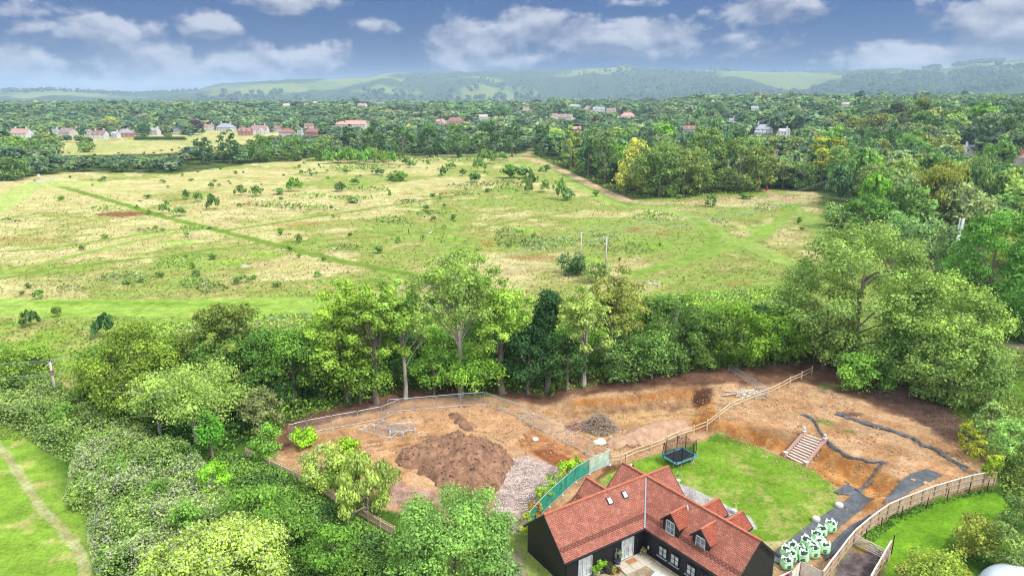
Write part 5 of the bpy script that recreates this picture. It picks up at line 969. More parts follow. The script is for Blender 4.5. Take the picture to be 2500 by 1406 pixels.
# ---- car in the courtyard: only its pale roof shows
cp = g(1602, 1452); car = thing('parked_car', 'white car whose pale roof shows in the gravel courtyard', 'car', tuple(cp), rz=1.0)
prof = [(-2.1, .45), (-2.1, .85), (-1.9, .98), (-1.3, 1.05), (1.0, 1.0), (1.9, .8), (2.1, .6), (2.1, .4)]
bm_ = MB(); nseg = len(prof); vs = [(x, s * .88, z) for s in (-1, 1) for x, z in prof]; bm_.add(vs, [tuple(range(nseg))[::-1], tuple(range(nseg, 2 * nseg))] + [(i, (i + 1) % nseg, nseg + (i + 1) % nseg, nseg + i) for i in range(nseg)]); bm_.build('body', CARW, car)
cab = MB(); cab.add([(x, s * w, z) for x, z, w in ((-1.75, 1.0, .82), (-1.2, 1.46, .64), (.2, 1.5, .64), (1.0, 1.0, .82)) for s in (-1, 1)], [(0, 2, 3, 1), (2, 4, 5, 3), (4, 6, 7, 5), (0, 1, 7, 6), (0, 6, 4, 2), (1, 3, 5, 7)]); cab.build('windscreen', DG, car)
bpy_r = MB(); R_ = 8
for i in range(R_ + 1):
    for j in range(R_ + 1): bpy_r.v.append((-1.25 + 1.5 * i / R_, -.68 + 1.36 * j / R_, 1.50 + .07 * math.sin(math.pi * i / R_) * math.sin(math.pi * j / R_) + .02))
bpy_r.f += [(i * (R_ + 1) + j, (i + 1) * (R_ + 1) + j, (i + 1) * (R_ + 1) + j + 1, i * (R_ + 1) + j + 1) for i in range(R_) for j in range(R_)]; bpy_r.build('roof', CARW, car, smooth=True)
for a in (-1.3, 1.3):
    for s in (-1, 1): MB().tube([(a, s * .7, .32), (a, s * .92, .32)], .32, 16).build('wheel', TYRE, car)
dp = g(2482, 1450); dome = MB(); dome.lathe([(2.9 * math.cos(a), 2.3 * math.sin(a)) for a in np.linspace(0, 1.5, 14)], (0, 0, 0), 40)
do = thing('dome_tent', 'smooth pale-blue white dome cut by the photo edge beside the rough hedge', 'dome', tuple(dp)); dome.build('canopy', CARW, do, smooth=True); MB().tube([(2.95 * math.cos(a), 2.95 * math.sin(a), .06) for a in np.linspace(0, 6.28, 33)[:-1]], .07, 6, True).build('rim', LEAD, do)
# ---- village
WALLC = dict(white=(.54, .53, .51), cream=(.46, .42, .36), brick=(.36, .15, .11), stone=(.50, .46, .40)); ROOFC = dict(orange=(.33, .21, .17), grey=(.24, .23, .24), browngrey=(.24, .19, .17), darkred=(.22, .12, .10), palegrey=(.34, .33, .33), darkgrey=(.14, .14, .15), brown=(.27, .17, .13), slate=(.26, .27, .31), red=(.27, .16, .135), pink=(.42, .25, .21), stone=(.36, .33, .29))
WN = dict(white='white-walled', cream='cream-walled', brick='red brick', stone='pale stone'); RN_ = dict(orange='orange-red tiled', grey='grey', browngrey='brown-grey', darkred='dark red', palegrey='pale grey', darkgrey='dark grey', brown='brown', slate='slate', red='red tiled', pink='faded pink', stone='stone-coloured')
PLACE = ['at the west end of the village, behind the oaks', 'with two dormers in the western cottages', 'tallest of the western cottages', 'half hidden by the dark conifer', 'gable towards the pale field', 'low beside the brick house', 'behind the pale field', 'behind the clipped hedge', 'west of the copper beech', 'just east of the copper beech', 'long and low with white chimneys', 'with a brick gable behind the hedge belt', 'biggest of the red roofs behind the belt', 'between two red-roofed houses', 'low among the red-roofed houses', 'narrow, by the dark red roofs', 'easternmost of the red-roof row', 'behind the easternmost red roof', 'west of the tall dark tree row', 'terrace behind the tall dark tree row', 'hipped roof over the tall dark tree row', 'small, beside the hipped roof above the row', 'far beyond the tall row', 'small, west of the stone mansion', 'the stone mansion with white chimneys', 'beside the stone mansion', 'east of the stone mansion', 'last of the mansion row', 'near the head of the sandy track', 'long roof behind the track tunnel', 'low, among trees by the track tunnel', 'east of the purple beech', 'in the middle of the wood', 'small gable near the big white house', 'big white house in the wood', 'annexe in front of the big white house', 'east of the big white house', 'far above the big white house', 'with chimneys in the eastern wood', 'at the eastern edge of the wood', 'barn beyond the upper wood', 'low roof in the middle wood clearing', 'distant, far beyond the hedge belt', 'distant, among the farthest village trees', 'distant, behind the western woods', 'most distant pink roof below the downs']
for i, (p, (hx, hy, wpx, kind, wc, rc)) in enumerate(HP):
    m = mpp(p); W_ = wpx * m * .86; D_ = min(W_ * .62, 11); ze = 4.6 if wpx > 15 else 4; zr = ze + D_ * .42; lab = f'{WN[wc]} house, {RN_[rc]} roof, {PLACE[i]}'
    t = thing('village_house', lab, 'house', tuple(p), 'houses of the village', rz=-.12 + .25 * math.sin(i * 2.3)); mw = mat('render_' + wc, WALLC[wc], .9, .1, .6); mr = mat('roof_' + rc, ROOFC[rc], .9, .3, 1.2)
    b = MB(); b.add([(x, y_, z) for z in (-2, ze) for x, y_ in ((-W_ / 2, -D_ / 2), (W_ / 2, -D_ / 2), (W_ / 2, D_ / 2), (-W_ / 2, D_ / 2))], [(0, 3, 2, 1), (4, 5, 6, 7), (0, 1, 5, 4), (1, 2, 6, 5), (2, 3, 7, 6), (3, 0, 4, 7)])
    if kind != 'hip': b.add([(s * W_ / 2, y_, z) for s in (-1, 1) for y_, z in ((-D_ / 2, ze), (D_ / 2, ze), (0, zr - .2))], [(0, 1, 2), (3, 5, 4)])
    front = None
    if kind == 'gable' and i % 3 == 0:
        gx = W_ * .22; gw = W_ * .2; b.add([(gx - gw, -D_ / 2 - 1.2, -2), (gx + gw, -D_ / 2 - 1.2, -2), (gx + gw, -D_ / 2 - 1.2, ze), (gx, -D_ / 2 - 1.2, ze + gw * 1.1), (gx - gw, -D_ / 2 - 1.2, ze), (gx - gw, 0, -2), (gx + gw, 0, -2), (gx + gw, 0, ze), (gx, 0, ze + gw * 1.1), (gx - gw, 0, ze)], [(0, 1, 2, 3, 4), (1, 6, 7, 2), (5, 0, 4, 9)]); front = (gx, gw)
    b.build('wall', mw, t); r_ = MB(); o_v = .35; ins = D_ * .5 if kind == 'hip' else -o_v
    Xe = W_ / 2 + o_v; Ye = D_ / 2 + o_v; Xr = W_ / 2 - ins; r_.add([(-Xe, -Ye, ze - .2), (Xe, -Ye, ze - .2), (Xe, Ye, ze - .2), (-Xe, Ye, ze - .2), (-Xr, 0, zr), (Xr, 0, zr)], [(0, 1, 5, 4), (2, 3, 4, 5)] + ([(1, 2, 5), (3, 0, 4)] if kind == 'hip' else []))
    if kind != 'hip': r_.v[0:6] = [(x, y_, z + .22) for x, y_, z in r_.v[0:6]]
    if front: gx, gw = front; zz = ze + gw * 1.1 + .15; r_.add([(gx - gw - .3, -D_ / 2 - 1.5, ze - .1), (gx, -D_ / 2 - 1.5, zz), (gx, 1.0, zz), (gx - gw - .3, 1.0, ze - .1), (gx + gw + .3, -D_ / 2 - 1.5, ze - .1), (gx + gw + .3, 1.0, ze - .1)], [(0, 1, 2, 3), (1, 4, 5, 2)])
    ro = r_.build('roof', mr, t)
    for s in ((-1, 1) if wpx > 30 else (1,)):
        ch = MB().box((s * W_ * .32, .3, zr + .4), (1.0, 1.3, 2.6)); ch.box((s * W_ * .32, .3, zr + 1.8), (1.15, 1.45, .2)); [ch.lathe([(.16, 0), (.13, .5)], (s * W_ * .32, .3 + q, zr + 1.88), 8) for q in (-.35, .35)]; ch.build('chimney', mat('chimney_' + ('white' if wc in ('white', 'stone') else 'brick'), WALLC['white' if wc in ('white', 'stone') else 'brick'], .9, .15), ro)
    nw = max(2, int(W_ / 4))
    for k in range(nw):
        x = -W_ / 2 + W_ * (k + .5) / nw; yw = -D_ / 2 - (1.2 if front and abs(x - front[0]) < front[1] + .5 else 0) - .03
        for z in ((1.2, 3.4) if ze > 4.2 else (1.4,)):
            wo_ = MB(); fr_ = wo_.bar((x - .55, yw, z - .65), (x - .55, yw, z + .65), .08, .08).bar((x + .55, yw, z - .65), (x + .55, yw, z + .65), .08, .08).bar((x - .6, yw, z + .65), (x + .6, yw, z + .65), .08, .08).bar((x - .6, yw, z - .65), (x + .6, yw, z - .65), .1, .1); ob = wo_.build('window', WHITE, t); MB().box((x, yw + .01, z), (1.05, .04, 1.25)).build('pane', GLASS, ob)
    if kind == 'gable' and wpx > 24 and not front:
        for s in (-.22, .22):
            zd = ze + (zr - ze) * .35; yd = -D_ / 2 * .72; d_ = MB(); d_.box((W_ * s, yd, zd), (1.5, 1.6, 1.3)); dn = d_.build('dormer', mw, t); MB().add([(W_ * s - 1, yd - 1, zd + .6), (W_ * s, yd - 1, zd + 1.4), (W_ * s, yd + 1.6, zd + 1.4), (W_ * s - 1, yd + 1.6, zd + .6), (W_ * s + 1, yd - 1, zd + .6), (W_ * s + 1, yd + 1.6, zd + .6)], [(0, 1, 2, 3), (1, 4, 5, 2)]).build('dormer_roof', mr, dn)
hg = G_([(330, 342), (344, 345), (452, 344), (452, 340), (360, 340)]); HP0 = hg[0]
V, v, L = crown(np.random.default_rng(3), 1, 1, 0, 'bush', .1, 1.8, True, nmax=2500); VV = []; vvv = []
for k in range(26): q = gp(333 + k * 4.7, 344.5); VV.append(V * [5.5, 3.5, 4.4] + q); vvv.append(v)
ho_ = link('clipped_hedge', leaf_mesh('clipped_hedge', np.vstack(VV) - HP0, np.concatenate(vvv)), LEAF, None, tuple(HP0)); ho_.color = LC(84, 122, 66); tag(ho_, 'long clipped dark hedge in front of the white cottage', 'hedge')
# ================================================================ THE PLOT
WOOD = mat('new_timber', (.56, .42, .27), .8, .2, 3, stretch=(1, 1, .3)); WOOD2 = mat('weathered_timber', (.40, .29, .20), .85, .28, 4, stretch=(1, 1, .2)); WOODP = mat('silvered_timber', (.56, .50, .43), .8, .18, 4); GALV = mat('galvanised_steel', (.50, .52, .55), .4, .15, 6, metal=.5); CONC = mat('concrete', (.48, .46, .42), .9, .15, 4)
def poly_w(pts): return [Vector(gp(*p)) for p in pts]
# ---- post and rail fence
PR = [(1494, 1133), (1516, 1130), (1553, 1112), (1589, 1100), (1625, 1086), (1660, 1069), (1693, 1059), (1726, 1046), (1756, 1022), (1786, 999), (1816, 987), (1844, 976), (1874, 966), (1901, 953), (1928, 938), (1956, 926), (1981, 913)]
pp = poly_w(PR); base = pp[8]; t = thing('post_and_rail_fence', 'new two-rail timber fence running up the bare earth bank', 'fence', tuple(base)); rr = random.Random(2)
for i, p in enumerate(pp):
    tall = 1.25 + rr.uniform(-.05, .1); MB().bar(p - Vector((0, 0, .3)), p + Vector((rr.uniform(-.02, .02), 0, tall)), .16, .13).build('post', WOOD, t, base)
    if i < len(pp) - 1:
        q = pp[i + 1]
        for z in (.55, 1.02):
            a = p + Vector((0, 0, z + rr.uniform(-.03, .03))); b = q + Vector((0, 0, z + rr.uniform(-.03, .03))); mid = (a + b) / 2 + Vector((0, 0, rr.uniform(-.06, .05))); MB().tube([a, mid, b], [.05, .06, .045], 5).build('rail', WOOD, t, base)
# ---- mesh panels
FOOT = mat('panel_foot', (.50, .49, .47), .9, .2)
HER = thing('mesh_panel', 'proto', 'mesh fence panel'); fr_ = MB(); W0, H0 = 3.4, 2.0
fr_.tube([(-W0 / 2, 0, .12), (-W0 / 2, 0, H0 - .12), (-W0 / 2 + .12, 0, H0), (W0 / 2 - .12, 0, H0), (W0 / 2, 0, H0 - .12), (W0 / 2, 0, .12)], .034, 6).tube([(-W0 / 2, 0, .22), (W0 / 2, 0, .22)], .03, 6).build('frame', GALV, HER)
ms = MB()
for k in range(1, 30): x = -W0 / 2 + W0 * k / 30; ms.bar((x, 0, .22), (x, 0, H0), .007, .007)
for k in range(1, 9): z = .22 + (H0 - .22) * k / 9; ms.bar((-W0 / 2, 0, z), (W0 / 2, 0, z), .007, .007)
ms.build('wire_mesh', GALV, HER)
for s in (-1, 1): MB().box((s * W0 / 2, 0, .06), (.22, .62, .12)).build('foot', FOOT, HER)
FEN = [[(707, 1072), (752, 1060), (812, 1048), (874, 1037), (933, 1025), (976, 1007)], [(948, 1008), (1008, 1003), (1067, 998), (1125, 993), (1183, 989), (1226, 1005), (1272, 1021), (1303, 1043), (1346, 1062), (1389, 1085), (1435, 1109), (1488, 1134)]]
PN = ['hidden by the lime-green bush', 'first standing clear of the lime-green bush', 'second from the lime-green bush', 'third from the lime-green bush', 'skewed where the two fence runs meet', 'overlapping the skewed panel', 'before the tall bare trunks', 'centre of the straight back run', 'last of the straight back run at the corner', 'first after the back corner', 'second after the back corner', 'beside the brown soil mound', 'above the white manhole cover', 'in front of the brush heap', 'near the flattened green sack', 'joining the green netting corner']; pi_ = 0
used = False
def put_panel(a, b, lab, tilt=0.0, first=[True]):
    t = HER if first[0] else copy_tree(HER); first[0] = False
    m_ = (a + b) / 2; t.location = m_; d = b - a; t.rotation_euler = (tilt, -math.atan2(d.z, math.hypot(d.x, d.y)), math.atan2(d.y, d.x)); t.scale = (d.length / W0, 1, 1)
    t['label'] = lab; t['group'] = 'metal mesh fence panels'; return t
for run in FEN:
    P = poly_w(run)
    for a, b in zip(P[:-1], P[1:]): put_panel(a, b, f'galvanised mesh panel, {PN[pi_ % len(PN)]}'); pi_ += 1
for k, (a, b, tl, z, lb) in enumerate([((952, 1074), (882, 1055), 1.45, .12, 'mesh panel lying flat, lowest of the fallen pile'), ((982, 1064), (912, 1046), 1.47, .2, 'mesh panel lying flat across the fallen pile'), ((1014, 1056), (953, 1062), 1.42, .28, 'fallen mesh panel pointing away from the pile')]):
    A = Vector(gp(*a)); B = Vector(gp(*b)); A.z += z; B.z += z; put_panel(A, B, lb, tl)
# ---- green netting panels
def net_mat(name, c, al):
    m = mat(name, c, .8, .35, 1.5, alpha=al); return m
NETP = net_mat('pale_green_netting', (.38, .60, .50), .66); NETD = net_mat('green_netting', (.02, .25, .17), .88)
GN = [((1488, 1136), (1438, 1158)), ((1438, 1158), (1405, 1178)), ((1405, 1178), (1372, 1209)), ((1372, 1209), (1340, 1238)), ((1340, 1238), (1312, 1268)), ((1312, 1268), (1288, 1297))]
GL = ['pale see-through green netting panel at the fence corner', 'green netting panel next to the pale corner one', 'second dark green netting panel from the pale corner', 'middle dark green netting panel beside the laurels', 'dark green netting panel behind the gable roof', 'lowest dark green netting panel touching the barn gable']
for i, (a, b) in enumerate(GN):
    A, B = Vector(gp(*a)), Vector(gp(*b)); d = (B - A).normalized(); n_ = Vector((-d.y, d.x, 0)); t = thing('netting_panel', GL[i], 'netting panel', tuple(A), 'green netting fence panels'); L = (B - A).length
    MB().tube([A, A + Vector((0, 0, 2)), B + Vector((0, 0, 2)), B], .035, 6).tube([A + Vector((0, 0, .2)), B + Vector((0, 0, .2))], .03, 6).build('frame', GALV, t, A); nb_ = MB(); K, J = 22, 8
    for j in range(J + 1):
        for k in range(K + 1):
            s = k / K; zz = .12 + 1.92 * j / J; w = .05 * math.sin(9 * s * L + j * .6) + .04 * math.sin(23 * s + j); nb_.v.append(tuple(A + d * L * s + n_ * (-.06 + w) + Vector((0, 0, zz + .03 * math.sin(14 * s)))))
    nb_.f += [(j * (K + 1) + k, j * (K + 1) + k + 1, (j + 1) * (K + 1) + k + 1, (j + 1) * (K + 1) + k) for j in range(J) for k in range(K)]; nb_.build('netting', NETP if i == 0 else NETD, t, A, True)
    for s in (.3, .62, .9):
        if i: q = A + d * L * (s - .2) - n_ * .14; MB().bar(q + Vector((0, 0, 1.5 - .5 * s)), q + d * L * .3 + Vector((0, 0, 1.56 - .5 * s)), .05, .05).build('tape', NETP, t, A)
    MB().box(tuple(A + n_ * -.1 + Vector((0, 0, .06))), (.22, .6, .12), math.atan2(d.y, d.x)).build('foot', FOOT, t, A)
# ---- crowd barriers
BAR = thing('crowd_barrier', 'proto', 'barrier'); MB().tube([(-1.1, 0, .2), (-1.1, 0, 1.1), (1.1, 0, 1.1), (1.1, 0, .2)], .02, 6, True).build('frame', GALV, BAR); b_ = MB(); [b_.bar((-1.1 + 2.2 * k / 18, 0, .2), (-1.1 + 2.2 * k / 18, 0, 1.1), .014, .014) for k in range(1, 18)]; b_.build('infill_rods', GALV, BAR)
for s in (-.8, .8): MB().tube([(s, -.35, 0), (s, 0, .22), (s, .35, 0)], .02, 5).build('foot', GALV, BAR)
BB = [((1777, 905), (1801, 917)), ((1802, 918), (1825, 934)), ((1826, 934), (1850, 948)), ((1851, 949), (1872, 962)), ((1848, 972), (1874, 966))]
BL = ['metal barrier half under the maple leaves', 'second metal barrier from the maple', 'middle metal barrier of the row', 'metal barrier reaching the rail fence', 'metal barrier leaning along the rail fence by the sticks']
for i, (a, b) in enumerate(BB):
    A, B = Vector(gp(*a)), Vector(gp(*b)); t = BAR if i == 0 else copy_tree(BAR); d = B - A; t.location = (A + B) / 2; t.rotation_euler = (0, -math.atan2(d.z, math.hypot(d.x, d.y)), math.atan2(d.y, d.x)); t.scale.x = d.length / 2.25; t['label'] = BL[i]; t['group'] = 'metal crowd barriers'
# ---- heaps
SOIL = mat('dug_soil', (.085, .042, .026), .95, .5, .7, bump=.6, col2=(.31, .17, .10)); SOIL2 = mat('dry_soil', (.24, .14, .09), .95, .4, 1.6, bump=.8, col2=(.42, .27, .17))
def heap(name, lab, cat, pxs, h_, m, seed, rough=.5, group=None):
    P = [gp(*p) for p in pxs]; P = np.array(P); c = P.mean(0); nx = 96; lo, hi = P.min(0) - .5, P.max(0) + .5
    gx, gy = np.meshgrid(np.linspace(lo[0], hi[0], nx), np.linspace(lo[1], hi[1], nx), indexing='ij'); x, y = gx.ravel(), gy.ravel(); d = sdf_poly(x, y, P[:, :2], 3) + (fbm(x, y, 1.6, 3, seed) - .5) * 1.4
    dm = (-sdf_poly(x, y, P[:, :2], 3)).max(); z = h_ * np.clip(-d / dm, 0, 1) ** .8 * (.7 + .6 * fbm(x, y, 2.4, 3, seed + 1)) + (fbm(x, y, .5, 3, seed + 2) - .5) * rough * (d < 0) * h_ * .5; z = np.where(d > .1, -.6, z) + hgt(x, y)
    i = np.arange(nx * nx).reshape(nx, nx); F = np.stack([i[:-1, :-1], i[1:, :-1], i[1:, 1:], i[:-1, 1:]], -1).reshape(-1, 4)
    F = F[(d[F] < .5).any(1)]; u, inv = np.unique(F.ravel(), return_inverse=True); b0 = (c[0], c[1], float(hgt(c[0], c[1])))
    o = link(name, raw_mesh(name, np.stack([x, y, z], 1)[u] - np.array(b0), inv, 4, smooth=True), m, None, b0); return tag(o, lab, cat, group), (x, y, z, d)
o, (hx, hy, hz_, hd_) = heap('spoil_heap', 'big dark brown spoil heap in the middle of the plot', 'soil heap', [(975, 1105), (1030, 1078), (1110, 1062), (1180, 1072), (1240, 1100), (1258, 1130), (1235, 1165), (1205, 1205), (1160, 1222), (1080, 1190), (1010, 1150), (960, 1130)], 3.0, SOIL, 4, .4)
heap('soil_ridge', 'low ridge of dark crumbly soil behind the big heap', 'soil heap', [(1095, 1010), (1130, 1012), (1165, 1042), (1150, 1052), (1110, 1035)], .7, SOIL, 9, .8)
heap('soil_mound', 'long low mound of reddish soil beside the rail fence', 'soil heap', [(1478, 1078), (1530, 1052), (1600, 1030), (1670, 1028), (1688, 1048), (1650, 1072), (1560, 1092), (1500, 1092)], .9, SOIL2, 12, .8)
rg2 = np.random.default_rng(8)
def clods(name, lab, Q, s, m, kind='stuff'):
    V = []; F = []
    bv = np.array([(-1, -1, -1), (1, -1, -1), (1, 1, -1), (-1, 1, -1), (-1, -1, 1), (1, -1, 1), (1, 1, 1), (-1, 1, 1)]) * .5; bf = np.array([(0, 3, 2, 1), (4, 5, 6, 7), (0, 1, 5, 4), (1, 2, 6, 5), (2, 3, 7, 6), (3, 0, 4, 7)])
    n = len(Q); R3 = np.linalg.qr(rg2.normal(size=(n, 3, 3)))[0]; k = s * rg2.uniform(.4, 1.4, (n, 1, 1)); V = (bv[None] * rg2.uniform(.7, 1.2, (n, 8, 1)) * k) @ R3 + Q[:, None]; F = (bf[None] + 8 * np.arange(n)[:, None, None]).reshape(-1)
    o = link(name, raw_mesh(name, V.reshape(-1, 3), F, 4), m); o['kind'] = kind; return o
sel = np.where(hd_ < -.1)[0]; sel = rg2.choice(sel, 600); clods('clods_rubble', '', np.stack([hx[sel] + rg2.normal(0, .1, 600), hy[sel] + rg2.normal(0, .1, 600), hz_[sel]], 1), .16, SOIL)
def scat(poly, n): P = np.array(G_(poly))[:, :2]; Q = rg2.uniform(P.min(0), P.max(0), (n * 3, 2)); Q = Q[sdf_poly(Q[:, 0], Q[:, 1], P, 1) < 0][:n]; return np.stack([Q[:, 0], Q[:, 1], hgt(Q[:, 0], Q[:, 1]) + .02], 1)
RUB = mat('brick_rubble', (.44, .36, .33), .9, .45, 1.0); clods('hardcore_rubble', '', scat([(1240, 1120), (1290, 1112), (1360, 1140), (1372, 1165), (1330, 1215), (1275, 1300), (1190, 1300), (1215, 1200)], 3200), .08, RUB)
clods('earth_clods_rubble', '', scat([(720, 1060), (1180, 980), (1500, 960), (1980, 930), (2380, 1130), (2160, 1220), (1740, 1050), (1500, 1120), (1260, 1110), (900, 1100)], 3600), .11, SOIL2)
STW = mat('pale_stone', (.62, .58, .52), .9, .15); clods('loose_stones_rubble', '', scat([(720, 1060), (1180, 980), (1500, 960), (1980, 930), (2380, 1130), (2160, 1220), (1740, 1050), (1500, 1120), (1260, 1110), (900, 1100)], 300), .09, STW)
# ---- brush heaps: tangles of sticks
TWIG = mat('dry_twigs', (.20, .14, .10), .9, .4, 5, col2=(.40, .31, .22)); TWD = mat('dark_twigs', (.10, .06, .045), .9, .4, 5, col2=(.24, .15, .11)); PSTK = mat('stripped_sticks', (.62, .55, .44), .8, .2)
def sticks(name, lab, cat, px, py, rx, ry, h_, n, m, ln, rad, seed, leafc=None, flat=False):
    p = np.array(gp(px, py)); rng = random.Random(seed); b = MB()
    for _ in range(n):
        a = rng.uniform(0, 6.28); r_ = rng.random() ** .5; x, y = rx * r_ * math.cos(a), ry * r_ * math.sin(a); z = h_ * (1 - r_ ** 1.6) * rng.uniform(.2, 1.05); q = Vector((x, y, z + .04)); th = rng.uniform(0, 6.28); d = Vector((math.cos(th), math.sin(th), (rng.uniform(-.5, .6) if not flat else rng.uniform(-.08, .08)))) * ln * rng.uniform(.4, 1)
        k = Vector((rng.uniform(-.1, .1), rng.uniform(-.1, .1), rng.uniform(-.05, .12))) * ln; e0, e1 = q - d / 2, q + d / 2; e0.z = max(e0.z, 0); e1.z = max(e1.z, 0); b.tube([e0, q + k, e1], [rad, rad * .9, rad * .35], 4)
    o = tag(b.build(name, m), lab, cat); o.location = p
    return o
sticks('brush_heap', 'twiggy dark heap of cut branches beside the mesh fence', 'brush heap', 1462, 1048, 2.4, 1.7, 2.4, 1100, TWIG, 1.3, .034, 1)
sticks('branch_pile', 'small pile of pinkish cut branches against the brush heap', 'brush heap', 1410, 1044, 1.3, 1.1, 1.2, 220, mat('pink_sticks', (.42, .25, .18), .9, .3, 4), 1.6, .028, 2)
sticks('cut_brushwood', 'tangle of brown brushwood under the grey-green ash', 'brush heap', 2190, 968, 3.4, 2.6, 1.5, 900, TWD, 1.5, .025, 3); sticks('twig_litter', 'spread of dead brown twigs along the dark soil edge', 'brush heap', 2270, 1015, 3.4, 4.0, .7, 800, TWD, 1.2, .022, 4)
sticks('thorn_litter', 'lower scatter of twigs beside the yellow shrubs', 'brush heap', 2330, 1070, 2.0, 4.0, .5, 420, TWD, 1.0, .02, 6)
sticks('stick_bundle', 'heap of pale stripped sticks at the rail fence', 'stick heap', 1828, 966, 1.7, .8, .9, 90, PSTK, 2.0, .04, 5)
sticks('kindling_pile', 'small twigs gathered in the fold of the long black sheet', 'stick heap', 2082, 1012, 1.6, .5, .25, 90, TWD, .9, .02, 7)
for pts, r_, lb in (([(1762, 968), (1788, 965), (1815, 957)], .13, 'longer pale log lying by the stick heap'), ([(1768, 957), (1800, 958), (1818, 950)], .10, 'thinner pale log behind the longer one'), ([(1824, 958), (1845, 950), (1872, 949)], .09, 'bent pale log against the barrier'),
                    ([(1404, 1060), (1420, 1052), (1418, 1042), (1428, 1034), (1447, 1026)], .08, 'curved pale branch trailing out of the brush heap')):
    P = poly_w(pts); b0 = P[0].copy(); o = tag(MB().tube([q + Vector((0, 0, r_ + .05 + .5 * (lb[0] == 'c') * i / len(P))) for i, q in enumerate(P)], [r_ * (1 - .12 * i) for i in range(len(P))], 7).build('fallen_log', BARKP, None, b0), lb, 'log'); o.location = b0
# ---- small things
p = gp(1307, 1074); t = thing('manhole_cover', 'white round cover with a brown stake beside it', 'cover', tuple(p)); MB().lathe([(.36, 0), (.40, .12), (.34, .26), (.12, .30)]).build('cover', WHITE, t, smooth=True); MB().tube([(-.18, .35, 0), (-.2, .35, .95)], .03, 6).build('stake', WOOD2, t)
BAGG = mat('green_bag_fabric', (.34, .70, .32), .6, .22, 3, col2=(.66, .90, .62)); BAGW = mat('white_webbing', (.82, .84, .82), .7, .06); BAGK = mat('black_lining', (.025, .027, .03), .7, .3)
p = gp(1464, 1078); fl = MB(); k = 9
ol = [(-.75, -.1), (-.55, -.5), (-.05, -.75), (.3, -.55), (.75, -.45), (.7, .1), (.45, .55), (-.1, .7), (-.15, .4), (-.5, .35)]; fl.add([(x, y, .0) for x, y in ol] + [(x * .9, y * .9, .14 + .06 * math.sin(5 * x)) for x, y in ol] + [(0, 0, .2)], [(i, (i + 1) % 10, 10 + (i + 1) % 10, 10 + i) for i in range(10)] + [(10 + i, 10 + (i + 1) % 10, 20) for i in range(10)]); o = tag(fl.build('empty_sack', BAGG), 'flattened pale green sack on the earth near the mesh fence', 'sack'); o.location = p; o.scale = (1.15, 1.15, 1)
for px_, py_, s, lb in ((2048, 1238, .42, 'rough stone block halfway along the black sheet'), (1992, 1272, .40, 'round stone block on the black sheet above the bags')):
    p = gp(px_, py_); b = MB().lathe([(s * .8, 0), (s * 1.02, .12), (s, .34), (s * .86, .44), (.1, .46)], (0, 0, 0), 9); o = tag(b.build('stone_block', CONC), lb, 'stone'); o.location = p + np.array([0, 0, .05])
p = gp(1651, 909); o = thing('wire_hoop', 'pale rusty ring stand left on the dark soil under the sycamores', 'ring', tuple(p)); MB().tube([(.45 * math.cos(a), .45 * math.sin(a), .5) for a in np.linspace(0, 6.28, 15)[:-1]], .05, 6, True).build('rim', BAGW, o)
for a in (.4, 2.5, 4.6): MB().tube([(.42 * math.cos(a), .42 * math.sin(a), .5), (.3 * math.cos(a), .3 * math.sin(a), 0)], .03, 5).build('leg', GALV, o)
for px_, py_, lb in ((1537, 1140, 'white scooter-like toy lying by the lawn corner'),):
    p = gp(px_, py_); t = thing('lawn_toy', lb, 'toy', tuple(p)); MB().box((0, 0, .25), (.7, .25, .1), .3).box((.15, .05, .34), (.25, .2, .1), .3).build('body', WHITE, t); [MB().tube([(x, -.05, .16), (x, .05, .16)], .16, 12).build('wheel', TYRE, t) for x in (-.35, .35)]; MB().tube([(-.5, .2, 0), (-.5, .2, 1.6)], .03, 6).build('pole', BLK, t)
# ---- black membrane sheets
MEMB = mat('woven_black_membrane', (.028, .030, .036), .45, .3, 1.2, bump=.6, col2=(.10, .108, .12), spec=.5)
def sheet(name, lab, Lp, Rp, lift=.06, wr=.05, fr=6.0, n=60, m=14, seed=1, nar=0):
    L = np.array([gp(*q) for q in Lp]); Rr = np.array([gp(*q) for q in Rp]); s = np.linspace(0, 1, n)
    f = lambda P: np.stack([np.interp(s, np.linspace(0, 1, len(P)), P[:, k]) for k in range(2)], 1)
    a, b = f(L), f(Rr)
    if nar: cc_ = (a + b) / 2; kk_ = (.38 + .45 * fbm(s * 22, s * 0, 1, 3, seed))[:, None]; sh_ = ((fbm(s * 14, s * 0 + 5, 1, 3, seed) - .5) * .5)[:, None]; a, b = cc_ + (a - cc_) * kk_ + sh_, cc_ + (b - cc_) * kk_ + sh_
    w = np.linspace(0, 1, m); Q = a[:, None] * (1 - w[None, :, None]) + b[:, None] * w[None, :, None]; x, y = Q[..., 0].ravel(), Q[..., 1].ravel(); W = np.tile(w, n); S = np.repeat(s, m)
    z = hgt(x, y) + lift + wr * np.abs(np.sin(W * fr + 3 * fbm(x, y, 1.2, 2, seed))) + wr * 1.5 * fbm(x, y, .8, 3, seed); z += wr * ((W < .01) | (W > .99)) * -.5; z = np.maximum(z, hgt(x, y) + .12 * (S > -1))
    i = np.arange(n * m).reshape(n, m); F = np.stack([i[:-1, :-1], i[1:, :-1], i[1:, 1:], i[:-1, 1:]], -1).reshape(-1, 4); nv = n * m; F = np.vstack([F, F[:, ::-1] + nv]); c = np.array([x.mean(), y.mean(), 0]); c[2] = float(hgt(c[0], c[1]))
    V = np.stack([x, y, z], 1); V2 = V - [0, 0, .012]; return tag(link(name, raw_mesh(name, np.vstack([V, V2]) - c, F, 4, smooth=True), MEMB, None, tuple(c)), lab, 'ground sheet', 'black membrane sheets')
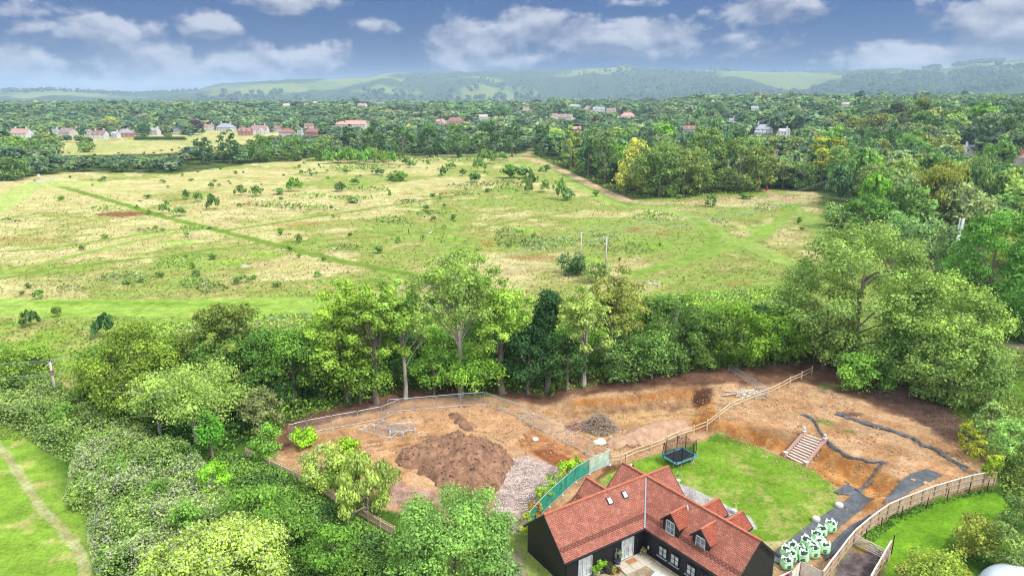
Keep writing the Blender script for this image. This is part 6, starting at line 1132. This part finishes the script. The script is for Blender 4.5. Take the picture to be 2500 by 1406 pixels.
sheet('ground_sheet', 'widest black membrane running down between lawn and bags', [(2098, 1200), (2030, 1245), (1985, 1275), (1940, 1310), (1895, 1345), (1880, 1370)], [(2135, 1218), (2090, 1255), (2055, 1280), (2020, 1310), (1990, 1350), (1930, 1385)], wr=.07, fr=22, m=22)
sheet('ground_sheet', 'rumpled black membrane against the near fence beside the bags', [(2120, 1262), (2080, 1285), (2060, 1300), (2030, 1330), (2010, 1348)], [(2128, 1262), (2090, 1288), (2080, 1310), (2050, 1345), (2015, 1372)], wr=.16, fr=14, seed=4)
sheet('ground_sheet', 'flat grey-black membrane along the close-board fence top', [(2260, 1146), (2220, 1160), (2195, 1180), (2175, 1205), (2155, 1228)], [(2302, 1160), (2262, 1182), (2232, 1195), (2200, 1215), (2160, 1232)], wr=.02, fr=5, seed=2)
sheet('ground_sheet', 'folded black membrane flap at the lawn corner', [(2070, 1182), (2052, 1192), (2035, 1203)], [(2100, 1210), (2080, 1212), (2052, 1208)], wr=.08, fr=9, seed=3, n=24)
sheet('ground_sheet', 'twisted membrane strip hanging down the orange bank', [(2144, 1127), (2145, 1140), (2125, 1165), (2110, 1185), (2082, 1192)], [(2168, 1130), (2152, 1144), (2138, 1160), (2125, 1185), (2105, 1207)], wr=.14, fr=9, seed=6, nar=1)
sheet('ground_sheet', 'thin crumpled membrane strip curving past the log steps', [(1955, 1012), (1988, 1022), (1992, 1038), (2015, 1070), (2045, 1098), (2085, 1118), (2120, 1124), (2168, 1128)], [(1956, 1017), (1982, 1026), (1987, 1042), (2010, 1078), (2040, 1108), (2082, 1124), (2120, 1130), (2162, 1133)], wr=.13, fr=5, seed=7, n=130, m=9, nar=1)
sheet('ground_sheet', 'long crumpled membrane strip across the upper earth to the fence', [(2040, 1006), (2060, 1012), (2100, 1030), (2170, 1046), (2235, 1070), (2250, 1082), (2300, 1105), (2345, 1136), (2372, 1140)], [(2042, 1014), (2060, 1024), (2100, 1036), (2165, 1052), (2228, 1076), (2245, 1088), (2290, 1108), (2335, 1140), (2350, 1154)], wr=.14, fr=5, seed=8, n=160, m=9, nar=1)
# ---- bulk bags
BAG = thing('bulk_bag', 'proto', 'bulk bag'); K = 24; prof = [(.36, 0), (.47, .08), (.52, .35), (.50, .62), (.46, .82), (.50, .95)]; b = MB()
def sq(a, r_): c, s = math.cos(a), math.sin(a); k = (abs(c) ** 4 + abs(s) ** 4) ** -.25; return c * r_ * k * .92, s * r_ * k * .92
b.v = [(*sq(2 * math.pi * k / K, r_ * (1 + .05 * math.sin(5 * k + 9 * z))), z + (.10 * math.sin(k * 1.05) if z > .9 else 0)) for r_, z in prof + [(.42, .86), (.34, .72)] for k in range(K)]; nr_ = len(prof) + 2; b.f = [(i * K + k, i * K + (k + 1) % K, (i + 1) * K + (k + 1) % K, (i + 1) * K + k) for i in range(nr_ - 1) for k in range(K)] + [tuple(range(K))[::-1]]; b.build('body', BAGG, BAG, smooth=True)
b = MB(); b.v = [(*sq(2 * math.pi * k / K, r_), z + .05 * math.sin(k * 2.2)) for r_, z in ((.40, .83), (.30, .80), (.12, .86)) for k in range(K)]; b.f = [(i * K + k, i * K + (k + 1) % K, (i + 1) * K + (k + 1) % K, (i + 1) * K + k) for i in range(2) for k in range(K)] + [tuple(2 * K + k for k in range(K))]; b.build('black_fill', BAGK, BAG, smooth=True)
for k, a in enumerate((.78, 2.35, 3.93, 5.5)): x, y = math.cos(a) * .52, math.sin(a) * .52; MB().tube([(x * .95, y * .7, .8), (x * 1.0, y * .85, 1.12), (x * .85, y * 1.0, 1.14), (x * .7, y * .95, .82)], .035, 5).build('handle', BAGW, BAG)
pr_ = MB()
for w_, z in ((.34, .60), (.30, .52), (.36, .42), (.26, .34)): pr_.box((0, -.485, z), (w_, .03, .045))
pr_.build('print', mat('dark_print', (.02, .14, .07), .8, .2), BAG)
BG = [(2025, 1296, 1.1, 'hindmost bag, drawn up to a point'), (2006, 1306, 1.0, 'second bag behind the open ones'), (1994, 1322, 1.05, 'bag with a wide black opening in the upper file'), (2000, 1338, 1.1, 'lowest bag of the upper file'), (2012, 1350, 1.05, 'bag nearest the near fence'), (1966, 1330, 1.05, 'widest-mouthed bag of the main cluster'), (1980, 1344, 1.0, 'bag in the middle of the cluster'), (1984, 1358, 1.1, 'upright bag facing the slatted gate'),
      (1936, 1345, 1.0, 'bag with raised corner at the back of the cluster'), (1952, 1357, 1.0, 'bag behind the slatted screen'), (1916, 1356, 1.1, 'bag half behind the barn gable'), (1932, 1368, 1.0, 'small bag wedged in the cluster'), (1962, 1370, 1.0, 'flat-topped bag over the slatted screen'), (1918, 1386, 1.1, 'lowest bag beside the black gable wall')]
for i, (x, y, s, lb) in enumerate(BG):
    t = BAG if i == 0 else copy_tree(BAG); p = gp(x, y); t.location = (p[0], p[1], p[2] + .03); s *= .9; t.scale = (s * 1.05, s * 1.05, s * (1.25 if i == 0 else 1.05)); t.rotation_euler.z = [.3, -.2, .5, .1, -.4, .8, .2, .0, .6, -.1, .9, .3, -.5, .1][i]; t.rotation_euler.x = .09 * math.sin(i * 2.7); t.rotation_euler.y = .09 * math.cos(i * 1.9); t.scale.z *= .86 + .28 * ((i * 7) % 5) / 5; t['label'] = 'pale green builders bag, ' + lb; t['group'] = 'green bulk bags beside the lawn'
# ---- log steps with brick cheeks
A, B = Vector(g(1917, 1112, 0)), Vector(g(1967, 1136, 0)); Cc, D = Vector(gp(1961, 1064)), Vector(gp(2012, 1080)); Cc.z = D.z = 1.62; b0 = (A + B) / 2; t = thing('log_steps', 'flight of pale log steps with brick cheeks rising from the lawn', 'steps', tuple(b0))
BRK = mat('red_brick_edging', (.30, .13, .09), .9, .5, 8, col2=(.62, .45, .38)); SLP = mat('sleeper_log', (.60, .49, .42), .85, .25, 3, stretch=(1, 1, 1)); NST = 11
for i in range(NST):
    f = i / (NST - 1); p = A.lerp(Cc, f); q = B.lerp(D, f); e = (q - p).normalized(); MB().tube([p + e * .25 + Vector((0, 0, .08)), q - e * .25 + Vector((0, 0, .08))], .10, 8).build('log', SLP, t, b0)
    if i < NST - 1: p2 = A.lerp(Cc, f + .1); q2 = B.lerp(D, f + .1); MB().slab([p + Vector((0, 0, .03)), q + Vector((0, 0, .03)), q2 + Vector((0, 0, -.06)), p2 + Vector((0, 0, -.06))], .1).build('tread', SOIL2, t, b0)
for s, (p, q) in enumerate(((A, Cc), (B, D))):
    m_ = MB(); nbk = 40
    for k in range(nbk): w = p.lerp(q, (k + .5) / nbk); e = (B - A).normalized(); m_.bar(w - e * .17 + Vector((0, 0, .22)), w + e * .17 + Vector((0, 0, .22)), (q - p).length / nbk * .72, .22)
    m_.build('brick_cheek', BRK, t, b0)
    for w, top in ((p, False), (q, True)):
        pr2 = MB().box(tuple(w + Vector((0, 0, .2))), (.42, .42, .55), .45).build('pier', BRK, t, b0); MB().box(tuple(w + Vector((0, 0, .5))), (.48, .48, .06), .45).build('cap', CONC, pr2, b0)
        if top: MB().lathe([(.06, 0), (.06, .12), (.16, .2), (.21, .33), (.16, .47), (.04, .54)], tuple(w + Vector((0, 0, .53))), 12).build('ball_finial', CONC, pr2, b0, True)
# ---- trampoline
c0 = Vector((19.9, 72.8, 0)); t = thing('trampoline', 'rectangular trampoline with teal pads and black safety net on the lawn', 'trampoline', tuple(c0), rz=.57); TEAL = mat('teal_pad', (.07, .22, .24), .6, .15); NETB = mat('black_safety_net', (.01, .01, .012), .8, .2, alpha=.42); MATB = mat('jump_mat', (.02, .02, .028), .8, .3)
a_, b_2 = 1.72, 1.2
for (x0, y0, x1, y1) in ((-a_, -b_2, a_, -b_2), (a_, -b_2, a_, b_2), (a_, b_2, -a_, b_2), (-a_, b_2, -a_, -b_2)): MB().bar((x0, y0, .86), (x1, y1, .86), .34, .06).build('pad', TEAL, t)
MB().box((0, 0, .80), (2 * a_ - .2, 2 * b_2 - .2, .02)).build('jump_mat', MATB, t); MB().tube([(-a_, -b_2, .78), (a_, -b_2, .78), (a_, b_2, .78), (-a_, b_2, .78)], .04, 6, True).build('frame', GALV, t)
pol = [(-a_, -.75), (-a_, .75), (a_, -.75), (a_, .75), (-.85, -b_2), (.85, -b_2), (-.85, b_2), (.85, b_2)]
for x, y in pol: k = 1.1; MB().tube([(x * 1.04, y * 1.04, .7), (x * 1.12, y * 1.12, 1.5), (x * 1.05, y * 1.05, 2.75)], .05, 7).build('pole', BLK, t); MB().tube([(x, y, .8), (x, y, .02)], .03, 6).build('leg', GALV, t)
ring = [(-a_, -.75), (-.85, -b_2), (.85, -b_2), (a_, -.75), (a_, .75), (.85, b_2), (-.85, b_2), (-a_, .75)]; nb_ = MB(); n8 = []
for i in range(8):
    x0, y0 = ring[i]; x1, y1 = ring[(i + 1) % 8]
    for s in np.linspace(0, 1, 7)[:-1]: n8.append((x0 + (x1 - x0) * s, y0 + (y1 - y0) * s, s))
NN = len(n8)
for z, kx in ((.88, 1.0), (1.6, 1.05), (2.65, 1.03)):
    for x, y, s in n8: nb_.v.append((x * kx, y * kx, z - (.22 * math.sin(math.pi * s) if z > 2 else 0)))
nb_.f = [(j * NN + i, j * NN + (i + 1) % NN, (j + 1) * NN + (i + 1) % NN, (j + 1) * NN + i) for j in range(2) for i in range(NN)]; nb_.build('safety_net', NETB, t, smooth=True)
MB().tube([(1.0, -.6, .85), (1.0, -1.25, .02)], .02, 5).tube([(1.3, -.6, .85), (1.3, -1.25, .02)], .02, 5).build('ladder', WHITE, t)
# ---- close-board fence to the east
CBp = [(2427, 1184), (2400, 1186), (2370, 1192), (2340, 1200), (2310, 1209), (2280, 1218), (2250, 1229), (2222, 1240), (2194, 1251), (2166, 1264), (2144, 1279), (2122, 1296), (2103, 1312), (2085, 1328), (2065, 1352), (2046, 1378), (2026, 1404), (2006, 1432)]
def board_fence(pts, lab, name, hh=1.65, rails=(.35, 1.0), side=1, m=WOOD2, cap=True, boards=True):
    P = poly_w(pts) if not isinstance(pts[0], Vector) else pts; b0 = P[len(P) // 2].copy(); t = thing(name, lab, 'fence', tuple(b0)); rr = random.Random(len(P)); up = Vector((0, 0, 1))
    for i, p in enumerate(P):
        MB().bar(p - up * .3, p + up * (hh + .02), .11, .11).build('post', m, t, b0)
        if i == len(P) - 1: break
        q = P[i + 1]; d = (q - p).normalized(); n_ = Vector((-d.y, d.x, 0)) * side; L = (q - p).length; nb2 = max(2, int(L / .14)); b = MB()
        if boards:
            for k in range(nb2):
                s0 = p.lerp(q, (k + .03) / nb2) + n_ * (.05 + .01 * (k % 2)); s1 = p.lerp(q, (k + .97) / nb2) + n_ * (.05 + .01 * (k % 2)); zt = hh - .06 + rr.uniform(-.01, .01); s0z, s1z = s0 + up * zt, s1 + up * zt; o2 = n_ * .02
                b.add([s0, s1, s1z, s0z, s0 + o2, s1 + o2, s1z + o2, s0z + o2], [(0, 1, 2, 3), (7, 6, 5, 4), (0, 4, 5, 1), (1, 5, 6, 2), (2, 6, 7, 3), (3, 7, 4, 0)])
            b.build('board_panel', m, t, b0)
        for z in rails: MB().bar(p + up * z + n_ * .0, q + up * z, .06, .09).build('rail', m, t, b0)
        if cap: MB().bar(p + up * (hh - .02) + n_ * .03, q + up * (hh - .02) + n_ * .03, .13, .05).build('top_rail', WOODP, t, b0)
    return t
board_fence(CBp, 'curving close-board timber fence between bare earth and the east lawn', 'close_board_fence', side=-1)
for i, (px_, py_) in enumerate([(2410, 1196), (2365, 1204), (2312, 1220), (2262, 1240), (2200, 1262), (2150, 1290), (2112, 1318)]):
    p = Vector(gp(px_, py_)); o = tag(MB().tube([(0, 0, -.2), (0, 0, 1.3)], .045, 6).build('metal_stake', BLK), f'thin black stake beside the close-board fence, {ordn(i + 1)} from its east end', 'stake', 'black stakes along the east lawn'); o.location = p
board_fence([(2172, 1352), (2160, 1372), (2148, 1394), (2134, 1418), (2122, 1440)], 'short board fence down the outer side of the gravel pen', 'pen_fence', hh=1.5, side=-1)
o = tag(MB().tube([(0, 0, -.2), (0, 0, 2.1)], .05, 6).build('metal_stake', BLK), 'tall black stake at the corner of the gravel pen', 'stake'); o.location = Vector(gp(2176, 1352))
board_fence([(602, 1116), (630, 1128), (660, 1142), (690, 1156), (720, 1170), (750, 1186), (780, 1202), (810, 1220), (840, 1238), (870, 1256), (900, 1274), (930, 1292), (965, 1312)], 'low timber fence sunk in greenery along the lower plot edge', 'boundary_fence', hh=1.3, side=1, cap=False, m=WOOD)
# gate and slatted screens
A = Vector(gp(2084, 1330)); B = Vector(gp(2168, 1372)); d = (B - A).normalized(); L = (B - A).length; t = thing('field_gate', 'pale five-bar timber gate closing the gravel pen', 'gate', tuple(A)); up = Vector((0, 0, 1))
for k, z in enumerate((.2, .42, .64, .88, 1.15)): MB().bar(A + up * z, B + up * z, .04, .09).build('bar', WOODP, t, A)
for s in (0.0, 1.0): MB().bar(A.lerp(B, s) + up * .1, A.lerp(B, s) + up * 1.25, .09, .08).build('stile', WOODP, t, A)
for s0, s1 in ((.02, .5), (.5, .98), (.98, .5), (.5, .02)): MB().bar(A.lerp(B, s0) + up * (.2 if s0 in (.02, .98) else 1.15) + Vector((d.y, -d.x, 0)) * .05, A.lerp(B, s1) + up * (1.15 if s0 in (.02, .98) else .2) + Vector((d.y, -d.x, 0)) * .05, .03, .07).build('brace', WOODP, t, A)
def slat_screen(a, b, lab, hh=1.5):
    A = Vector(gp(*a)); B = Vector(gp(*b)); t = thing('slatted_screen', lab, 'screen', tuple(A)); [MB().bar(A.lerp(B, s), A.lerp(B, s) + up * (hh + .05), .09, .09).build('post', WOODP, t, A) for s in (0, .5, 1)]; m = MB(); [m.bar(A + up * (.12 + k * .16), B + up * (.12 + k * .16), .03, .11) for k in range(9)]; m.build('slats', WOODP, t, A)
slat_screen((1951, 1402), (2004, 1428), 'pale slatted timber screen facing the gravel courtyard'); slat_screen((1930, 1430), (1951, 1402), 'pale slatted side screen below the green bags')
t = thing('red_white_board', 'red and white board propped by the slatted side screen', 'board', tuple(gp(1915, 1420))); MB().slab([(-.8, -.3, .1), (.7, .5, .1), (.75, .45, .9), (-.75, -.35, .9)], .05).build('panel', WHITE, t); MB().slab([(-.1, .04, .4), (.35, .28, .4), (.35, .26, .75), (-.1, .0, .75)], .12).build('red_patch', mat('red_paint', (.5, .03, .04), .5, .1), t)
# ================================================================ POLES, LINES, PEOPLE
POLE = mat('grey_pole_wood', (.44, .40, .37), .85, .2, 2, stretch=(1, 1, .2)); CABLE = mat('pale_cable', (.30, .33, .28), .6, .1)
def upole(px, by, top, lab, arm, ang, r_=.15):
    p = gp(px, by); h_ = ztop(p, top); t = thing('utility_pole', lab, 'pole', tuple(p)); MB().tube([(0, 0, -.5), (0, 0, h_)], [r_ * 1.2, r_ * .8], 9).build('pole', POLE, t, smooth=True); c, s = math.cos(ang), math.sin(ang); ends = []
    MB().bar((-arm * c, -arm * s, h_ - .25), (arm * c, arm * s, h_ - .25), .12, .12).build('crossarm', POLE, t)
    for k in (-1, 0, 1): q = (k * arm * .9 * c, k * arm * .9 * s, h_ - .19 + (.25 if k == 0 else 0)); MB().lathe([(.04, 0), (.09, .08), (.05, .16), (.09, .24), (.04, .34)], q, 8).build('insulator', BLK, t); ends.append(Vector(p) + Vector(q) + Vector((0, 0, .34)))
    return t, ends, h_
_, e1, hA = upole(1417, 655, 566, 'slim pole with a T-shaped crossarm, nearer the middle of the meadow', 1.15, .35)
_, e2, hB = upole(1478, 668, 578, 'thicker pole with wide crossarm beside the olive tree', 1.2, -.4, .2)
_, e3, hC = upole(140, 978, 884, 'leaning grey timber pole in the brambles at the meadow corner', .55, 1.2, .17)
pC = Vector(gp(140, 978)); MB().box((0, 0, hC - 1.6), (.35, .35, .7)).build('fuse_box', mat('rust_box', (.22, .09, .07), .8, .3), [o for o in SC.objects if o.name.startswith('utility_pole')][-1])
t4, e4, hD = upole(212, 990, 908, 'short pole whose top peeps out of the olive ash', .5, 1.0, .14)
p5 = gp(2062, 480); q5 = Vector((p5[0], p5[1], p5[2] + ztop(p5, 425))); t = thing('pole_cage', 'white steel frame on a pole in the wood edge above the track', 'pole', tuple(p5)); MB().tube([(0, 0, 0), (0, 0, q5.z - p5[2])], .16, 8).build('pole', POLE, t)
cg = MB(); hh = q5.z - p5[2]
for z in (hh - 2.6, hh - 1.3, hh): cg.tube([(-1.5, -.6, z), (1.5, -.6, z), (1.5, .6, z), (-1.5, .6, z)], .06, 5, True)
for x in (-1.5, 1.5): [cg.tube([(x, y, hh - 2.6), (x, y, hh)], .06, 5) for y in (-.6, .6)]
cg.build('steel_frame', GALV, t)
def wires(A, B, sag, lab, r_=.014):
    t = thing('power_line', lab, 'power line', tuple((A[0] + B[0]) / 2)); off = tuple((A[0] + B[0]) / 2)
    for a, b in zip(A, B): MB().tube([a.lerp(b, s) - Vector((0, 0, sag * 4 * s * (1 - s))) for s in np.linspace(0, 1, 14)], r_, 4).build('cable', CABLE, t, off)
far = [q5 + Vector((k * 1.4, 0, 0)) for k in (-1, 0, 1)]
wires(e1, far, 3.0, 'three thin cables from the slim meadow pole to the steel frame', .022); wires(e2, [f - Vector((-2, 0, 2.4)) for f in far], 3.0, 'three thin cables from the thicker meadow pole to the wood', .022)
mid = [Vector(gp(700, 960)) + Vector((k, 0, 10.5)) for k in (-.8, 0, .8)]; wires(e3, e1, 2.6, 'three cables crossing the bright ride from corner pole to slim pole'); wires(e4, e2, 2.6, 'three cables from the half-hidden pole to the thicker meadow pole')
lf = [Vector(gp(-260, 1010)) + Vector((0, k, 8.2)) for k in (-.6, 0, .6)]; wires(e3, lf, .8, 'upper three cables leaving the corner pole westward'); wires(e4, [q + Vector((0, -2, -2.0)) for q in lf], .8, 'lower three cables leaving westward over the brambles')
# phone mast
pm = gp(2312, 745); hm = ztop(pm, 532); t = thing('phone_mast', 'slim white mobile phone mast rising between the dark trees', 'mast', tuple(pm)); MB().tube([(0, 0, 0), (0, 0, hm * .62), (0, 0, hm - .3)], [.22, .2, .13], 10).build('pole', mat('pale_mast', (.55, .55, .53), .6, .1), t, smooth=True)
for k in range(3): a = k * 2.09 + .4; MB().box((.38 * math.cos(a), .38 * math.sin(a), hm - 1.3), (.26, .32, 2.3), a).build('antenna_panel', WHITE, t)
for k in range(3): a = k * 2.09 + 1.2; MB().box((.34 * math.cos(a), .34 * math.sin(a), hm - 4.2), (.25, .3, 1.1), a).build('radio_unit', WHITE, t)
for k, (a, z) in enumerate(((3.6, 6.2), (5.2, 7.0))): MB().lathe([(.03, -.06), (.33, .0), (.36, .06), (.33, .1), (.05, .12)], (0, 0, 0), 14).build('dish', WHITE, t); d_ = t.children[-1]; d_.location = (.6 * math.cos(a), .6 * math.sin(a), hm - z); d_.rotation_euler = (R(90), 0, a + R(90))
# notice board, bin
p = gp(96, 437); t = thing('notice_board', 'small white notice board at the meadow entrance', 'notice board', tuple(p)); MB().box((0, 0, 1.7), (1.3, .08, 1.5)).build('board', WHITE, t); [MB().bar((x, .06, 0), (x, .06, 1.6), .1, .1).build('post', WOOD2, t) for x in (-.45, .45)]
p = gp(1871, 466); t = thing('litter_bin', 'red bin at the foot of the wood above the track', 'bin', tuple(p)); RED = mat('red_plastic', (.50, .07, .04), .5, .1); MB().lathe([(.36, 0), (.42, 1.3), (.46, 1.35), (.46, 1.5), (.3, 1.75), (.05, 1.82)], (0, 0, 0), 14).build('body', RED, t, smooth=True); MB().box((0, -.42, 1.5), (.36, .1, .14)).build('opening', BLK, t)
# walker and dog
def skinned(name, joints, edges, m, parent, sub=2):
    me = bpy.data.meshes.new(name); me.from_pydata([j[:3] for j in joints], edges, []); o = link(name, me, m, parent); sk = o.modifiers.new('skin', 'SKIN'); sk.use_smooth_shade = True
    for i, j in enumerate(joints): me.skin_vertices[0].data[i].radius = (j[3], j[3]); me.skin_vertices[0].data[i].use_root = (i == 0)
    o.modifiers.new('sub', 'SUBSURF').levels = sub; o.modifiers[-1].render_levels = sub; return o
def prep(me): 
    if not me.skin_vertices: bpy.context.view_layer.objects.active
p = gp(998, 571); t = thing('person', 'walker in dark clothes with a wine-red top on the meadow path', 'person', tuple(p), rz=R(90)); SKIN = mat('skin', (.45, .28, .21), .6, .1); CLO = mat('dark_trousers', (.03, .018, .022), .8, .2); JKT = mat('wine_jacket', (.10, .015, .03), .8, .2)
J = [(0, 0, .95, .13), (0, .01, 1.15, .14), (0, .0, 1.38, .16), (0, 0, 1.50, .065), (0, .02, 1.60, .085), (0, .02, 1.70, .08), (-.1, .0, .88, .09), (-.1, .14, .48, .065), (-.1, .06, .08, .05), (-.1, .2, .04, .045), (.1, .0, .88, .09), (.1, -.08, .48, .065), (.1, -.24, .1, .05), (.1, -.12, .04, .045),
     (-.2, 0, 1.42, .06), (-.25, -.08, 1.15, .045), (-.24, .08, .93, .035), (-.24, .14, .86, .03), (.2, 0, 1.42, .06), (.25, .08, 1.16, .045), (.24, .22, .98, .035), (.24, .28, .93, .03)]
Ed = [(0, 1), (1, 2), (2, 3), (3, 4), (4, 5), (0, 6), (6, 7), (7, 8), (8, 9), (0, 10), (10, 11), (11, 12), (12, 13), (2, 14), (14, 15), (15, 16), (16, 17), (2, 18), (18, 19), (19, 20), (20, 21)]
def skin_obj(name, J, Ed, m, parent):
    me = bpy.data.meshes.new(name); me.from_pydata([j[:3] for j in J], Ed, []); o = link(name, me, m, parent); sk = o.modifiers.new('skin', 'SKIN'); sk.use_smooth_shade = True
    if not me.skin_vertices:
        bpy.context.view_layer.objects.active = o; o.select_set(True); bpy.ops.mesh.customdata_skin_add(); o.select_set(False)
    for i, j in enumerate(J): me.skin_vertices[0].data[i].radius = (j[3], j[3]); me.skin_vertices[0].data[i].use_root = (i == 0)
    s = o.modifiers.new('sub', 'SUBSURF'); s.levels = s.render_levels = 2; return o
skin_obj('body', J, Ed, CLO, t)
skin_obj('jacket', [(0, 0, .98, .155), (0, .01, 1.18, .165), (0, 0, 1.42, .17), (-.2, 0, 1.43, .075), (-.25, -.07, 1.17, .06), (-.24, .07, .97, .05), (.2, 0, 1.43, .075), (.25, .08, 1.17, .06), (.24, .2, 1.0, .05)], [(0, 1), (1, 2), (2, 3), (3, 4), (4, 5), (2, 6), (6, 7), (7, 8)], JKT, t)
MB().lathe([(.03, -.12), (.085, -.08), (.10, .02), (.085, .1), (.03, .14)], (0, .02, 1.66), 12).build('hair', BLK, t, smooth=True); MB().lathe([(.03, -.09), (.07, -.05), (.078, .02), (.06, .08), (.02, .1)], (0, .06, 1.65), 12).build('face', SKIN, t, smooth=True)
p = gp(1050, 572); t = thing('dog', 'small white dog walking ahead on the meadow path', 'dog', tuple(p), rz=R(5))
skin_obj('body', [(-.3, 0, .48, .12), (0, 0, .47, .13), (.3, 0, .48, .15), (.46, 0, .6, .09), (.58, 0, .68, .085), (.72, 0, .65, .045), (-.42, 0, .56, .04), (-.6, 0, .72, .025), (.3, .09, .3, .05), (.31, .09, .14, .032), (.34, .09, .02, .035), (.3, -.09, .3, .05), (.24, -.09, .14, .032), (.27, -.09, .02, .035), (-.3, .09, .34, .07), (-.38, .09, .17, .035), (-.33, .09, .02, .035), (-.3, -.09, .34, .07), (-.34, -.09, .17, .035), (-.29, -.09, .02, .035), (.55, .07, .78, .025), (.55, -.07, .78, .025)],
         [(0, 1), (1, 2), (2, 3), (3, 4), (4, 5), (0, 6), (6, 7), (2, 8), (8, 9), (9, 10), (2, 11), (11, 12), (12, 13), (0, 14), (14, 15), (15, 16), (0, 17), (17, 18), (18, 19), (4, 20), (4, 21)], WHITE, t)

# low post fence along the sandy track
TF = [gp(*q) for q in [(1345, 412), (1420, 446), (1480, 476), (1530, 497), (1580, 503), (1660, 502), (1760, 496), (1860, 492), (1900, 491)]]; t = thing('track_fence', 'low fence of short dark posts following the sandy track', 'fence', tuple(TF[4])); b0 = Vector(TF[4]); k = 0
seg = np.concatenate([[0], np.cumsum([np.hypot(*(b[:2] - a[:2])) for a, b in zip(TF[:-1], TF[1:])])]); tot = seg[-1]; prev = None
for s_ in np.arange(0, tot, 3.2):
    q = Vector([float(np.interp(s_, seg, [v[i] for v in TF])) for i in range(3)]); MB().bar(q, q + Vector((0, 0, 1.05)), .14, .14).build('post', WOOD2, t, b0)
    if prev is not None: MB().bar(prev + Vector((0, 0, .85)), q + Vector((0, 0, .85)), .05, .08).build('rail', WOOD2, t, b0)
    prev = q
